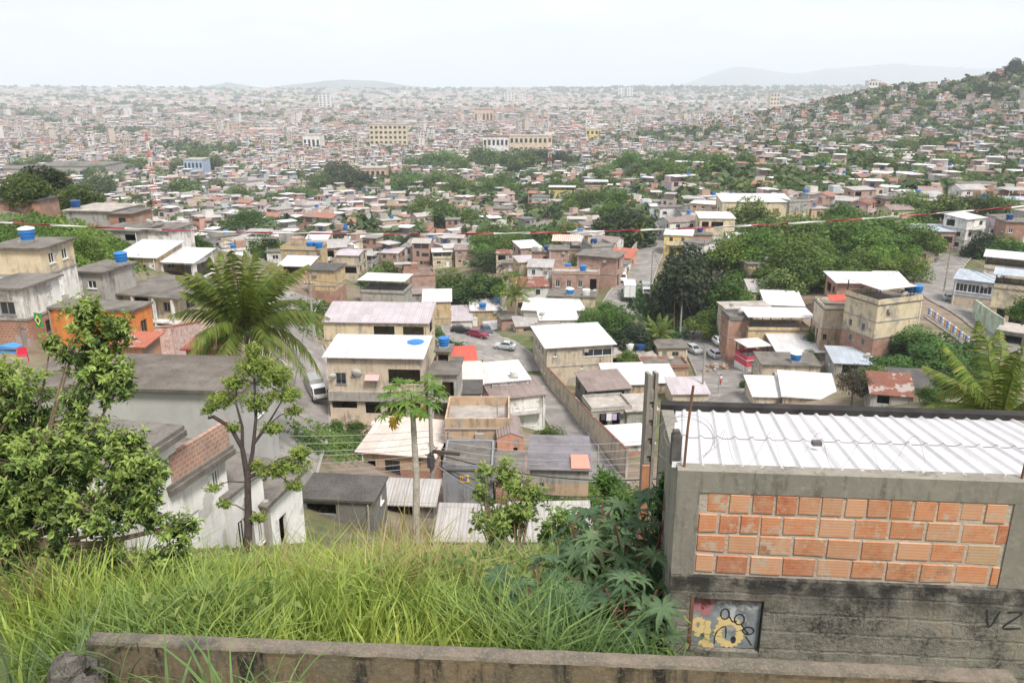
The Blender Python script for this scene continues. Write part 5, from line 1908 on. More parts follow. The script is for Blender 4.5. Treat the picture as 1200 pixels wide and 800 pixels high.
def trunk_mesh():
    b = MB()
    b.tube([(0, 0, -.08), (.01, 0, .12), (0, .01, .3)], [.034, .026, .02], 7)
    for k in range(5):
        a = k * 1.26 + .3
        b.tube([(0, .01, .26 + .02 * k), (.1 * math.cos(a), .1 * math.sin(a), .42 + .03 * k), (.24 * math.cos(a), .24 * math.sin(a), .6 + .03 * (k % 3))], [.015, .010, .004], 5)
    me = b.mesh('trunk')
    me.materials.append(MT('bark'))
    return me


TRK = trunk_mesh()
TREES = []
TRNG = random.Random(3)


def tree(label, px, py, wp, hp, kind='a', z=None, world=None, tint=None, group='trees among the houses', name='broadleaf_tree', parts=True):
    if world is None:
        if z is None:
            p, z = G(px, py)
        else:
            p = P(px, py, z)
            p.z = min(p.z, h1(p.x, p.y) + .3) if abs(p.z - h1(p.x, p.y)) < 4 else p.z
        w_, h_ = wp * z / F, hp * z / F / CP
    else:
        p, w_, h_ = world
    t = thing(name, label, 'tree', tuple(p), TRNG.uniform(0, 6.28), group)
    me = TRNG.choice(CR[kind])
    cb = h_ * .10
    c = link('crown', me, [], t, (0, 0, cb))
    c.scale = (w_ * 1.12, w_ * 1.12, (h_ - cb) * 1.05)
    k = TRNG.uniform(.8, 1.2)
    tn = tint or (k * TRNG.uniform(.85, 1.15), k, k * TRNG.uniform(.8, 1.1))
    c.color = (*tn, 1)
    q = link('trunk', TRK, [], t)
    q.scale = (w_, w_, h_)
    TREES.append((p[0], p[1], w_ * .42))
    return t


BIG = [
    ('large dark olive fig tree with dense rounded crown beside the box lorry', 800, 378, 82, 96, 'd', 172, (.85, .85, .9)),
    ('wide domed dark green tree above the truck street', 729, 300, 78, 58, 'd', 250, (.9, 1.0, .8)),
    ('bright green tree right of the dark fig', 852, 374, 54, 58, 'b', 166, None),
    ('yellow green bushy tree at right foot of the dark fig', 828, 382, 44, 34, 'b', 160, None),
    ('tree covering the slope in front of the box lorry, tallest in clump', 716, 404, 56, 48, 'b', 154, (.75, .85, .8)),
    ('round tree left in the clump below the trucks', 690, 392, 40, 36, 'b', 160, (.9, .95, .9)),
    ('dark tree right in the clump below the trucks', 742, 412, 46, 40, 'd', 150, None),
    ('small bright bush behind workshop wall end', 737, 418, 28, 20, 'b', 144, None),
    ('light tree top peeping over clump by the van', 712, 366, 26, 22, 'b', 168, None),
    ('dark round tree alone left of the green belt', 423, 348, 36, 38, 'd', 205, (.9, 1.1, .8)),
    ('yellow green bush left of the dark round tree', 408, 352, 18, 22, 'b', 195, None),
    ('low dark umbrella shaped tree in the middle distance', 574, 312, 52, 26, 'd', 265, (.8, .85, .8)),
    ('olive bush tree in the walled yard by the alley', 650, 522, 44, 36, 'b', 92, (.75, .7, .8)),
    ('dark dense bush under the papaya by the garages', 457, 500, 36, 34, 'd', 90, None),
    ('low green bush right of the papaya trunk', 490, 502, 32, 22, 'b', 88, (.8, .85, .9)),
    ('dark shrub by the foot of painted pole', 368, 528, 30, 28, 'd', 86, (1.2, 1.3, 1)),
    ('bright shrub at the bank below delivery truck', 394, 514, 22, 26, 'b', 88, None),
    ('olive shrub on earth bank by garage corner', 416, 508, 26, 18, 'b', 90, (.8, .75, .9)),
    ('green shrub wall behind red roof and stair tower', 533, 425, 26, 30, 'b', 125, (.75, .8, .8)),
    ('small tree between ochre block and car park', 512, 408, 22, 26, 'a', 150, None),
    ('dark clipped bush next to magenta balcony house', 878, 460, 20, 20, 'd', 125, (1.1, 1.3, 1)),
    ('grey leafless looking tree behind the corrugated shed', 997, 474, 46, 54, 'g', 104, None),
    ('yellow green shrub beside grey leafless looking tree', 1024, 462, 40, 42, 'b', 106, (1.2, 1.0, .8)),
    ('bush between the two cream houses on right slope', 955, 408, 28, 30, 'b', 137, (.7, .8, .8)),
    ('low shrub left of tall cream grey house', 948, 420, 22, 18, 'b', 132, (.7, .8, .8)),
    ('broad leafed thicket on bank beside three storey house', 1072, 418, 58, 40, 'd', 122, (1.3, 1.55, 1.5)),
    ('low thicket under the hill road railing', 1098, 438, 56, 40, 'd', 112, (1.25, 1.5, 1.5)),
    ('thicket in front of three storey cream house', 1052, 440, 44, 32, 'd', 112, (1.3, 1.6, 1.6)),
    ('dark thicket end under lower railing', 1118, 462, 44, 40, 'd', 104, (1.2, 1.4, 1.2)),
    ('bushy green plant on balcony of the right edge house', 1198, 378, 40, 34, 'b', 118, (.75, .85, .8)),
    ('dark tree above the white roof at right edge', 1148, 312, 42, 42, 'd', 205, (.8, .9, .9)),
    ('rounded green tree behind uppermost white canopy', 1176, 312, 50, 38, 'd', 200, (1.1, 1.4, 1)),
    ('pale green bush above the bend of hill road', 1062, 330, 50, 36, 'b', 185, None),
    ('tree beside the black roof shack by palm fronds', 1090, 478, 34, 30, 'b', 96, (.7, .75, .8)),
    ('bushy bright green tree rising below yellow upper house', 104, 312, 48, 38, 'b', 100, None),
    ('dark tree behind white sheet roofs left of palm', 228, 304, 42, 36, 'd', 135, (.85, 1, .9)),
    ('pale green tree beside the big palm crown', 312, 306, 40, 34, 'b', 190, (.8, .85, .9)),
    ('tree between house rows behind the palm', 290, 272, 50, 30, 'b', 290, (.7, .8, .8)),
    ('dark small leafed tree beneath the wires by the alley', 728, 596, 64, 48, 'b', 41, (.7, .8, .8)),
    ('bright bush under tall concrete post', 745, 578, 40, 40, 'b', 46, (.9, .95, .9)),
]
for lb, x, y, w_, h_, k, z, tn in BIG:
    tree(lb, x, y, w_, h_, k, z, tint=tn)
# clumps: centre x, base y, half spread, count, size px, kind, z or None, words
CL = [
    (520, 352, 92, 11, 34, 'ab', None, 'tree in the green belt left of the centre'),
    (625, 300, 42, 8, 32, 'ab', None, 'tree in the grove behind the brick cluster'),
    (905, 318, 50, 9, 50, 'bab', None, 'tree in the forest right of the dark fig'),
    (985, 312, 60, 11, 52, 'bab', None, 'tree in the middle of the right hand forest'),
    (1050, 310, 40, 7, 44, 'ba', None, 'tree at the road side of the forest'),
    (950, 285, 80, 9, 40, 'ba', None, 'tree at the rear edge of the forest'),
    (960, 342, 50, 6, 40, 'ba', None, 'tree at the front edge of the forest'),
    (70, 252, 60, 7, 42, 'd', None, 'dark tree on the crest of the left hill'),
    (45, 300, 50, 7, 30, 'b', 118, 'shrub on the grassy slope of left hill'),
    (530, 272, 40, 6, 32, 'a', None, 'tree in the grove by the two storey brick house'),
    (440, 295, 50, 5, 24, 'd', None, 'dark tree among the houses right of the palm'),
    (760, 222, 70, 12, 28, 'a', None, 'tree on the ridge behind the wide domed tree'),
    (670, 232, 40, 5, 24, 'a', None, 'tree around the yellow terraced house'),
    (545, 208, 70, 10, 26, 'a', None, 'tree in far belt left of the short mast'),
    (640, 200, 20, 3, 28, 'd', None, 'dark tree beside the short mast'),
    (850, 205, 90, 12, 24, 'a', None, 'tree in the belt under the right hill'),
    (820, 245, 40, 5, 24, 'a', None, 'tree beside the yellow hall house'),
    (1120, 272, 60, 8, 34, 'da', None, 'tree on the upper right slope'),
    (1065, 185, 40, 6, 22, 'a', None, 'tree in the hollow of the right hill'),
    (985, 182, 30, 4, 20, 'a', None, 'tree at left foot of the right hill'),
    (1100, 230, 60, 7, 24, 'a', None, 'tree low on the right hill'),
    (140, 210, 120, 12, 26, 'a', None, 'tree near the grey factory sheds'),
    (740, 255, 40, 4, 24, 'b', None, 'tree on the slope above the wide domed tree'),
    (1150, 110, 40, 6, 12, 'd', None, 'small tree on skyline of the right hill'),
    (1050, 130, 50, 6, 12, 'a', None, 'small tree on left shoulder of the right hill'),
    (355, 288, 40, 4, 24, 'a', None, 'tree behind the ochre terrace house'),
    (600, 298, 42, 5, 38, 'ab', None, 'tree left of the brick cluster grove'),
    (470, 272, 30, 3, 26, 'b', None, 'bright tree beside the lane of the centre left'),
    (700, 255, 34, 4, 30, 'b', None, 'bright tree on the bank under pink ridge house'),
    (790, 214, 60, 8, 30, 'ab', None, 'tree along the ridge top in the centre right'),
    (640, 216, 40, 4, 26, 'a', None, 'tree along the far diagonal road'),
    (500, 234, 40, 5, 28, 'ab', None, 'tree in the belt left of the balconied brick house'),
    (560, 240, 40, 4, 28, 'b', None, 'bright tree behind the balconied brick house'),
    (905, 232, 50, 6, 28, 'ab', None, 'tree behind the yellow hall house'),
    (1000, 216, 50, 5, 26, 'a', None, 'tree under the left end of the right hill'),
    (1140, 216, 50, 5, 26, 'a', None, 'tree among houses under the right hill'),
    (330, 240, 40, 4, 28, 'ab', None, 'tree on the plain behind the palm crown'),
    (250, 234, 40, 4, 26, 'a', None, 'tree on the plain right of the tall mast'),
    (410, 230, 40, 4, 28, 'd', None, 'dark tree on the plain left of centre'),
    (690, 318, 10, 1, 20, 'b', None, 'lone small tree inside the brick cluster'),
]
for cx, by, sp, n, sz, kd, z, words in CL:
    made = []
    for i in range(n):
        u = (i + .5) / n * 2 - 1
        s_ = sz * TRNG.uniform(.85, 1.45)
        tx_ = cx + u * sp + TRNG.uniform(-6, 6)
        made.append((tx_, tree(words, tx_, by + TRNG.uniform(-.32, .3) * sz, s_ * TRNG.uniform(1.0, 1.3), s_ * TRNG.uniform(.7, .95), kd[TRNG.randrange(len(kd))], z, group='trees: ' + words)))
    made.sort(key=lambda q: q[0])
    for i, (q, o_) in enumerate(made):
        if n > 1:
            o_['label'] = words + ', ' + ('first second third fourth fifth sixth seventh eighth ninth tenth eleventh twelfth'.split()[i]) + ' from its left end'
tree('tall spreading tree on skyline at right edge of the hill', 1187, 92, 20, 24, 'd')
tree('small rounded tree standing alone on hill skyline', 1164, 98, 12, 13, 'd')


# ---------------------------------------------------------------- coconut palms
def frond(L_, droop, seed, lw=.045, n=46, leaf=.62, tw=0.0):
    rg = random.Random(seed)
    b = MB()
    sp = []
    for i in range(13):
        u = i / 12
        sp.append(Vector((L_ * (u - .12 * droop * u * u), rg.uniform(-.02, .02) * L_ * u, L_ * (.42 * u - .62 * droop * u * u))))
    b.cc = (.16, .19, .05)
    b.tube(sp, [.035 * L_ / 4 * (1 - .85 * i / 12) for i in range(13)], 4)
    for i in range(n):
        u = .1 + .9 * i / n
        k = u * 12
        j = min(int(k), 11)
        p = sp[j].lerp(sp[j + 1], k - j)
        t_ = (sp[j + 1] - sp[j]).normalized()
        sd = Vector((0, 1, 0))
        up = t_.cross(sd) * -1
        ln = leaf * L_ / 4 * 1.25 * (math.sin(math.pi * min(1, u * .9 + .12)) ** .6) * rg.uniform(.85, 1.1)
        for s in (-1, 1):
            g = rg.random()
            b.cc = (.09 + .13 * g, .15 + .13 * g, .03 + .03 * g) if rg.random() < .88 else (.26, .22, .08)
            dr = (sd * s * .8 + t_ * .55 - Vector((0, 0, .25 + .5 * rg.random()))).normalized()
            e1 = p + dr * ln * .55
            e2 = p + dr * ln * .95 - Vector((0, 0, ln * .28))
            wv = t_ * lw * L_ / 4
            b.face([p - wv * .6, p + wv * .6, e1 + wv, e1 - wv])
            b.face([e1 - wv, e1 + wv, e2 + wv * .15, e2 - wv * .15])
    me = b.mesh('frond', colr=True, uv=False)
    me.materials.append(MT('leaf'))
    return me


FR = [frond(4, .25, 1), frond(4, .6, 2), frond(4, 1.05, 3), frond(4, 1.5, 4)]
FR2 = [frond(4, .3, 5, .08, 20), frond(4, .8, 6, .08, 20), frond(4, 1.35, 7, .08, 20)]
PRG = random.Random(9)


def palm(label, loc, hgt, fl, nf=18, fr=FR, tr=.17, seed=0, lean=(0, 0), group='coconut palms', up=1.0):
    rg = random.Random(seed)
    t = thing('coconut_palm', label, 'palm tree', tuple(loc), rg.uniform(0, 6), group)
    path, rad = [], []
    for i in range(15):
        u = i / 14
        path.append((lean[0] * u * u * hgt, lean[1] * u * u * hgt, -.8 + (hgt + .8) * u))
        rad.append(tr * (1.25 - .5 * u) * (1 + .06 * (i % 2)))
    MB().tube(path, rad, 9).build('trunk', [MT('barkgrey')], t)
    top = path[-1]
    for i in range(nf):
        q = i / nf
        k = min(int(q * len(fr)), len(fr) - 1)
        f = link('frond', fr[k], [], t, top)
        f.rotation_euler = (rg.uniform(-.25, .25), -(.95 - 1.15 * q) * up + rg.uniform(-.12, .12), i * 2.4 + rg.uniform(-.3, .3))
        s = fl / 4 * rg.uniform(.85, 1.1)
        f.scale = (s, s, s)
        g = rg.uniform(.8, 1.2)
        f.color = (g, g, g * .9, 1)
    return t


p_ = P(297, 480, 58)
p_.z = h1(p_.x, p_.y)
top = P(296, 378, 58)
palm('tall coconut palm with long drooping fronds left of the street', p_, top.z - p_.z, 6.4, 34, [FR[0], FR[1], FR[1], FR[2], FR[2], FR[3], FR[3]], seed=4, up=1.15)
p_ = P(1168, 600, 42)
top = P(1172, 492, 40)
p_ = Vector((top.x, top.y, h1(top.x, top.y)))
palm('coconut palm at right edge with fronds rising over the shed roof', p_, top.z - p_.z, 5.2, 22, seed=7, up=.9)
p_ = P(604, 404, 176)
palm('coconut palm beside the workshop and silver car', (p_.x, p_.y, h1(p_.x, p_.y)), 6.2, 5.2, 16, FR2, .2, seed=2)
p_ = P(772, 400, 152)
palm('coconut palm under the lamp pole at the cross street', (p_.x, p_.y, h1(p_.x, p_.y)), 3.6, 4.4, 16, FR2, .2, seed=3)
for i, (x, y, z, hh) in enumerate(((1012, 322, 195, 5), (872, 246, 300, 8), (500, 262, 400, 8), (690, 292, 250, 5), (925, 202, 480, 10), (1052, 208, 430, 9), (575, 262, 400, 8), (748, 300, 245, 5))):
    p_ = P(x, y, z)
    palm(['small palm crown in the right forest', 'slim palm beside the yellow hall house', 'far palm in grove right of the big palm', 'short palm by the striped canopy', 'far palm under the right hill',
          'far palm on lower right hill', 'far palm near the two storey brick house', 'short palm at foot of the wide domed tree'][i], (p_.x, p_.y, h1(p_.x, p_.y)), hh, 4.2, 12, FR2, .22, seed=20 + i, group='palms among the houses')


def undergrowth(name, regs, n, seed, lo, hi, s0=.28, mound=1.2):
    """low leafy ground cover spread over patches of ground seen at (px, py, rx, ry)."""
    rg = np.random.default_rng(seed)
    pos = []
    for (x, y, rx, ry, wt) in regs:
        for i in range(int(n * wt / 14)):
            a, r = rg.uniform(0, 6.28), math.sqrt(rg.random())
            p, z = G(x + rx * r * math.cos(a), y + ry * r * math.sin(a))
            if z < 420:
                pos.append((p.x, p.y, p.z, z))
    pos = np.array(pos)
    pos = np.repeat(pos, 14, axis=0)
    m = len(pos)
    pos[:, :2] += rg.normal(0, 1, (m, 2)) * (pos[:, 3:] * .009 + .3)
    h = np.concatenate([H(pos[i:i + 6000, 0], pos[i:i + 6000, 1]) for i in range(0, m, 6000)])
    hv = mound * (.4 + .6 * np.sin(pos[:, 0] * .9) * np.sin(pos[:, 1] * .8 + 1))
    c = np.stack([pos[:, 0], pos[:, 1], h + np.abs(hv) * rg.random(m) ** .5], 1)
    nn = rg.normal(0, .6, (m, 3)) + np.array([0, -.2, .8])
    nn /= np.linalg.norm(nn, axis=1)[:, None]
    a = np.cross(nn, rg.normal(0, 1, (m, 3)))
    a /= np.linalg.norm(a, axis=1)[:, None]
    b = np.cross(nn, a)
    s = (s0 * rg.uniform(.6, 1.4, m) * np.clip(pos[:, 3] / 110, .6, 2.2))[:, None]
    V = np.stack([c - a * s, c - b * s * .55, c + a * s - nn * s * .3, c + b * s * .55], 1).reshape(-1, 3)
    t_ = np.clip(rg.random((m, 1)) * .7 + (.3 * np.sin(pos[:, :1] * .35 + pos[:, 1:2] * .2)), 0, 1)
    o = np_mesh(name, V, np.arange(4 * m).reshape(-1, 4), [MT('leaf')], fc=np.array(lo) * (1 - t_) + np.array(hi) * t_)
    tag(o, kind='stuff')


undergrowth('hillside_undergrowth', [(55, 285, 75, 32, 1.0), (120, 300, 45, 16, .5), (30, 318, 30, 14, .2)], 9000, 5, (.07, .14, .025), (.25, .37, .08))
undergrowth('bank_undergrowth', [(1075, 425, 48, 26, .5), (1055, 440, 45, 16, .35), (1110, 432, 40, 30, .3), (830, 374, 30, 9, .2), (780, 392, 16, 8, .1), (760, 355, 14, 22, .15)], 9000, 6, (.045, .11, .03), (.14, .24, .075), .34, 1.6)
undergrowth('street_bank_weeds', [(395, 520, 40, 12, .4), (520, 415, 16, 14, .2), (365, 372, 14, 18, .2), (335, 300, 20, 8, .1), (720, 262, 40, 10, .3), (640, 300, 40, 16, .5), (960, 310, 110, 30, .8), (700, 590, 60, 22, .6)], 9000, 7, (.05, .105, .025), (.19, .29, .065), .3, .9)
# ---------------------------------------------------------------- the town: every other house
AR = np.random.default_rng(21)
ARN = random.Random(8)
N = 90000
U = AR.uniform(-90, 1290, N)
ZZ = np.exp(AR.uniform(math.log(165), math.log(6800), N))
ax = ZZ * (U - 600) / F
ay = np.sqrt(np.maximum(ZZ * ZZ - 0, 1))
hh_ = H(ax, ay)
dd = ay * CP - (hh_ - CZ) * SP
vx = 600 + F * ax / dd
vy = 400 - F * (ay * SP + (hh_ - CZ) * CP) / dd
ok = (vx > -40) & (vx < 1240)
# left hill and near slope stay green; belts of trees keep few houses
ok &= ~((ax < -60) & (ay < 230))
ok &= dd > np.where((vx > 520) & (vx < 765) & (vy > 350), 148, 185)
ok &= ~((vx > 760) & (vx < 1200) & (dd < 205))
ok &= ~((vx < 330) & (dd < 230))


def inell(cx, cy, rx, ry):
    return ((vx - cx) / rx) ** 2 + ((vy - cy) / ry) ** 2 < 1


for e in ((882, 268, 62, 14), (690, 252, 80, 11), (838, 298, 34, 8), (640, 262, 30, 10), (525, 338, 110, 24), (600, 300, 50, 18), (430, 338, 26, 18), (965, 300, 120, 44), (625, 290, 46, 20), (729, 285, 40, 24), (800, 340, 40, 40), (70, 240, 90, 30), (1070, 320, 45, 30), (1095, 290, 12, 12), (735, 360, 60, 30)):
    ok &= ~(inell(*e) & (dd < 420))
sa_ = .5 + .25 * np.sin(ax * .0016) + .2 * np.sin(ay * .0013)
lin = np.abs(np.sin((ax * np.cos(sa_) + ay * np.sin(sa_)) * .021)) < .07
lin2 = np.abs(np.sin((-ax * np.sin(sa_) + ay * np.cos(sa_)) * .008)) < .05
ok &= ~((lin | lin2) & (dd > 330))
den = np.sin(ax * .011 + 2) * np.cos(ay * .009) + .6 * np.sin(ax * .023 + ay * .017)
ok &= ~((den > .95) & (dd > 330))
hillside = (ax > 250) & (hh_ > 30)
ok &= ~(hillside & (AR.random(N) < np.where(hh_ > 45, .8, .55)))
idx = np.where(ok)[0]
idx = idx[np.argsort(dd[idx] + AR.uniform(0, 15, len(idx)))]
occ = {}
CELL = 12.0


def occ_add(x, y, r):
    occ.setdefault((int(x // CELL), int(y // CELL)), []).append((x, y, r))


def occ_hit(x, y, r):
    i, j = int(x // CELL), int(y // CELL)
    for a in (-1, 0, 1):
        for b in (-1, 0, 1):
            for (p, q, s) in occ.get((i + a, j + b), ()):
                if (p - x) ** 2 + (q - y) ** 2 < (r + s) ** 2 * .72:
                    return True
    return False


for f in FOOT:
    occ_add(f[0], f[1], min(f[2], 8))
for f in ROADS:
    occ_add(f[0], f[1], f[2])
for f in TREES:
    occ_add(f[0], f[1], min(f[2] * .75, 6))
FAR = {}
houses, n_ind, far_n = [], 0, 0
MAXI = 175
for i in idx:
    x, y, z = float(ax[i]), float(ay[i]), float(dd[i])
    sc = max(1.0, (z / 1100) ** .8)
    w_ = ARN.uniform(5.2, 9.5) * sc
    d_ = ARN.uniform(5, 8) * sc
    if z > 550 and ARN.random() < .035:
        w_, d_ = w_ * ARN.uniform(2.2, 4.5), d_ * ARN.uniform(1.8, 3)
    r = max(w_, d_) * .56
    if z < 1100:
        if occ_hit(x, y, r):
            continue
        occ_add(x, y, r)
    else:
        c = r * 2.1
        k = (int(x // c), int(y // c), int(math.log(z) * 3))
        if k in FAR:
            continue
        FAR[k] = 1
    houses.append((z, x, y, w_, d_, float(hh_[i]), float(vx[i]), float(vy[i])))
houses.sort()
print('houses', len(houses))
WC = ['cream', 'beige', 'peach', 'brickpink', 'brickpink', 'brick', 'grey', 'white', 'white', 'tan', 'ochre', 'pink', 'salmon', 'mint', 'blue', 'lilac', 'yellow']
WW = [10, 12, 4, 10, 3, 3, 18, 8, 6, 11, 4, 3, 2, 2, 2, 3, 3]
NAMES = dict(cream='cream', beige='beige', peach='peach', brickpink='pinkish brick', brick='red brick', grey='grey rendered', white='white', tan='tan', ochre='ochre', pink='pink', salmon='salmon', mint='mint green', blue='pale blue', lilac='lilac', yellow='yellow')
RNM = {('flat', 'slab'): 'dark flat roof', ('flat', 'slablight'): 'pale grey flat roof', ('flat', 'slabblack'): 'black flat roof', ('shed', 'whitesheet'): 'white sheet roof', ('shed', 'greysheet'): 'grey sheet roof', ('gable', 'tile'): 'red tiled gable roof',
       ('gable', 'greysheet'): 'grey gable roof', ('terrace', 'whitesheet'): 'white canopy on its terrace', ('terrace', 'greysheet'): 'grey canopy on its terrace', ('parapet', 'slab'): 'walled roof terrace', ('shed', 'lilacsheet'): 'lilac sheet roof', ('gable', 'brownsheet'): 'brown gable roof'}
RK = list(RNM)
RWT = [18, 15, 8, 8, 14, 7, 9, 5, 8, 13, 7, 10]
LMS = [('big palm', 295, 330), ('dark fig tree', 800, 320), ('wide domed tree', 729, 275), ('yellow hall house', 885, 245), ('two storey brick house with balcony', 583, 255), ('yellow terraced house', 658, 232), ('short red and white mast', 644, 170),
       ('tall red and white mast', 184, 210), ('right hand forest', 985, 290), ('green belt', 520, 335), ('long lilac roofed house', 440, 365), ('brick cluster', 680, 315), ('white gallery house', 838, 272), ('ochre block house', 350, 298),
       ('grey hillside house', 107, 262), ('low umbrella shaped tree', 574, 300), ('pink ridge house', 738, 230), ('white church', 581, 165), ('right edge brick house', 1192, 272), ('grey factory sheds', 75, 203), ('hill road bend', 1100, 310)]
groups = {}
inf = []
for k, (z, x, y, w_, d_, h_, px, py) in enumerate(houses[:MAXI * 2]):
    if n_ind >= MAXI:
        break
    if not (-15 < px < 1215 and 60 < py < 800):
        continue
    wk = ARN.choices(WC, WW)[0]
    rf, rmk = ARN.choices(RK, RWT)[0]
    ns = ARN.choices((1, 2, 3), (45, 45, 10))[0]
    Hh = ns * 2.75 + ARN.uniform(0, .3)
    yaw = .25 * math.sin(x * .012) + .35 * math.sin(y * .008 + 1) + ARN.gauss(0, .12) + ARN.choice((0, 0, 0, .7, -.6))
    wl = [wk] * ns
    if ns > 1 and ARN.random() < .3:
        wl[-1] = ARN.choice(['brickpink', 'white', 'grey'])
    kw = dict(roof=rf, rm=rmk, tilt=0)
    if rf == 'shed':
        kw['tilt'] = ARN.uniform(3, 9)
    if rf == 'gable':
        kw['tilt'] = ARN.uniform(12, 20)
    if rf == 'terrace':
        kw.update(rm='slab', cover=rmk, tilt=ARN.uniform(0, 4), par=ARN.uniform(.5, .9))
    near = min(LMS, key=lambda l: (l[1] - px) ** 2 + 3 * (l[2] - py) ** 2)
    dx, dy = px - near[1], py - near[2]
    rel = ('left of' if dx < 0 else 'right of') if abs(dx) > 1.6 * abs(dy) else ('beyond' if dy < 0 else 'in front of')
    st = {1: 'one-storey', 2: 'two-storey', 3: 'three-storey'}[ns]
    inf.append([px, py, '%s %s house with %s, %s %s' % (st, NAMES[wk], RNM[(rf, rmk)], rel, near[0]), near])
    hz_ = h1(x, y)
    rt = house('x', 0, 0, 0, 0, d_, wall=wl, ns=ns, world=(x, y, hz_ + .2, w_, Hh, yaw), rn=ARN, simple=True, sub=z < 260, group='houses of the town', **kw)
    inf[-1].append(rt[0])
    R0, W0, H0, T0 = rt
    if ns > 1 and ARN.random() < .55:
        bwid = min(W0 * ARN.uniform(.5, .95), 6)
        bb_ = MB()
        zb = H0 * (ns - 1) / ns + .1
        bb_.box(-bwid / 2, -1.0, zb - .12, bwid / 2, -.085, zb)
        bo_ = bb_.build('balcony', [MT('concrete')], R0)
        fm_ = win_mesh('r', bwid, 1.0, 'white_paint')[0] if ARN.random() < .5 else None
        if fm_:
            link('railing', fm_, [], bo_, (0, -.95, zb + .5))
        else:
            MB().box(-bwid / 2, -1.0, zb + .003, bwid / 2, -.88, zb + .9).build('balcony_wall', [MT(ARN.choice([wk, 'brickpink', 'white', 'grey']))], bo_)
    if ARN.random() < .5:
        xx = ARN.choice((-1, 1)) * (W0 / 2 - .25)
        MB().tube([(xx, -.12, 0), (xx, -.12, H0 - .05)], .06, 5).build('downpipe', [MT('white_paint')], R0)
    if rf in ('flat', 'parapet') and ARN.random() < .55:
        for sx in (-1, 1):
            for vv in (.15, d_ - .15):
                MB().box(-.11, -.11, 0, .11, .11, ARN.uniform(.5, 1.3)).build('column_stub', [MT('concrete')], R0, (sx * (W0 / 2 - .25), vv, T0 + .003))
    if ARN.random() < .35 and rf in ('flat', 'parapet', 'terrace'):
        a_ = ARN.uniform(.3, .5) * W0
        q_ = MB().box(-a_ / 2, 0, 0, a_ / 2, d_ * .4, 2.3)
        q_.build('roof_room', [MT(ARN.choice(['brickpink', 'grey', wk, 'brick']))], R0, (ARN.choice((-1, 1)) * (W0 - a_) / 2.3, d_ * .5, T0 + .003))
        MB().box(-a_ / 2 - .25, -.3, 2.303, a_ / 2 + .25, d_ * .4 + .1, 2.4).build('roof_room_cover', [MT(ARN.choice(['greysheet', 'slab', 'brownsheet']))], R0, (R0.children[-1].location.x, d_ * .5, T0 + .003))
    if ARN.random() < .22 and rf in ('flat', 'parapet'):
        tk = tank('blue tank on the %s %s house %s %s' % (st, NAMES[wk], rel, near[0]), on_house(rt, ARN.uniform(-.3, .3), d_ * ARN.uniform(.2, .6)), .85, 1.1, ARN.choice(('tank_blue', 'tank_blue', 'tank_dark')))
    n_ind += 1
    n_k = k
# labels: the ones alike are told apart by their order beside the landmark
by = {}
for r in inf:
    by.setdefault(r[2], []).append(r)
ORD = ['nearest', 'second nearest', 'third nearest', 'fourth nearest', 'fifth nearest', 'sixth nearest', 'seventh nearest']
for lb, rs in by.items():
    rs.sort(key=lambda r: (r[0] - r[3][1]) ** 2 + (r[1] - r[3][2]) ** 2)
    for j, r in enumerate(rs):
        if len(lb.split()) > 9:
            lb = lb.replace(' on its terrace', '').replace(' house with', ' house,').replace(' rendered', '').replace('short red and white mast', 'short mast').replace('tall red and white mast', 'tall mast').replace('two storey brick house with balcony', 'balconied brick house').replace('low umbrella shaped', 'low umbrella').replace('red tiled gable', 'tiled')
        if len(rs) == 1:
            r[4]['label'] = lb
        else:
            o_ = ('nearer', 'farther')[j] if len(rs) == 2 else ORD[min(j, 6)]
            r[4]['label'] = lb + ', ' + o_ + ' to it' if len(rs) != 2 else lb + ', the %s one' % o_
rest = houses[n_k + 1:]

# the far mass of houses: one object
V, Q, C = [], [], []
PAL = [(.56, .49, .41), (.50, .42, .35), (.64, .60, .57), (.66, .64, .62), (.42, .27, .21), (.50, .47, .44), (.58, .55, .52), (.37, .345, .33), (.52, .42, .38), (.56, .40, .34), (.5, .45, .30), (.62, .36, .28), (.45, .5, .5), (.58, .5, .5)]
RPAL = [(.24, .22, .21), (.32, .29, .27), (.42, .38, .36), (.56, .55, .55), (.47, .44, .43), (.30, .16, .12), (.36, .19, .14), (.28, .2, .18), (.5, .47, .46), (.16, .15, .145), (.20, .18, .17), (.36, .32, .3)]


def fbox(cx, cy, z0, z1, w_, d_, ca, sa, c, bottom=False, cf=None):
    i = len(V)
    for zz in (z0, z1):
        for a, b in ((-w_ / 2, -d_ / 2), (w_ / 2, -d_ / 2), (w_ / 2, d_ / 2), (-w_ / 2, d_ / 2)):
            V.append((cx + a * ca - b * sa, cy + a * sa + b * ca, zz))
    for q in ((0, 1, 5, 4), (1, 2, 6, 5), (2, 3, 7, 6), (3, 0, 4, 7)):
        Q.append(tuple(i + k for k in q))
        C.append(c)
    Q.append((i + 4, i + 5, i + 6, i + 7))
    C.append(cf or c)


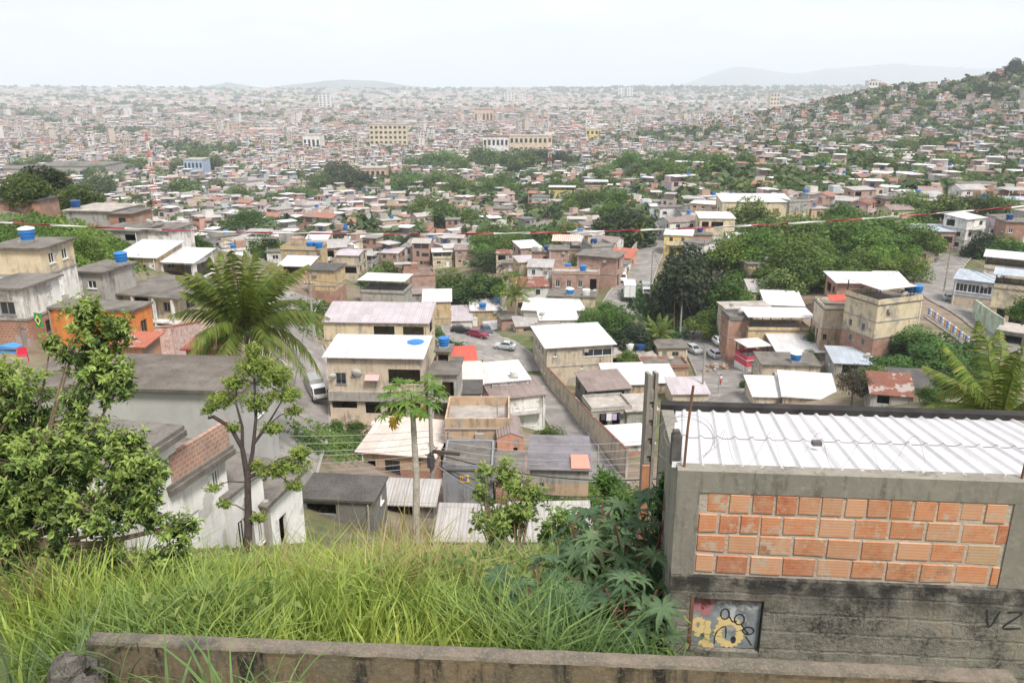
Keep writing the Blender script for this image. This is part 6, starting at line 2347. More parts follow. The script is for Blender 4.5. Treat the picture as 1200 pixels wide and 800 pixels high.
HR = H(np.array([r[1] for r in rest]), np.array([r[2] for r in rest])) if rest else []
for (z, x, y, w_, d_, _, px, py), h_ in zip(rest, HR):
    yaw = .25 * math.sin(x * .012) + .35 * math.sin(y * .008 + 1) + ARN.gauss(0, .12) + ARN.choice((0, 0, 0, .7, -.6))
    ca, sa = math.cos(yaw), math.sin(yaw)
    sc = max(1, z / 2200)
    wc = ARN.choice(PAL)
    hgt = ARN.choice((2.9, 3.2, 5.6, 5.8, 6, 8.4)) * min(sc, 1.4)
    if z > 900 and w_ < 14 and h_ < 25 and ARN.random() < .012:
        hgt = ARN.uniform(13, 26)
        wc = ARN.choice(PAL[:4])
    g = ARN.uniform(.8, 1.1)
    wc = tuple(min(.85, q * g) for q in wc)
    rc = ARN.choice(RPAL)
    fbox(x, y, h_ - 3, h_ + hgt, w_, d_, ca, sa, wc)
    t_ = ARN.random()
    if z < 2500:
        if t_ < .55:
            fbox(x, y, h_ + hgt + .01, h_ + hgt + .2, w_ + .7, d_ + .7, ca, sa, rc)
        elif t_ < .8:
            fbox(x, y, h_ + hgt + .01, h_ + hgt + .12, w_, d_, ca, sa, rc)
            o_ = 2.3
            fbox(x + ca * w_ * .1, y + sa * w_ * .1, h_ + hgt + o_, h_ + hgt + o_ + .12, w_ * .8, d_, ca, sa, ARN.choice([(.78, .77, .77), (.45, .42, .4), (.7, .66, .66)]))
            fbox(x - sa * d_ * .2, y + ca * d_ * .2, h_ + hgt + .13, h_ + hgt + o_ - .01, w_ * .7, d_ * .5, ca, sa, wc)
        else:
            i = len(V)
            e = .4
            rh = d_ * .17
            for a, b, zz in ((-w_ / 2 - e, -d_ / 2 - e, -.1), (w_ / 2 + e, -d_ / 2 - e, -.1), (w_ / 2 + e, 0, rh), (-w_ / 2 - e, 0, rh), (w_ / 2 + e, d_ / 2 + e, -.1), (-w_ / 2 - e, d_ / 2 + e, -.1)):
                V.append((x + a * ca - b * sa, y + a * sa + b * ca, h_ + hgt + zz))
            rc = ARN.choice([(.32, .16, .12), (.27, .14, .11), (.40, .36, .34), (.28, .22, .2)])
            Q.append((i, i + 1, i + 2, i + 3))
            Q.append((i + 3, i + 2, i + 4, i + 5))
            C += [rc, rc]
            for s in (-1, 1):
                k = len(V)
                for b, zz in ((-d_ / 2, -.05), (d_ / 2, -.05), (0, rh - .06), (0, rh - .06)):
                    V.append((x + s * w_ / 2 * ca - b * sa, y + s * w_ / 2 * sa + b * ca, h_ + hgt + zz))
                Q.append((k, k + 1, k + 2, k + 3))
                C.append(wc)
        if ARN.random() < .35 and z < 1500:
            a = ARN.uniform(-.3, .3) * w_
            fbox(x + a * ca - d_ * .2 * sa, y + a * sa + d_ * .2 * ca, h_ + hgt + .21, h_ + hgt + 2.3, w_ * .4, d_ * .45, ca, sa, ARN.choice(PAL), cf=ARN.choice(RPAL))
        if ARN.random() < .22 and z < 1200:
            a = ARN.uniform(-.35, .35) * w_
            fbox(x + a * ca, y + a * sa, h_ + hgt + .21, h_ + hgt + 1.4, 1.3, 1.3, ca, sa, (.03, .14, .38))
        if ARN.random() < .5:
            s_ = ARN.choice((-1, 1))
            fbox(x + s_ * w_ * .35 * ca + d_ * .5 * sa + 1.0 * sa, y + s_ * w_ * .35 * sa - d_ * .5 * ca - 1.0 * ca, h_ - 3, h_ + ARN.uniform(1.5, 3), w_ * .4, 2, ca, sa, ARN.choice(PAL), cf=ARN.choice(RPAL))
        for s in range(int(hgt // 2.7)):
            nw = ARN.choice((1, 2, 2, 3))
            for j in range(nw):
                a = (j + .5) / nw * w_ - w_ / 2 + ARN.uniform(-.4, .4)
                ww, wh = ARN.choice((1.0, 1.3, 2.4)), ARN.choice((1.1, 1.1, 1.8))
                zz = h_ + .5 + 2.8 * s + .5
                fbox(x + a * ca + (d_ / 2 + .03) * sa, y + a * sa - (d_ / 2 + .03) * ca, zz, zz + wh, ww, .12, ca, sa, ARN.choice([(.04, .04, .045), (.07, .06, .05), (.12, .08, .06)]))
fo = np_mesh('distant_houses', V, Q, [MT('city')], fc=C)
tag(fo, kind='stuff')
print('far houses', len(rest), 'quads', len(Q))

# far trees: one object
TN = 11000
tu = AR.uniform(-60, 1260, TN * 3)
tz = np.exp(AR.uniform(math.log(300), math.log(6500), TN * 3))
tx, ty = tz * (tu - 600) / F, tz
fld = np.sin(tx * .011 + 2) * np.cos(ty * .009) + .6 * np.sin(tx * .023 + ty * .017) + .35 * np.sin(tx * .004 + 1) * np.sin(ty * .003)
hl_ = (tx > 250) & (H(tx, ty) > 20)
pk = np.where((AR.random(TN * 3) < np.clip((fld - .12) * 1.3, .11, 1)) | (hl_ & (AR.random(TN * 3) < .6)))[0]
pk = pk[AR.permutation(len(pk))][:TN]
V, Q, C = [], [], []
hz_ = H(tx, ty)
nv = 0
for i in pk:
    z = tz[i]
    r = AR.uniform(2.8, 6.0) * max(1, (z / 1500) ** .7)
    n = 90 if z < 800 else (44 if z < 1800 else 20)
    ls = .26 if n == 90 else (.34 if n == 44 else .5)
    d = AR.normal(0, 1, (n, 3))
    d /= np.linalg.norm(d, axis=1)[:, None]
    lump = 1 + .35 * np.sin(d[:, 0] * 4 + i) * np.sin(d[:, 1] * 4 + 2 * i)
    c = np.array([tx[i], ty[i], hz_[i] + r * .75]) + d * (r * AR.uniform(.65, 1.0, n) * lump)[:, None] * np.array([1.15, 1.15, .8])
    nn = d + AR.normal(0, .5, (n, 3)) + np.array([0, 0, .3])
    nn /= np.linalg.norm(nn, axis=1)[:, None]
    a = np.cross(nn, AR.normal(0, 1, (n, 3)))
    a /= np.linalg.norm(a, axis=1)[:, None]
    b = np.cross(nn, a)
    s = r * ls * AR.uniform(.6, 1.3, n)[:, None]
    V.append(np.stack([c - a * s - b * s * .7, c + a * s - b * s * .7, c + a * s + b * s * .7, c - a * s + b * s * .7], 1).reshape(-1, 3))
    t_ = AR.random((n, 1))
    k = AR.uniform(.7, 1.2)
    C.append((np.array((.05, .09, .03)) * (1 - t_) + np.array((.16, .22, .08)) * t_) * k)
V = np.concatenate(V)
fo = np_mesh('distant_trees', V, np.arange(len(V)).reshape(-1, 4), [MT('leaf')], fc=np.concatenate(C))
tag(fo, kind='stuff')


# ---------------------------------------------------------------- towers and large buildings of the far town
def block(name, label, cat, px, py, wp, hp, dm, wallc, floors, cols, z, roofc=None, yaw=0., grp=None):
    p = P(px, py, z)
    w_, h_ = wp * z / F, hp * z / F
    p.z = min(p.z, h1(p.x, p.y))
    h_ = h_ + P(px, py, z).z - p.z
    t = thing(name, label, cat, tuple(p), yaw, grp)
    MB().box(-w_ / 2, 0, -3, w_ / 2, dm, h_).build('wall', [wallc], t)
    q = MB().box(-w_ / 2 - .3, -.3, h_ + .003, w_ / 2 + .3, dm + .3, h_ + .8)
    if floors > 4:
        q.box(-w_ * .15, dm * .3, h_ + .8, w_ * .15, dm * .7, h_ + 3.6)
    q.build('roof', [roofc or MT('slablight')], t)
    me = MB().box(-w_ / cols * .27, -.12, -h_ / floors * .24, w_ / cols * .27, .05, h_ / floors * .24).mesh('window')
    me.materials.append(MT('glass'))
    for f in range(floors):
        for c in range(cols):
            link('window', me, [], t, (-w_ / 2 + w_ * (c + .5) / cols, 0, h_ * (f + .5) / floors))
    return t


WH = MT('white')
block('tower_block', 'slim white tower block alone on the far left', 'tower', 33, 136, 6, 12, 14, WH, 8, 2, 2300)
block('tower_block', 'white grey tower block left of centre on the far plain', 'tower', 381, 129, 14, 18, 18, WH, 9, 3, 2500)
for i, (x, w_, h_, lb) in enumerate(((578, 8, 8, 'smaller pale tower left of the white pair'), (597, 12, 12, 'left tower of white pair on the horizon'), (611, 9, 11, 'right tower of white pair on the horizon'), (645, 10, 5, 'low pale block right of white pair'))):
    block('tower_block', lb, 'tower', x, 121, w_, h_, 20, WH, 6, 3, 3800)
block('tower_block', 'left one of the twin pale towers right of the centre', 'tower', 728, 114, 7, 11, 18, WH, 8, 2, 4200)
block('tower_block', 'right one of the twin pale towers right of the centre', 'tower', 738, 114, 7, 11, 18, WH, 8, 2, 4200)
block('tower_block', 'white tower block by the left shoulder of right hill', 'tower', 1024, 110, 14, 14, 18, WH, 7, 4, 1500)
block('tower_block', 'white tower block with dark stripes before the right hill', 'tower', 985, 120, 15, 10, 20, WH, 3, 4, 2000)
block('tower_block', 'pale cream block left of striped tower block', 'tower', 908, 121, 11, 11, 20, MT('cream'), 5, 3, 2200)
block('apartment_row', 'long pale apartment row under the far left hills', 'apartments', 225, 110, 52, 5, 30, WH, 3, 16, 6200)
block('apartment_row', 'cream apartment slab with many floors left of the church', 'apartments', 455, 161, 44, 14, 14, MT('cream'), 5, 8, 1000)
block('church', 'white church like hall with red roof in far centre', 'church', 581, 173, 30, 12, 20, WH, 2, 6, 850, MT('tile'))
block('hall', 'long cream hall right of the white church', 'hall', 622, 169, 50, 9, 20, MT('cream'), 2, 9, 880)
block('factory', 'long grey factory shed with dark roof on the left plain', 'factory', 78, 212, 84, 16, 40, MT('grey'), 1, 6, 640, MT('slab'))
block('factory', 'lower grey factory shed at the left edge', 'factory', 8, 212, 58, 13, 40, MT('grey'), 1, 4, 650, MT('slab'))
block('warehouse', 'blue grey office block among left plain houses', 'warehouse', 227, 200, 22, 12, 18, MT('blue'), 2, 5, 680)
block('warehouse', 'white walled warehouse on the left plain', 'warehouse', 365, 168, 20, 9, 25, WH, 1, 4, 980)
block('warehouse', 'white cube building left of the far palms', 'warehouse', 370, 262, 26, 20, 12, WH, 2, 3, 380)
block('warehouse', 'peach walled shop building in left centre plain', 'warehouse', 437, 208, 30, 10, 16, MT('peach'), 2, 5, 620)
block('warehouse', 'peach pink warehouse below horizon in the centre', 'warehouse', 567, 134, 22, 5, 40, MT('peach'), 1, 5, 1700, MT('tile'))
block('warehouse', 'ochre yellow block right of the short mast', 'warehouse', 694, 160, 15, 8, 16, MT('yellow'), 2, 3, 980)
# ---------------------------------------------------------------- white row house below the grass
def row_house(key, label, a, b, hh, d, **k):
    a, b = P(*a), P(*b)
    c = (a + b) / 2
    return HS(key, label, 0, 0, 0, 0, d, world=(c.x, c.y, (a.z + b.z) / 2 - hh, (b.xy - a.xy).length, hh, math.atan2(b.y - a.y, b.x - a.x)), **k)


def eave(h, y0=-.42, t_=.24, m='slab'):
    MB().box(-h[1] / 2 - .25, y0, h[2] - t_, h[1] / 2 + .25, -.003, h[2] - .003).build('eave_beam', [MT(m)], h[0])


h = row_house('W0', 'white row house nearest the leafy tree, its dark roof edge jutting forward', (138, 548, 28.6), (203, 505, 31.6), 5.5, 5, wall='peel', roof='flat', rm='slab', ns=1, ovh=.3, front=[], right=[], left=[])
eave(h)
h = row_house('W1', 'white row house with peeling paint and brick parapet on its roof edge', (196, 572, 31.8), (262, 525, 35.0), 5.2, 5, wall='peel', roof='flat', rm='slab', ns=1, ovh=.3,
              front=[('w', .80, .80, .13, .17), ('d', .36, .4, .17, .5)], right=[], left=[])
eave(h)
bw = MB()
bw.box(-h[1] / 2 + .05, -.2, 0, h[1] / 2 + .2, -.02, 1.15)
bw.build('brick_parapet', [MT('brickpink')], h[0], (0, 0, h[3] + .003))
h = row_house('W2', 'middle white row house with barred window behind dark trunked tree', (264, 580, 35.1), (307, 556, 37.8), 4.6, 5, wall='peel', roof='flat', rm='slab', ns=1, ovh=.2, front=[('w', .4, .5, .34, .34), ('w', .82, .4, .1, .3)], right=[], left=[], frk='white_paint')
rl_ = MB()
for i in range(7):
    rl_.box(-.6 + i * .2 - .02, -.06, -.75, -.6 + i * .2 + .02, -.02, .75)
rl_.build('window_bars', [MT('white_paint')], h[0], (-.1 * h[1], 0, h[2] * .5))
h = row_house('W3', 'far white row house with sloping dark roof edge and open doorway', (309, 588, 37.9), (352, 553, 41.4), 4.4, 4.6, wall='peel', roof='shed', rm='slab', ns=1, tilt=7, ovh=.3, front=[O(.42, .45, .2, .45)], right=[], left=[])
eave(h, -.3, .16)
for xx, hh_ in ((-.5, .2), (-.9, 1.2)):
    MB().box(xx * h[1] - .14, -.2, -2, xx * h[1] + .14, -.006, h[2] + hh_).build('pilaster', [MT('concrete')], h[0])

# ---------------------------------------------------------------- corrugated roofed brick shed on the right
C0 = P(797, 551, 7.3)                       # top of its front left corner
ua, va = math.radians(-4.5), math.radians(7.5)
UX = Vector((math.cos(ua), math.sin(ua), 0))
VY = Vector((math.sin(va), math.cos(va), 0))
SW, SD = 4.3, 2.75
shed = thing('brick_shed', 'brick shed with white corrugated roof and dark stained lower wall at right', 'shed', (C0.x, C0.y, C0.z - 3.6))
UP = Vector((0, 0, 1))


def SL(u, v, z):
    """shed coordinates: u along the front, v backwards, z from the wall top."""
    return UX * u + VY * v + UP * (z + 3.6)


def sbox(mb, u0, v0, z0, u1, v1, z1, mi=0):
    c = [SL(u0, v0, z0), SL(u1, v0, z0), SL(u1, v1, z0), SL(u0, v1, z0), SL(u0, v0, z1), SL(u1, v0, z1), SL(u1, v1, z1), SL(u0, v1, z1)]
    i = len(mb.v)
    mb.v.extend([tuple(q) for q in c])
    for q in ((0, 3, 2, 1), (4, 5, 6, 7), (0, 1, 5, 4), (1, 2, 6, 5), (2, 3, 7, 6), (3, 0, 4, 7)):
        mb.f.append(tuple(i + k for k in q))
        mb.m.append(mi)
        mb.c.append(mb.cc)


# plaster and rough concrete
t = NT('shed_concrete')
v = t.coords(rnd=False)
n1, n2, n3 = t.noise(v, 1.6, 8, .7), t.noise(v, 14, 6, .7), t.noise(t.coords(scale=(3, 3, .5), rnd=False), 2.2, 6, .7)
cb = t.mix(t.ramp(n1, .35, .65), (.27, .25, .21), (.20, .185, .155))
cb = t.mix(t.ramp(n3, .52, .68), cb, (.10, .095, .08))
cb = t.mix(t.ramp(n2, .5, .75), cb, (.30, .28, .24))
t.bump(n2, .5, .01)
MSHC = t.out(cb, .93)
t = NT('shed_rough_wall')
v = t.coords(rnd=False)
sep = t.n('ShaderNodeSeparateXYZ')
t.l(v, sep.inputs[0])
n1, n2, n3 = t.noise(v, 2.2, 9, .72), t.noise(v, 26, 6, .75), t.noise(v, .9, 5, .6)
bk = t.n('ShaderNodeTexBrick', Scale=1.0)
bk.inputs['Brick Width'].default_value = .4
bk.inputs['Row Height'].default_value = .2
bk.inputs['Mortar Size'].default_value = .018
bk.inputs['Mortar Smooth'].default_value = .6
uvn = t.n('ShaderNodeTexCoord')
wr = t.n('ShaderNodeVectorMath', operation='ADD')
nv_ = t.n('ShaderNodeTexNoise', Scale=5.0, Detail=4.0)
t.l(v, nv_.inputs['Vector'])
sc_ = t.n('ShaderNodeVectorMath', operation='SCALE')
sc_.inputs['Scale'].default_value = .05
t.l(nv_.outputs['Color'], sc_.inputs[0])
t.l(uvn.outputs['UV'], wr.inputs[0])
t.l(sc_.outputs[0], wr.inputs[1])
t.l(wr.outputs[0], bk.inputs['Vector'])
cb = t.mix(t.ramp(n1, .40, .58), (.05, .047, .042), (.30, .28, .24))
cb = t.mix(t.ramp(n2, .42, .68), cb, (.29, .27, .23))
pt = t.n('ShaderNodeMath', operation='MULTIPLY')
t.l(t.ramp(n3, .52, .57), pt.inputs[0])
t.l(t.ramp(n1, .3, .5), pt.inputs[1])
cb = t.mix(pt.outputs[0], cb, (.30, .265, .215))
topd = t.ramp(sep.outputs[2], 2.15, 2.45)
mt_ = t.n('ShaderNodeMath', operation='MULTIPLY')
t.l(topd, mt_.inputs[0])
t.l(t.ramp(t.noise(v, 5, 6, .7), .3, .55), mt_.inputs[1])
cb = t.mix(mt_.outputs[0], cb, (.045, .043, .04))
hm_ = t.n('ShaderNodeMath', operation='MULTIPLY_ADD')
t.l(bk.outputs['Fac'], hm_.inputs[0])
hm_.inputs[1].default_value = -.22
t.l(n2, hm_.inputs[2])
t.bump(hm_.outputs[0], .8, .03)
MROUGH = t.out(cb, .95)

fb = MB()
sbox(fb, -.02, -.002, -.21, SW, .16, 0)            # top beam
sbox(fb, -.02, -.002, -1.07, .19, .16, -.212)         # left pillar
sbox(fb, 2.93, -.002, -1.07, 3.3, .16, -.212)
fb.build('beam_and_pillar', [MSHC], shed)
pb = MB()
sbox(pb, .19, .012, -1.07, SW, .16, -.212)
pb.build('mortar_bed', [m_plaster('mortar', (.47, .40, .33), stain=.3, streak=False, sc=3, bump=.5)], shed)
# bricks laid one by one
bb = MB()
brn = random.Random(4)


def brick(u0, u1, z0, z1):
    pr = brn.uniform(.004, .014)
    g = brn.random()
    base = (.53, .20, .09) if g < .5 else ((.47, .14, .06) if g < .74 else ((.56, .27, .15) if g < .96 else (.52, .34, .2)))
    k = brn.uniform(.84, 1.1)
    bb.cc = tuple(min(.9, q * k) for q in base)
    e = .006
    z0 += brn.uniform(-.006, .006)
    u0 += brn.uniform(-.004, .006)
    sk = [brn.uniform(-.006, .006) for _ in range(4)]
    c0 = [SL(u0, .012, z0), SL(u1, .012, z0), SL(u1, .012, z1), SL(u0, .012, z1)]
    c1 = [SL(u0 + e, .012 - pr, z0 + e + sk[0]), SL(u1 - e, .012 - pr, z0 + e + sk[1]), SL(u1 - e + sk[2], .012 - pr, z1 - e), SL(u0 + e + sk[3], .012 - pr, z1 - e)]
    bb.face(c1)
    for k in range(4):
        l = (k + 1) % 4
        bb.face([c0[k], c0[l], c1[l], c1[k]])


ROWS = [[.05] + [.182] * 14, [.17, .17, .17, .17] + [.29] * 7, [.26, .26] + [.285] * 8, [.17] + [.285] * 9]
for r, ws in enumerate(ROWS):
    u = .195
    z1 = -.222 - r * .2115
    for w_ in ws:
        if u + w_ > 2.925:
            w_ = 2.925 - u
        if w_ > .05:
            brick(u, u + w_, z1 - .183 + brn.uniform(-.006, .006), z1 + brn.uniform(-.004, .004))
        u += w_ + .016 + brn.uniform(0, .012)
    if r == 0:
        continue
t = NT('clay_brick')
a = t.n('ShaderNodeAttribute', attribute_name='Col')
v = t.coords(rnd=False)
n_ = t.noise(v, 9, 6, .7)
cb = t.mix(t.ramp(n_, .35, .65), a.outputs['Color'], t.mix(.5, a.outputs['Color'], (.52, .36, .24)))
cb = t.mix(t.ramp(t.noise(v, 3.1, 6, .7), .58, .72), cb, (.20, .13, .09))
cb = t.mix(t.ramp(t.noise(v, 40, 4, .7), .56, .75), cb, (.46, .35, .26))
cb = t.mix(t.ramp(t.noise(v, 6.5, 7, .75), .55, .61), cb, (.47, .37, .28))
cb = t.mix(t.ramp(t.noise(v, 2.3, 5, .7), .55, .75), cb, (.55, .33, .22))
sp_ = t.n('ShaderNodeSeparateXYZ')
t.l(v, sp_.inputs[0])
m1 = t.n('ShaderNodeMath', operation='MULTIPLY')
m1.inputs[1].default_value = 2 * math.pi / .03
t.l(sp_.outputs[2], m1.inputs[0])
m2 = t.n('ShaderNodeMath', operation='SINE')
t.l(m1.outputs[0], m2.inputs[0])
m3 = t.n('ShaderNodeMath', operation='MULTIPLY_ADD')
t.l(n_, m3.inputs[0])
m3.inputs[1].default_value = 3
t.l(m2.outputs[0], m3.inputs[2])
t.bump(m3.outputs[0], .09, .004)
bo = bb.build('brick_panel', [t.out(cb, .88)], shed, colr=True)
lw = MB()
hole = (.20, -1.88, .86, -1.30)
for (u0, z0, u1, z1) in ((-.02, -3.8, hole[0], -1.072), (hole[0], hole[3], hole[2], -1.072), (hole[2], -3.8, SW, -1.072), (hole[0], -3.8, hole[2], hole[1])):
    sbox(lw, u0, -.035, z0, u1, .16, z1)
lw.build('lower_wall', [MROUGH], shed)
sd = MB()
for u0, u1 in ((-.02, .13), (SW - .15, SW)):
    sd = MB()
    sbox(sd, u0, .162, -3.8, u1, SD, -.05)
    for k in range(4, 8):
        q = Vector(sd.v[k])
        if (q - SL(u0, SD, -.05)).length < .3:
            q.z -= .48
            sd.v[k] = tuple(q)
    sd.build('side_wall', [MSHC], shed)
bk_ = MB()
sbox(bk_, -.02, SD + .002, -3.8, SW + .1, SD + .16, -.47)
bk_.build('rear_wall', [m_plain('black_stained_concrete', (.028, .026, .025), .95, var=.5)], shed)
# graffiti hatch
dm = MB()
sbox(dm, hole[0] + .012, .02, hole[1] + .01, hole[2] - .012, .05, hole[3] - .012)
t = NT('hatch_paint')
v = t.coords(rnd=False)
cb = t.mix(t.ramp(t.noise(v, 5, 4, .6), .4, .6), (.17, .19, .20), (.30, .33, .35))
cb = t.mix(t.ramp(t.noise(v, 9, 3, .6), .6, .66), cb, (.38, .36, .36))
hatch = dm.build('hatch', [t.out(cb, .6)], shed)
fr_ = MB()
sbox(fr_, hole[0] - .02, -.042, hole[1], hole[0] + .011, -.0355, hole[3] + .02)
sbox(fr_, hole[0] + .0115, -.03, hole[3] - .011, hole[2], .05, hole[3] - .0005)
fr_.build('hatch_frame', [MT('rust')], hatch)


def stroke(mb, pts_, w_, v_, mi):
    """paint stroke: a ribbon through (u, z) points given in hatch fractions."""
    q = [(hole[0] + a * (hole[2] - hole[0]), hole[1] + b * (hole[3] - hole[1])) for a, b in pts_]
    q = [Vector(p) for p in q]
    q = catmull(q, 5)
    L_, R_ = [], []
    for i, p in enumerate(q):
        d = (q[min(i + 1, len(q) - 1)] - q[max(i - 1, 0)]).normalized()
        n_ = Vector((-d.y, d.x)) * w_ * (.5 if 0 < i < len(q) - 1 else .35) * (1 + .25 * math.sin(i * 1.7))
        L_.append(p + n_)
        R_.append(p - n_)
    for i in range(len(q) - 1):
        mb.face([SL(L_[i].x, v_, L_[i].y), SL(R_[i].x, v_, R_[i].y), SL(R_[i + 1].x, v_, R_[i + 1].y), SL(L_[i + 1].x, v_, L_[i + 1].y)], mi)


gf = MB()
cir = lambda cx, cy, rx, ry, a0=0, a1=6.3, n=10: [(cx + rx * math.cos(a0 + (a1 - a0) * i / n), cy + ry * math.sin(a0 + (a1 - a0) * i / n)) for i in range(n + 1)]
Y_, K_, R_, G_ = 0, 1, 2, 3
stroke(gf, [(.05, .72), (.2, .85), (.1, .95), (.3, .98), (.2, .75), (.24, .62)], .09, .0185, R_)
stroke(gf, cir(.72, .68, .14, .18, .5, 4.5), .05, .0187, G_)
stroke(gf, [(.62, .8), (.75, .92), (.9, .8), (.97, .9)], .04, .0187, G_)
stroke(gf, [(.35, .85), (.5, .93), (.55, .8), (.45, .88)], .03, .0186, G_)
stroke(gf, cir(.11, .43, .07, .1, .2, 6.4), .055, .018, Y_)
stroke(gf, [(.17, .42), (.15, .3), (.08, .2)], .05, .0178, Y_)
stroke(gf, [(.24, .52), (.25, .3), (.24, .06)], .06, .018, Y_)
stroke(gf, [(.14, .1), (.24, .04), (.36, .05)], .05, .0176, Y_)
stroke(gf, cir(.56, .3, .16, .22, .3, 6.5, 14), .075, .018, Y_)
stroke(gf, [(.4, .6), (.46, .5), (.56, .52)], .06, .0176, Y_)
stroke(gf, cir(.48, .66, .06, .1), .014, .0172, K_)
stroke(gf, [(.54, .62), (.6, .52), (.66, .54)], .014, .0172, K_)
stroke(gf, cir(.69, .57, .07, .1), .014, .0172, K_)
stroke(gf, [(.72, .48), (.78, .38), (.84, .3)], .014, .0172, K_)
stroke(gf, cir(.83, .36, .08, .07), .014, .0172, K_)
stroke(gf, [(.36, .06), (.38, .3), (.5, .42), (.52, .2)], .012, .0172, K_)
stroke(gf, cir(.63, .17, .02, .05), .025, .0172, K_)
stroke(gf, [(.8, .25), (.86, .15), (.9, .08)], .01, .0172, K_)
gm = [paint('spray_yellow', (.72, .55, .26), .7), paint('spray_black', (.03, .03, .035), .7), paint('spray_pink', (.42, .17, .18), .7), paint('spray_grey', (.48, .48, .48), .7)]
gf.build('graffiti', gm, hatch)
g2 = MB()
vz = [[(4.02, 1.05), (4.1, .72), (4.2, 1.02)], [(4.3, 1.0), (4.5, 1.0), (4.28, .72), (4.52, .72)], [(4.62, 1.02), (4.62, .85), (4.75, .8), (4.62, .68)]]
for s in vz:
    stroke(g2, s, .022, -.0365, 0)
g2.build('scribble', [gm[1]], shed)
# corrugated sheets with real waves
rm_ = MB()
sl = math.tan(math.radians(-11.5))
WV = .177
for (v0, v1, dz) in ((.11, 1.42, -.03), (1.32, SD + .06, -.016)):
    n_ = int(SW / WV * 8)
    V_, Q_ = [], []
    for i in range(n_ + 1):
        u = -.06 + (SW + .12) * i / n_
        s__ = math.sin(2 * math.pi * u / WV)
        z_ = .034 * max(0.0, s__) ** 3 - .012
        for vv in (v0, v1):
            V_.append(tuple(SL(u + (vv - .2) * .085, vv, .045 + z_ + dz + sl * vv)))
        for vv in (v1, v0):
            V_.append(tuple(SL(u + (vv - .2) * .085, vv, .038 + z_ + dz + sl * vv)))
    for i in range(n_):
        a, b_ = i * 4, i * 4 + 4
        Q_ += [(a, b_, b_ + 1, a + 1), (a + 1, b_ + 1, b_ + 2, a + 2), (a + 2, b_ + 2, b_ + 3, a + 3), (a + 3, b_ + 3, b_, a)]
    if v0 < .5:
        VV, QQ = V_, Q_
    else:
        QQ = QQ + [tuple(k + len(VV) for k in q) for q in Q_]
        VV = VV + V_
t = NT('white_roof_sheet')
v = t.coords(rnd=False)
cb = t.mix(t.ramp(t.noise(v, 1.3, 6, .7), .35, .7), (.60, .585, .60), (.50, .485, .495))
cb = t.mix(t.ramp(t.noise(t.coords(scale=(7, .9, 1), rnd=False), 1.5, 6, .75), .60, .74), cb, (.46, .43, .41))
cb = t.mix(t.ramp(t.noise(v, 30, 3, .7), .68, .76), cb, (.35, .32, .3))
np_mesh('roof_sheet', VV, QQ, [t.out(cb, .6)], parent=shed)
tag(MB().box(-.045, -.03, 0, .045, .03, .045).build('roof_stone', [MT('slabblack')], None, shed.location + SL(1.42, .95, .06 + sl * .95)), 'small dark brick bit lying on the white corrugated roof', 'stone')
# bars and razor wire
for lb, u, v_, z1 in (('rusty reinforcing bar sticking up at left corner of the shed', .04, .08, .78), ('rusty reinforcing bar sticking up at right side of the shed', 2.98, .08, .66)):
    q = MB().tube([(0, 0, -.1), (.01, 0, z1 * .5), (.035, .01, z1)], .012, 6)
    tag(q.build('steel_bar', [MT('rust')], None, shed.location + SL(u, v_, 0)), lb, 'steel bar')
st_ = MB()
st_.box(-.045, -.04, -.1, .045, .04, .2)
st_.box(-.035, -.03, .2, .025, .035, .24)
tag(st_.build('broken_post', [MT('slabblack')], None, shed.location + SL(-.02, .35, 0)), 'dark broken concrete stub post inside the razor wire coil', 'post')


def coil(label, c, r, n, adv, rr, seed, ax_=None):
    rg = random.Random(seed)
    pth = []
    for i in range(n * 22 + 1):
        a = 2 * math.pi * i / 22
        k = i / 22
        ra = r * (1 + .1 * math.sin(k * 2.1 + seed) + .08 * math.sin(k * 5))
        pth.append(UX * (ra * math.cos(a) + adv[0] * k) + VY * (adv[1] * k + .05 * math.sin(k * 3)) + UP * (ra * math.sin(a) * .9 + adv[2] * k))
    b = MB().tube(pth, rr, 4)
    for i in range(6, len(pth) - 1, 5):
        p = pth[i]
        b.tube([p + UP * .012, p - UP * .012], .003, 3)
    o = b.build('razor_wire', [MT('wiregrey')], None, shed.location + c)
    tag(o, label, 'razor wire')
    return o


coil('tight coil of razor wire round the left corner of the shed', SL(.04, .25, .12), .26, 3, (.04, .12, .0), .0026, 1)
pth = []
for i in range(150):
    k = i / 22
    a = 2 * math.pi * k
    pth.append(UX * (.3 + .42 * k + .06 * math.cos(a)) + UP * (.14 + .17 * math.sin(a)) + VY * (.15 * math.cos(a)))
tag(MB().tube(pth[:100], .0018, 4).build('razor_wire', [MT('wiregrey')], None, shed.location + SL(0, .2, 0)), 'stretched thin razor wire looping along front edge of the shed roof', 'razor wire')

# double T concrete post and plank
p_ = P(771, 640, 13)
hgt = 0
tz_ = P(764, 436, 13)
pz = h1(tz_.x, tz_.y)
post = thing('concrete_post', 'tall notched concrete post with dark weathering beside the shed', 'post', (tz_.x, tz_.y, pz), .25)
hgt = tz_.z - pz
b = MB()
for s in (-1, 1):
    b.box(s * .065 - .025, -.07, -.5, s * .065 + .025, .07, hgt)
b.box(-.0395, -.02, -.5, .0395, .02, hgt - .05)
n_ = int(hgt / .32)
for i in range(n_):
    z0 = .32 * i
    b.box(-.0395, -.05, z0, .0395, .05, z0 + .2)
b.build('shaft', [m_plaster('post_concrete', (.27, .24, .21), stain=.6, stc=(.09, .08, .075), sc=3)], post)
pl_ = P(757, 545, 12.2)
tag(MB().box(-.055, -.02, -2.4, .055, .02, .0).build('wood_plank', [m_plain('orange_wood', (.42, .2, .11), .85, var=.3)], None, pl_), 'orange brown wooden plank standing left of the notched concrete post', 'plank')

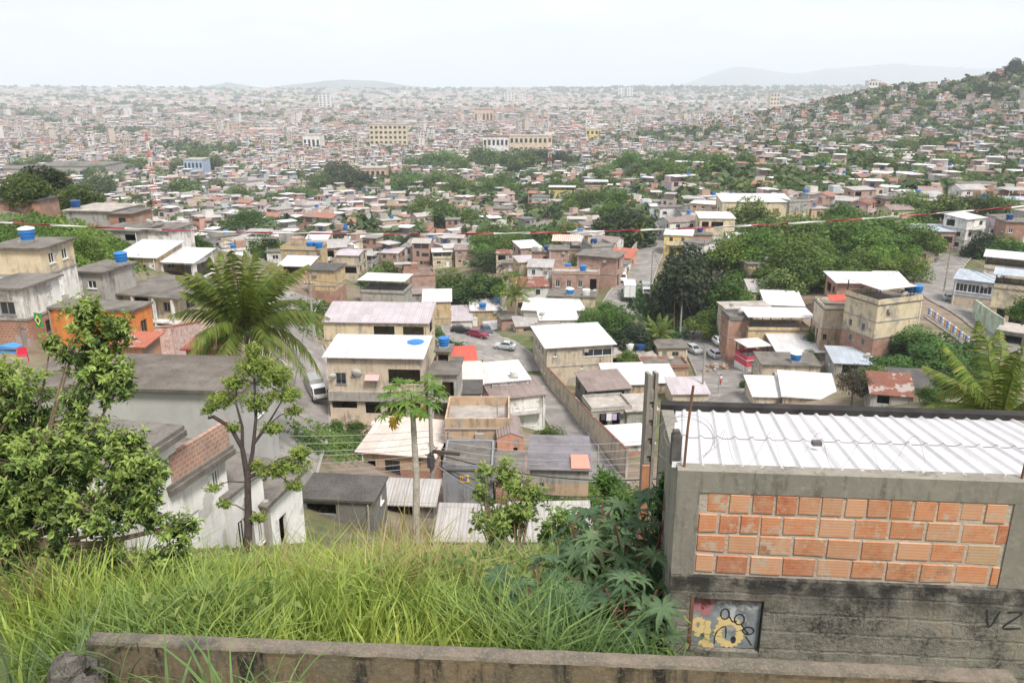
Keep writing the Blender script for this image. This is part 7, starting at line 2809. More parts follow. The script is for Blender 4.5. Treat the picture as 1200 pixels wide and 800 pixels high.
# ---------------------------------------------------------------- low boundary wall in front
A1 = P(112, 738, 6.6)
B1 = P(1180, 782, 6.175)
dv = (B1 - A1)
dv.z = 0
LW = dv.length
wa = math.atan2(dv.y, dv.x)
bw_ = thing('boundary_wall', 'low weathered concrete boundary wall crossing the bottom of the view', 'wall', (A1.x, A1.y, A1.z), wa)
t = NT('old_wall')
v = t.coords(rnd=False)
n1, n2 = t.noise(v, 1.5, 8, .7), t.noise(v, 30, 6, .7)
sp_ = t.n('ShaderNodeSeparateXYZ')
t.l(v, sp_.inputs[0])
n3 = t.noise(t.coords(scale=(2.4, 2.4, .4), rnd=False), 2.0, 6, .7)
cb = t.mix(t.ramp(n1, .4, .62), (.23, .16, .10), (.15, .125, .09))
cb = t.mix(t.ramp(n3, .50, .64), cb, (.03, .028, .024))
cb = t.mix(t.ramp(n2, .5, .75), cb, (.26, .215, .165))
t.bump(n2, .7, .012)
MOLD = t.out(cb, .95)
t = NT('old_wall_top')
v = t.coords(rnd=False)
n1, n2 = t.noise(v, 4, 8, .75), t.noise(v, 45, 6, .7)
cb = t.mix(t.ramp(n1, .38, .6), (.20, .16, .125), (.11, .10, .08))
cb = t.mix(t.ramp(n2, .5, .72), cb, (.25, .215, .18))
cb = t.mix(t.ramp(t.noise(v, 1.7, 6, .7), .58, .66), cb, (.07, .065, .055))
t.bump(n2, .7, .012)
MTOP = t.out(cb, .95)
rg = np.random.default_rng(3)
nx = 240
jag = np.convolve(rg.normal(0, 1, nx + 9), np.ones(5) / 5, 'same')[:nx + 1] * .006
jag2 = np.convolve(rg.normal(0, 1, nx + 9), np.ones(3) / 3, 'same')[:nx + 1] * .006
V_, Q_, mi_ = [], [], []
for i in range(nx + 1):
    x = LW * i / nx
    V_ += [(x, 0, -1.6), (x, 0, -.012 + jag[i]), (x, -.02, jag[i]), (x, -.08, .004 + jag[i] + jag2[i] * .6), (x, -.14 + jag2[i], jag2[i]), (x, -.155 + jag2[i], -.02), (x, -.15, -.06), (x, -.15, -.5), (x, -.15, -1.6)]
m_ = 9
for i in range(nx):
    for k in range(m_ - 1):
        Q_.append((i * m_ + k, i * m_ + k + 1, (i + 1) * m_ + k + 1, (i + 1) * m_ + k))
        mi_.append(1 if 1 <= k <= 4 else 0)
ends = [tuple(range(m_))[::-1], tuple(nx * m_ + k for k in range(m_))]
Q_ = np.array(Q_)[:, ::-1]
np_mesh('masonry', V_, Q_, [MOLD, MTOP], mi=mi_, parent=bw_, uv=True)
eb = MB()
for e in ends:
    eb.face([V_[k] for k in e])
eb.build('end_face', [MOLD], bw_)
# rubble stones by its left end
rr_ = random.Random(6)
MRUB = m_plaster('rubble', (.10, .09, .08), stain=.7, stc=(.02, .02, .018), streak=False, sc=5, bump=.8, var=.4)
for i in range(9):
    x, y = rr_.uniform(50, 122), rr_.uniform(762, 812)
    p = P(x, y, 6.1 + rr_.uniform(-.3, .4))
    bm_ = MB()
    r = rr_.uniform(.07, .15)
    n_a, n_b = 7, 5
    for k in range(n_b + 1):
        th = math.pi * k / n_b
        for j in range(n_a):
            w_ = 2 * math.pi * j / n_a
            q = r * (1 + rr_.uniform(-.22, .22))
            bm_.v.append((q * math.sin(th) * math.cos(w_), q * math.sin(th) * math.sin(w_), q * .8 * math.cos(th)))
    for k in range(n_b):
        for j in range(n_a):
            l = (j + 1) % n_a
            bm_.f.append((k * n_a + j, (k + 1) * n_a + j, (k + 1) * n_a + l, k * n_a + l))
            bm_.m.append(0)
            bm_.c.append((1, 1, 1))
    tag(bm_.build('rubble_stone', [MRUB], None, p), 'dark rough rubble stone heaped at left end of boundary wall', 'stone', 'rubble stones at the wall end')

# ---------------------------------------------------------------- grass
def leaf_quads(ctr, dirs, nrm, L_, W_, fold=.25, droop=.2):
    """pointed leaves: four faces each, folded on the midrib and bent down at the tip."""
    n = len(ctr)
    dirs = dirs / np.linalg.norm(dirs, axis=1)[:, None]
    s = np.cross(dirs, nrm)
    s /= np.maximum(np.linalg.norm(s, axis=1)[:, None], 1e-6)
    up = np.cross(s, dirs)
    L_, W_ = L_[:, None], W_[:, None]
    b = ctr
    m = ctr + dirs * L_ * .5
    tp = ctr + dirs * L_ - up * L_ * droop
    l = m + s * W_ * .5 + up * W_ * fold
    r = m - s * W_ * .5 + up * W_ * fold
    V = np.stack([b, m, l, tp, r], 1).reshape(-1, 3)
    T = np.array([(0, 1, 2), (0, 4, 1), (1, 3, 2), (1, 4, 3)])
    T = (T[None] + (np.arange(n) * 5)[:, None, None]).reshape(-1, 3)
    return V, T


leaf_quads_ = leaf_quads
GR = np.random.default_rng(77)


def blades(name, base, hgt, wid, cols, lean, seed, segs=3, parent=None, curl=.5):
    rg = np.random.default_rng(seed)
    n = len(base)
    a = rg.uniform(0, 2 * np.pi, n)
    d = np.stack([np.cos(a), np.sin(a), np.zeros(n)], 1)
    fa = rg.uniform(0, 2 * np.pi, n)
    s = np.stack([np.cos(fa), np.sin(fa), np.zeros(n)], 1)
    ln = lean * rg.uniform(.3, 1.3, n)
    V = []
    for k in range(segs + 1):
        u = k / segs
        c = base + np.array([0, 0, 1.0]) * (hgt * (u - curl * .55 * ln * u ** 3))[:, None] + d * (hgt * ln * u ** 1.9)[:, None]
        w_ = wid * (1 - .9 * u ** 1.6) * .5
        V += [c - s * w_[:, None], c + s * w_[:, None]]
    V = np.stack(V, 1)
    m = 2 * (segs + 1)
    Q = np.stack([np.array([2 * k, 2 * k + 1, 2 * k + 3, 2 * k + 2]) for k in range(segs)])
    Q = (Q[None] + (np.arange(n) * m)[:, None, None]).reshape(-1, 4)
    return np_mesh(name, V.reshape(-1, 3), Q, [MT('leaf')], fc=np.repeat(cols, segs, axis=0), parent=parent)


NB = 40000
yy = np.exp(GR.uniform(math.log(5.75), math.log(37), NB * 3))
uu = GR.uniform(-30, 880, NB * 3)
xx = yy * 1.0 * (uu - 600) / F * 1.12
cl = np.sin(xx * 1.9 + 1) * np.sin(yy * 1.3) + .5 * np.sin(xx * 5.1) * np.sin(yy * 4.3 + 2)
shx = np.array([C0.x - .12 + (yy - C0.y) * math.tan(va)]).ravel()
keep = ((yy < C0.y) & (xx < 3.6) & (xx < 1.45) | (yy >= C0.y) & (xx < shx)) & (GR.random(NB * 3) < .62 + .3 * cl)
wl_ = A1.y + (xx - A1.x) * math.tan(wa) + .1
keep &= (yy > wl_) | (xx < A1.x - .1)
ki = np.where(keep)[0][:NB]
xx, yy, cl = xx[ki], yy[ki], cl[ki]
zz = np.concatenate([H(xx[i:i + 8000], yy[i:i + 8000]) for i in range(0, len(xx), 8000)])
pxx = 600 + F * xx / (yy * 1.12)
dry = np.clip(np.exp(-((pxx - 490) / 75) ** 2) * .55 + .10, 0, .6) * (yy > 8)
t_ = GR.random((len(xx), 1))
gc = np.array((.15, .235, .04)) * (1 - t_) + np.array((.46, .56, .14)) * t_
dr = np.array((.34, .29, .12)) * (1 - t_) + np.array((.46, .40, .20)) * t_
pa = np.sin(xx * .9 + 2 * np.sin(yy * .31)) * np.sin(yy * .55 + 1.3 * np.sin(xx * .6))
pa = np.clip(pa + GR.normal(0, .25, len(xx)), -1, 1)[:, None]
gc = gc * np.where(pa > 0, 1 + pa * np.array([.35, .15, .1]), 1 + pa * np.array([.4, .3, .1]))
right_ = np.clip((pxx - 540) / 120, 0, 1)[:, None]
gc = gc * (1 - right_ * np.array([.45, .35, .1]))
isd = GR.random(len(xx)) < dry
gc[isd] = dr[isd]
hg = GR.uniform(.5, 1.15, len(xx)) * (1 + .25 * cl) * np.where(isd, 1.2, 1) * np.clip(.66 + (yy - 6) * .04, .5, .95) * np.clip(1.35 - yy * .05, .2, 1)
wd = np.clip(.015 + yy * .0011, .012, .05) * GR.uniform(.5, 1.9, len(xx))
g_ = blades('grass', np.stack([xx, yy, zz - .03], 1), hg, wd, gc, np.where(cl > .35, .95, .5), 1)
tag(g_, kind='stuff')
NW = 900
wy = np.exp(GR.uniform(math.log(6.2), math.log(30), NW * 2))
wx = wy * 1.12 * (GR.uniform(60, 800, NW * 2) - 600) / F
k_ = (np.sin(wx * 1.3 + 2) * np.sin(wy * .8) + GR.normal(0, .4, NW * 2) > .35 + .5 * ((wx / wy * F / 1.12 + 600) < 420)) & ((wx < 1.4) | (wy > C0.y) & (wx < C0.x - .12 + (wy - C0.y) * math.tan(va))) & (wy > A1.y + .25 + (wx - A1.x) * math.tan(wa))
wx, wy = wx[k_], wy[k_]
wz = H(wx, wy)
nl = 14
ti = np.repeat(np.arange(len(wx)), nl)
n_ = len(ti)
hgt_ = GR.uniform(.15, .75, n_) * np.clip(1.3 - wy[ti] * .035, .35, 1)
cc_ = np.stack([wx[ti] + GR.normal(0, .11, n_), wy[ti] + GR.normal(0, .11, n_), wz[ti] + hgt_], 1)
dr_ = GR.normal(0, 1, (n_, 3)) * np.array([1, 1, .35]) + np.array([0, 0, .15])
LL = GR.uniform(.07, .2, n_)
VW, TW = leaf_quads_(cc_, dr_, np.tile(np.array([0, 0, 1.0]), (n_, 1)) + GR.normal(0, .3, (n_, 3)), LL, LL * GR.uniform(.25, .5, n_))
g_ = (GR.random(len(wx))[ti] * .7 + GR.random(n_) * .3)[:, None]
wc_ = np.array((.07, .14, .035)) * (1 - g_) + np.array((.34, .40, .12)) * g_
tag(np_mesh('slope_weeds', VW, TW, [MT('leaf')], fc=np.repeat(wc_, 4, axis=0)), kind='stuff')
# grass tuft in front of the wall, and tall stalks
rt_ = random.Random(5)


def tuft(label, loc, n, hgt, wd, spread, seed, group='grass tufts', lean=.75, c0=(.09, .17, .05), c1=(.22, .33, .12)):
    rg = np.random.default_rng(seed)
    base = np.stack([rg.normal(0, spread, n), rg.normal(0, spread * .5, n), np.zeros(n)], 1)
    k = rg.random((n, 1))
    o = blades('grass_tuft', base, rg.uniform(.55, 1.0, n) * hgt, rg.uniform(.7, 1.3, n) * wd, np.array(c0) * (1 - k) + np.array(c1) * k, lean, seed, 6, curl=.8)
    o.location = loc
    tag(o, label, 'grass tuft', group)
    return o


p = P(285, 792, 5.9)
tuft('tuft of broad bright grass blades hanging before the boundary wall', (p.x, p.y - .3, p.z - .3), 46, 1.0, .030, .16, 3)
p = P(330, 800, 5.9)
tuft('smaller tuft of bent grass blades right of the broad one', (p.x, p.y - .3, p.z - .3), 26, .85, .026, .13, 4)
p = P(415, 805, 5.9)
tuft('thin lone blades of grass at the wall foot', (p.x, p.y - .3, p.z - .4), 5, .5, .008, .03, 14)
p = P(30, 800, 6.0)
tuft('broad leaved weed clump at lower left corner', (p.x, p.y, p.z - .35), 60, 1.0, .024, .28, 8, c0=(.07, .12, .05), c1=(.20, .27, .12))
p = P(80, 790, 6.2)
tuft('weed clump beside the rubble stones', (p.x, p.y + .2, p.z - .35), 34, .9, .02, .15, 9, c0=(.07, .12, .05), c1=(.20, .27, .12))
p = P(770, 740, 8.2)
tuft('tall cane like grass against left wall of the shed', (p.x - .15, p.y, h1(p.x, p.y)), 60, 1.5, .03, .22, 10, c0=(.05, .11, .03), c1=(.13, .22, .05))
p = P(640, 745, 7.6)
tuft('dark broad grass clump under the castor plants', (p.x, p.y, h1(p.x, p.y)), 70, 1.0, .022, .4, 11, c0=(.05, .11, .03), c1=(.15, .24, .06))
p = P(472, 680, 17)
tuft('clump of dry straw coloured stalks under the papaya', (p.x, p.y, h1(p.x, p.y)), 60, 1.9, .03, .35, 12, lean=.25, c0=(.34, .27, .1), c1=(.46, .38, .18))
p = P(385, 640, 22)
tuft('tall seeding grass stalks against the black house', (p.x, p.y, h1(p.x, p.y)), 40, 2.4, .03, .8, 13, lean=.4, c0=(.3, .27, .12), c1=(.42, .36, .18))
p = P(40, 700, 8.5)
tuft('dry brown stalks under the leafy tree', (p.x, p.y, h1(p.x, p.y) - .1), 26, 1.6, .02, .2, 15, lean=.2, c0=(.25, .19, .1), c1=(.36, .28, .16))


# ---------------------------------------------------------------- leafy plants close by
def leafy(name_, parent, lobes, ntw, per, L0, seed, c_new, c_old, aspect=.36, tipbias=.5, flat=1.0, hang=.25):
    """leaf whorls on twig tips spread through ellipsoid lobes (x, y, z, rx, ry, rz)."""
    rg = np.random.default_rng(seed)
    lb = np.array(lobes, float)
    vol = lb[:, 3] * lb[:, 5]
    pk = rg.choice(len(lb), ntw, p=vol / vol.sum())
    d = rg.normal(0, 1, (ntw, 3))
    d /= np.linalg.norm(d, axis=1)[:, None]
    q = rg.random(ntw) ** .42
    tips = lb[pk, :3] + d * lb[pk, 3:6] * q[:, None]
    ax = d * .7 + rg.normal(0, .35, (ntw, 3)) + np.array([0, 0, .45])
    ax /= np.linalg.norm(ax, axis=1)[:, None]
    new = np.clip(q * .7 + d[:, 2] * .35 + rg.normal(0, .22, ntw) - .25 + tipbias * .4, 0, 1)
    ti = np.repeat(np.arange(ntw), per)
    n = len(ti)
    A = ax[ti]
    e = rg.normal(0, 1, (n, 3))
    e -= (e * A).sum(1)[:, None] * A
    e /= np.linalg.norm(e, axis=1)[:, None]
    st = rg.uniform(-1.6, .3, n)[:, None]
    dirs = e * rg.uniform(.6, 1.0, n)[:, None] + A * rg.uniform(.2, .9, n)[:, None] - np.array([0, 0, hang]) * rg.uniform(.3, 1.6, n)[:, None]
    L_ = L0 * rg.uniform(.6, 1.15, n)
    V, T = leaf_quads(tips[ti] + A * st * L0 * 1.1, dirs, A + rg.normal(0, .25, (n, 3)), L_, L_ * aspect * rg.uniform(.8, 1.2, n))
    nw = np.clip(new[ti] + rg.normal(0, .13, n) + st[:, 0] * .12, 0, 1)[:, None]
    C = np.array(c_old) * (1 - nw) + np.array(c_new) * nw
    o = np_mesh(name_, V, T, [MT('leaf')], fc=np.repeat(C, 4, axis=0), parent=parent)
    return o, tips


def lobe_px(lst, z, org, dz=.9):
    out = []
    for (x, y, rx, ry, *k) in lst:
        zz_ = z + (k[0] if k else 0)
        p = P(x, y, zz_) - org
        out.append((p.x, p.y, p.z, rx * zz_ / F, max(rx, ry) * zz_ / F * dz, ry * zz_ / F * 1.03))
    return out


ZT = 9.6
org = P(-25, 800, ZT)
org.z = h1(org.x, org.y)
lt = thing('leafy_tree', 'leafy tree with glossy dark leaves and lime green shoots at left edge', 'tree', tuple(org))
LBS = [(112, 395, 30, 40), (98, 365, 26, 20), (140, 385, 20, 22), (120, 440, 38, 34), (80, 415, 22, 18), (145, 445, 14, 26), (60, 400, 12, 12), (20, 470, 48, 48), (40, 540, 75, 50), (-10, 560, 60, 80), (95, 520, 50, 36), (150, 550, 40, 42), (50, 590, 62, 40),
       (120, 600, 44, 34), (125, 645, 26, 18), (165, 560, 34, 34), (30, 690, 26, 16), (10, 640, 40, 30), (70, 640, 30, 18), (172, 600, 22, 24), (205, 618, 24, 20), (195, 655, 34, 22), (225, 610, 12, 14), (0, 430, 18, 16), (150, 515, 26, 16), (100, 700, 14, 20), (88, 480, 16, 26)]
lobes = lobe_px(LBS, ZT, org)
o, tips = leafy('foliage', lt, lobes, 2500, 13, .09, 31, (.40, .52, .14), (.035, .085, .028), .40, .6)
br = MB()
fork = P(10, 640, ZT) - org
br.tube([(0, 0, -.4), tuple(fork * .5), tuple(fork)], [.1, .085, .07], 8)
for l in lobes:
    c = Vector(l[:3])
    mid = fork.lerp(c, .5) + Vector((0, 0, -.12))
    br.tube([tuple(fork), tuple(mid), tuple(c)], [.04, .024, .008], 6)
rb_ = random.Random(2)
for i in range(0, len(tips), 3):
    c = Vector(tips[i])
    l = min(lobes, key=lambda q: (Vector(q[:3]) - c).length)
    br.tube([l[:3], tuple(Vector(l[:3]).lerp(c, .6) - Vector((0, 0, .03))), tuple(c)], [.009, .006, .003], 4, cap=False)
br.build('trunk', [MT('bark')], lt)

# tree with dark trunk in front of the white houses
ZT = 28
org = P(290, 668, ZT)
org.z = h1(org.x, org.y)
dt = thing('slender_tree', 'slender tree with black forked trunk and thin pale green sprays by white houses', 'tree', tuple(org))
LB2 = [(298, 428, 26, 15), (322, 440, 24, 14), (276, 447, 18, 10), (258, 468, 20, 10), (245, 478, 10, 6), (334, 462, 22, 9), (300, 470, 22, 12), (318, 500, 16, 8), (340, 545, 26, 11), (318, 552, 18, 9), (352, 530, 14, 9), (302, 545, 10, 7), (250, 570, 12, 6), (262, 590, 8, 5),
       (304, 605, 12, 6), (345, 568, 14, 6), (275, 500, 9, 6), (296, 410, 14, 8), (345, 480, 12, 6)]
lobes = lobe_px(LB2, ZT, org, .8)
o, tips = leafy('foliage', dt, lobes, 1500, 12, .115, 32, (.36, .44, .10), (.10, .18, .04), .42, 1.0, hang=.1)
br = MB()
J = lambda x, y, dz=0: tuple(P(x, y, ZT + dz) - org)
br.tube([(0, 0, -.3), J(291, 600), J(290, 560), J(284, 525)], [.17, .13, .11, .085], 8)
br.tube([J(289, 565), J(296, 530), J(300, 490), J(298, 440), J(297, 420)], [.085, .07, .055, .035, .015], 7)
br.tube([J(284, 525), J(270, 500), J(250, 488), J(244, 490)], [.08, .07, .065, .045], 7)
br.tube([J(284, 525), J(284, 500), J(276, 470), J(278, 450)], [.07, .05, .035, .015], 7)
br.tube([J(290, 560), J(305, 552), J(330, 548)], [.08, .05, .02], 6)
br.tube([J(297, 520), J(312, 500), J(330, 470)], [.06, .045, .02], 6)
for l in lobes:
    nd = min((Vector(J(x_, y_)) for x_, y_ in ((291, 600), (289, 565), (296, 530), (300, 490), (298, 450), (284, 525), (270, 500), (284, 500), (276, 470), (305, 552), (312, 500))), key=lambda q: (q - Vector(l[:3])).length + (2 if q.z > l[2] + .5 else 0))
    br.tube([tuple(nd), tuple(nd.lerp(Vector(l[:3]), .5) + Vector((0, 0, .12))), tuple(l[:3])], [.028, .02, .01], 5)
br.build('trunk', [MT('barkdark')], dt)


# palmate leaves for the papaya and castor plants
def palmate(nl=8, inner=.3):
    """one star shaped leaf, radius 1, lying in xy with the stalk at the origin."""
    V, T = [(0, 0, 0)], []
    for i in range(nl):
        a = -math.pi * .82 + 2 * math.pi * .82 * i / (nl - 1)
        r = 1.0 - .28 * abs(i - (nl - 1) / 2) / ((nl - 1) / 2)
        da = 2 * math.pi * .82 / (nl - 1) * .5
        b = len(V)
        V += [(inner * math.cos(a - da), inner * math.sin(a - da), .02), (r * .62 * math.cos(a - da * .48), r * .62 * math.sin(a - da * .48), .03), (r * math.cos(a), r * math.sin(a), -.16), (r * .62 * math.cos(a + da * .48), r * .62 * math.sin(a + da * .48), .03),
              (inner * math.cos(a + da), inner * math.sin(a + da), .02), (r * .55 * math.cos(a), r * .55 * math.sin(a), -.03)]
        T += [(0, b, b + 5), (b, b + 1, b + 5), (b + 1, b + 2, b + 5), (b + 2, b + 3, b + 5), (b + 3, b + 4, b + 5), (b + 4, 0, b + 5)]
    return np.array(V), np.array(T)


PV, PTr = palmate()


def palm_leaves(name_, parent, specs):
    """specs: (pos, out direction, normal, radius, colour)."""
    Vs, Ts, Cs = [], [], []
    k = 0
    for pos, out, nr, r, c in specs:
        x = Vector(out).normalized()
        z = (Vector(nr) - x * Vector(nr).dot(x)).normalized()
        y = z.cross(x)
        M = np.array([x, y, z])
        Vs.append(PV * r @ M + np.array(pos))
        Ts.append(PTr + k)
        k += len(PV)
        Cs += [c] * len(PTr)
    return np_mesh(name_, np.concatenate(Vs), np.concatenate(Ts), [MT('leaf')], fc=np.array(Cs), parent=parent)


org = P(487, 650, 35)
org.z = h1(org.x, org.y)
top = P(483, 472, 35) - org
pp = thing('papaya_tree', 'papaya tree with slim pale trunk, green star leaves and yellow hanging leaves', 'tree', tuple(org))
b = MB()
mid = P(488, 560, 35) - org
N_ = 16
b.tube([(0, 0, -.3)] + [tuple(Vector((0, 0, 0)).lerp(mid, i / 8) if i <= 8 else mid.lerp(top, (i - 8) / 8)) for i in range(1, 17)], [.17 - .004 * i + (.012 if i % 2 else 0) for i in range(17)], 9)
b.build('trunk', [MT('barkgrey')], pp)
pr = random.Random(12)
sp_g, sp_y = [], []
st = MB()
for i in range(34):
    a = i * 2.4
    e = .75 - 1.05 * i / 34
    ln = pr.uniform(1.0, 1.45)
    d = Vector((math.cos(a) * math.cos(e), math.sin(a) * math.cos(e), math.sin(e)))
    p = top + d * ln + Vector((0, 0, .12))
    g = pr.random()
    st.tube([tuple(top), tuple(top + d * ln * .5 + Vector((0, 0, .12))), tuple(p)], .018, 4)
    sp_g.append((p, d + Vector((0, 0, -.5)), Vector((0, 0, 1)) + d * .4, pr.uniform(.42, .62), (.10 + .12 * g, .20 + .14 * g, .035 + .03 * g)))
for i in range(9):
    a = pr.uniform(2.4, 4.6) if i < 6 else pr.uniform(-.6, .6)
    ln = pr.uniform(.7, 1.3) if i < 6 else .5
    d = Vector((math.cos(a) * .75, math.sin(a) * .5, -.75))
    p = top + d * ln
    st.tube([tuple(top), tuple(p)], .016, 4)
    g = pr.random()
    sp_y.append((p, Vector((d.x * .4, d.y * .4, -1)), Vector((d.x, d.y, .3)) + Vector((0, -.7, 0)), pr.uniform(.38, .5), (.60 + .15 * g, .42 + .1 * g, .04)))
palm_leaves('foliage', pp, sp_g)
palm_leaves('yellow_leaves', pp, sp_y)['label'] = 'yellowed hanging leaves'
st.build('leaf_stalk', [paint('green_stalk', (.2, .25, .08), .6)], pp)

for n_, (lb, x, y, z, hh, nn, wd_) in enumerate((
        ('tallest castor plant with dark star leaves left of concrete post', 745, 748, 9.2, 1.75, 60, .75),
        ('castor plant with red stems in the middle of the dark clump', 700, 745, 9.6, 1.55, 56, .75),
        ('castor plant with wide grey green leaves at left of the clump', 655, 752, 9.0, 1.0, 48, .7),
        ('low castor plant spreading before the shed corner', 735, 775, 8.0, .95, 44, .55),
        ('rear castor plant with paler leaves above the tin roof', 690, 700, 13.0, 1.9, 50, .9),
        ('low dark castor plant at lower left of the clump', 610, 765, 8.4, .62, 30, .55))):
    org = P(x, y, z)
    org.z = h1(org.x, org.y)
    ct = thing('castor_plant', lb, 'castor plant', tuple(org), 0, 'castor plants')
    cr = random.Random(40 + n_)
    stm, sp_ = MB(), []
    heads = []
    for k in range(5):
        a = k * 1.3 + cr.random()
        hd = Vector((math.cos(a) * wd_ * .45, math.sin(a) * wd_ * .35, hh * cr.uniform(.6, 1.0)))
        stm.tube([(0, 0, -.1), tuple(hd * .5 + Vector((0, 0, .05 * hh))), tuple(hd)], [.022, .016, .008], 6)
        heads.append(hd)
    for k in range(nn):
        hd = heads[k % 5]
        q = cr.uniform(.25, 1)
        s_ = hd * q
        a = cr.uniform(0, 6.28)
        e = cr.uniform(-.1, .7)
        d = Vector((math.cos(a) * math.cos(e), math.sin(a) * math.cos(e), math.sin(e)))
        ln = cr.uniform(.2, .42)
        p = s_ + d * ln
        stm.tube([tuple(s_), tuple(p)], .005, 4, cap=False)
        g = cr.random() ** 1.5
        pale = 1.25 if n_ in (2, 4) else 1.0
        sp_.append((p, d + Vector((0, 0, -.75)), Vector((0, -.25, 1)) + d * .5, cr.uniform(.17, .30), ((.075 + .12 * g) * pale, (.14 + .15 * g) * pale, (.07 + .075 * g) * pale)))
    palm_leaves('foliage', ct, sp_)
    stm.build('stem', [paint('red_stem', (.18, .06, .05), .6)], ct)


def shrub(label, x, y, z, wp, hp, L0, n, seed, cn=(.22, .34, .07), co=(.05, .11, .025), name='leafy_shrub', lobes=None, per=10, asp=.4):
    org = P(x, y, z)
    org.z = h1(org.x, org.y)
    s = thing(name, label, 'shrub', tuple(org), 0, 'shrubs on the slope')
    ct = P(x, y - hp * .6, z) - org
    rg = random.Random(seed)
    w_, h_ = wp * z / F, hp * z / F
    lb = [(ct.x + rg.uniform(-.35, .35) * w_, ct.y + rg.uniform(-.3, .3) * w_, ct.z + rg.uniform(-.35, .42) * h_, w_ * rg.uniform(.10, .24), w_ * .24, h_ * rg.uniform(.10, .2)) for k in range(12)]
    leafy('foliage', s, lb, n, per, L0, seed, cn, co, asp, .6)
    b = MB()
    for l in lb:
        b.tube([(0, 0, -.1), tuple(Vector(l[:3]) * .55 + Vector((0, 0, .1))), tuple(l[:3])], [.03, .02, .008], 5)
    b.build('stem', [MT('bark')], s)


shrub('light green shrub in front of the striped grey roof', 606, 655, 17, 95, 80, .17, 170, 51, (.34, .44, .12), (.10, .17, .04))
shrub('light green shrub before the narrow brick house', 580, 640, 19, 60, 100, .17, 90, 52, (.36, .44, .13), (.11, .18, .04))
shrub('green shrub rising above the castor plants', 660, 660, 20, 70, 70, .17, 120, 53, (.26, .38, .1), (.07, .13, .03))
shrub('feathery dark shrub right of broken corrugated roof', 735, 650, 22, 70, 90, .22, 300, 54, (.15, .27, .06), (.035, .08, .02), asp=.3)
shrub('creeper with small leaves climbing left wall of the shed', 783, 690, 9.2, 26, 150, .1, 200, 55, (.12, .24, .05), (.03, .07, .02))
shrub('low weeds on the bank beneath left row house', 150, 690, 22, 90, 40, .2, 160, 56)
p_ = P(447, 530, 76)
bn = thing('banana_plant', 'small banana plant with broad leaves left of beige roofed house', 'plant', (p_.x, p_.y, h1(p_.x, p_.y)))
b = MB()
bz = p_.z - h1(p_.x, p_.y)
b.tube([(0, 0, -.2), (0, 0, bz + .6)], [.14, .1], 8)
b.build('stem', [paint('banana_stem', (.16, .2, .07), .7)], bn)
lf = MB()
for k in range(8):
    a = k * .8 + .4
    d = Vector((math.cos(a), math.sin(a) * .6, 0))
    s_ = Vector((-d.y, d.x, 0)).normalized()
    c = [Vector((0, 0, bz + .5)) + d * u * 1.9 + Vector((0, 0, 1.3 * u - 1.5 * u * u)) for u in (0, .25, .5, .75, 1)]
    ws_ = (.06, .26, .3, .22, .03)
    g = RN.uniform(.7, 1.2)
    lf.cc = (.12 * g, .22 * g, .06 * g)
    for i in range(4):
        lf.face([c[i] - s_ * ws_[i], c[i], c[i + 1], c[i + 1] - s_ * ws_[i + 1]])
        lf.face([c[i], c[i] + s_ * ws_[i] + Vector((0, 0, -.04)), c[i + 1] + s_ * ws_[i + 1] + Vector((0, 0, -.04)), c[i + 1]])
lf.build('leaf', [MT('leaf')], bn, colr=True)

# ---------------------------------------------------------------- small things
sg = thing('notice_board', 'small yellow and purple notice on blue grey front wall', 'sign', tuple(P(547, 553, 61.4) + Vector((0, 0, 0))))
hw = HH['M5']
sg.location = hw[0].location + Vector((-.25, -.03, hw[2] * .78))
MB().box(-.34, -.025, -.29, .34, .0, .29).build('board', [paint('notice_yellow', (.75, .62, .08), .6)], sg)
MB().box(-.13, -.04, -.17, .2, -.0255, .13).build('print', [paint('notice_purple', (.22, .12, .4), .6)], sg)
MB().box(-.3, -.04, -.2, -.17, -.0255, .2).build('print_strip', [paint('notice_red', (.6, .12, .1), .6)], sg)
hl = HH['L2']
fl = thing('flag', 'green flag with yellow diamond and blue disc hung on wall at left', 'flag', (0, 0, 0))
fp = P(45, 375, 57.5)
fl.location = fp
fl.rotation_euler = (0, 0, -.25)
fl.scale = (.6, .6, .7)
f1 = MB()
for i in range(6):
    x0, x1 = -.55 + i * .183, -.55 + (i + 1) * .183
    y0, y1 = .06 * math.sin(i * 1.1), .06 * math.sin((i + 1) * 1.1)
    f1.face([(x0, y0, -.75), (x1, y1, -.75), (x1, y1, .75), (x0, y0, .75)])
f1.build('cloth', [paint('flag_green', (.03, .26, .09), .8)], fl)
MB().slab([(0, -.12, 0), (0, -.12, 0), (0, -.12, 0)], 0) if False else None
dmd = MB()
dmd.face([(-.0, -.1, -.6), (.42, -.1, 0), (0, -.1, .6), (-.42, -.1, 0)])
dmd.build('diamond', [paint('flag_yellow', (.75, .6, .05), .8)], fl)
dsc = MB()
dsc.face([(.2 * math.cos(k * .524), -.11, .24 * math.sin(k * .524)) for k in range(12)])
dsc.build('disc', [paint('flag_blue', (.03, .06, .3), .8)], fl)
# things on the flat roof terrace at the far left
tz0 = P(12, 418, 50)
rb0 = HH['L11'][0].location.z + HH['L11'][3]


def table(label, x, z):
    p = P(x, 418, z)
    t = thing('trestle_table', label, 'table', (p.x, p.y, rb0))
    MB().box(-.75, -.4, .72, .75, .4, .77).build('tabletop', [MT('wood')], t)
    for sx in (-1, 1):
        for sy in (-1, 1):
            MB().tube([(sx * .65, sy * .33, 0), (sx * .55, sy * .3, .72)], .025, 5).build('leg', [MT('steel')], t)
    return p


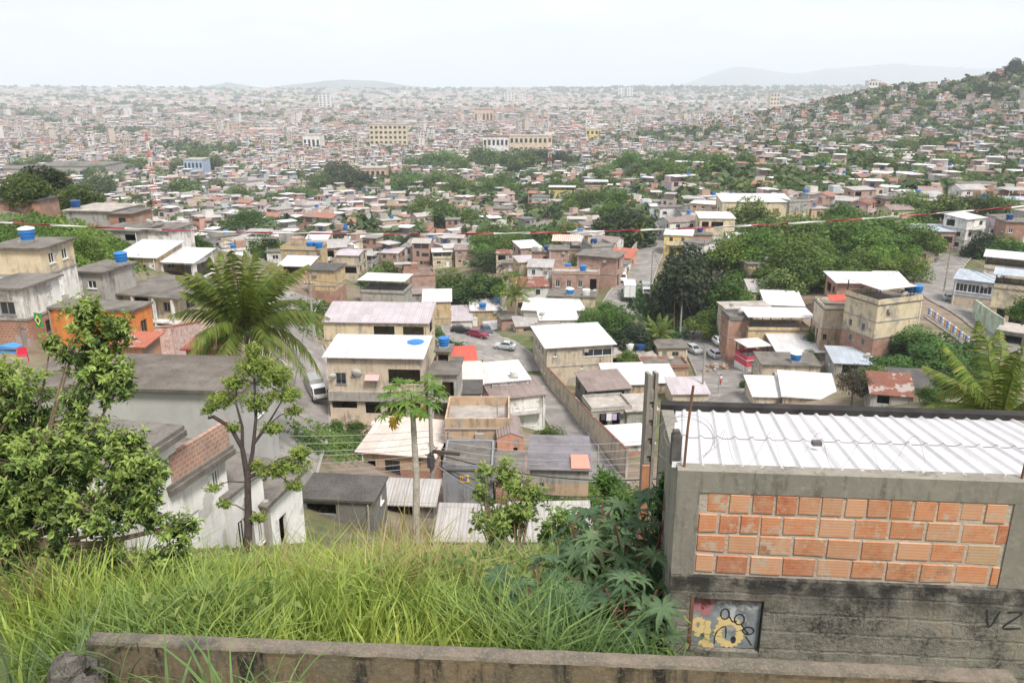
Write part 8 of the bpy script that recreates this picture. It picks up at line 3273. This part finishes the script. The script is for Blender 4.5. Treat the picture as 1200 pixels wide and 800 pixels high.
p = table('trestle table with blue tarpaulin on the dark flat roof', 12, 49)
tb = MB()
q = [(-.65, -.3, .78), (-.2, -.34, .95), (.2, -.3, .85), (.62, -.28, .8), (.7, .3, .78), (.2, .3, 1.0), (-.25, .32, .9), (-.68, .3, .78)]
tb.face([q[0], q[1], q[6], q[7]])
tb.face([q[1], q[2], q[5], q[6]])
tb.face([q[2], q[3], q[4], q[5]])
for a, b_ in ((0, 1), (1, 2), (2, 3)):
    tb.face([(q[a][0], q[a][1] - .06, .5), (q[b_][0], q[b_][1] - .06, .5), q[b_], q[a]])
tag(tb.build('tarpaulin', [paint('tarp_blue', (.05, .22, .55), .5)], None, (p.x, p.y, rb0)), 'crumpled blue tarpaulin lying over the trestle table', 'tarpaulin')
p = P(27, 418, 48.5)
ch = thing('plastic_chair', 'red plastic armchair standing on the dark flat roof', 'chair', (p.x, p.y, rb0), .5)
RP = paint('red_plastic', (.55, .04, .08), .45)
MB().box(-.25, -.25, .4, .25, .22, .44).build('seat', [RP], ch)
MB().box(-.25, .2, .44, .25, .25, .85).build('backrest', [RP], ch)
for sx in (-1, 1):
    MB().box(sx * .26 - .025, -.22, .6, sx * .26 + .025, .2, .64).build('armrest', [RP], ch)
    for sy in (-1, 1):
        MB().tube([(sx * .26, sy * .24, 0), (sx * .22, sy * .2, .4 if sy > 0 else .6)], .022, 5).build('leg', [RP], ch)
lnp = thing('laundry', 'white and dark washing hung on a line at the low grey house', 'laundry', (0, 0, 0))
ha = HH['A2']
lnp.location = ha[0].location + Vector((0, -.5, ha[2] * .75))
MB().tube([(-1.8, 0, .4), (0, 0, .34), (2.0, 0, .4)], .015, 4).build('line', [MT('wire')], lnp)
for k, (x, w_, h_, c) in enumerate(((-1.2, .6, .9, (.05, .05, .07)), (-.4, .7, 1.0, (.78, .76, .8)), (.35, .6, .9, (.5, .42, .62)), (1.2, .6, .8, (.05, .05, .07)))):
    MB().box(x - w_ / 2, -.02, .36 - h_, x + w_ / 2, .02, .37).build('garment', [paint('cloth_%d' % k, c, .9)], lnp)
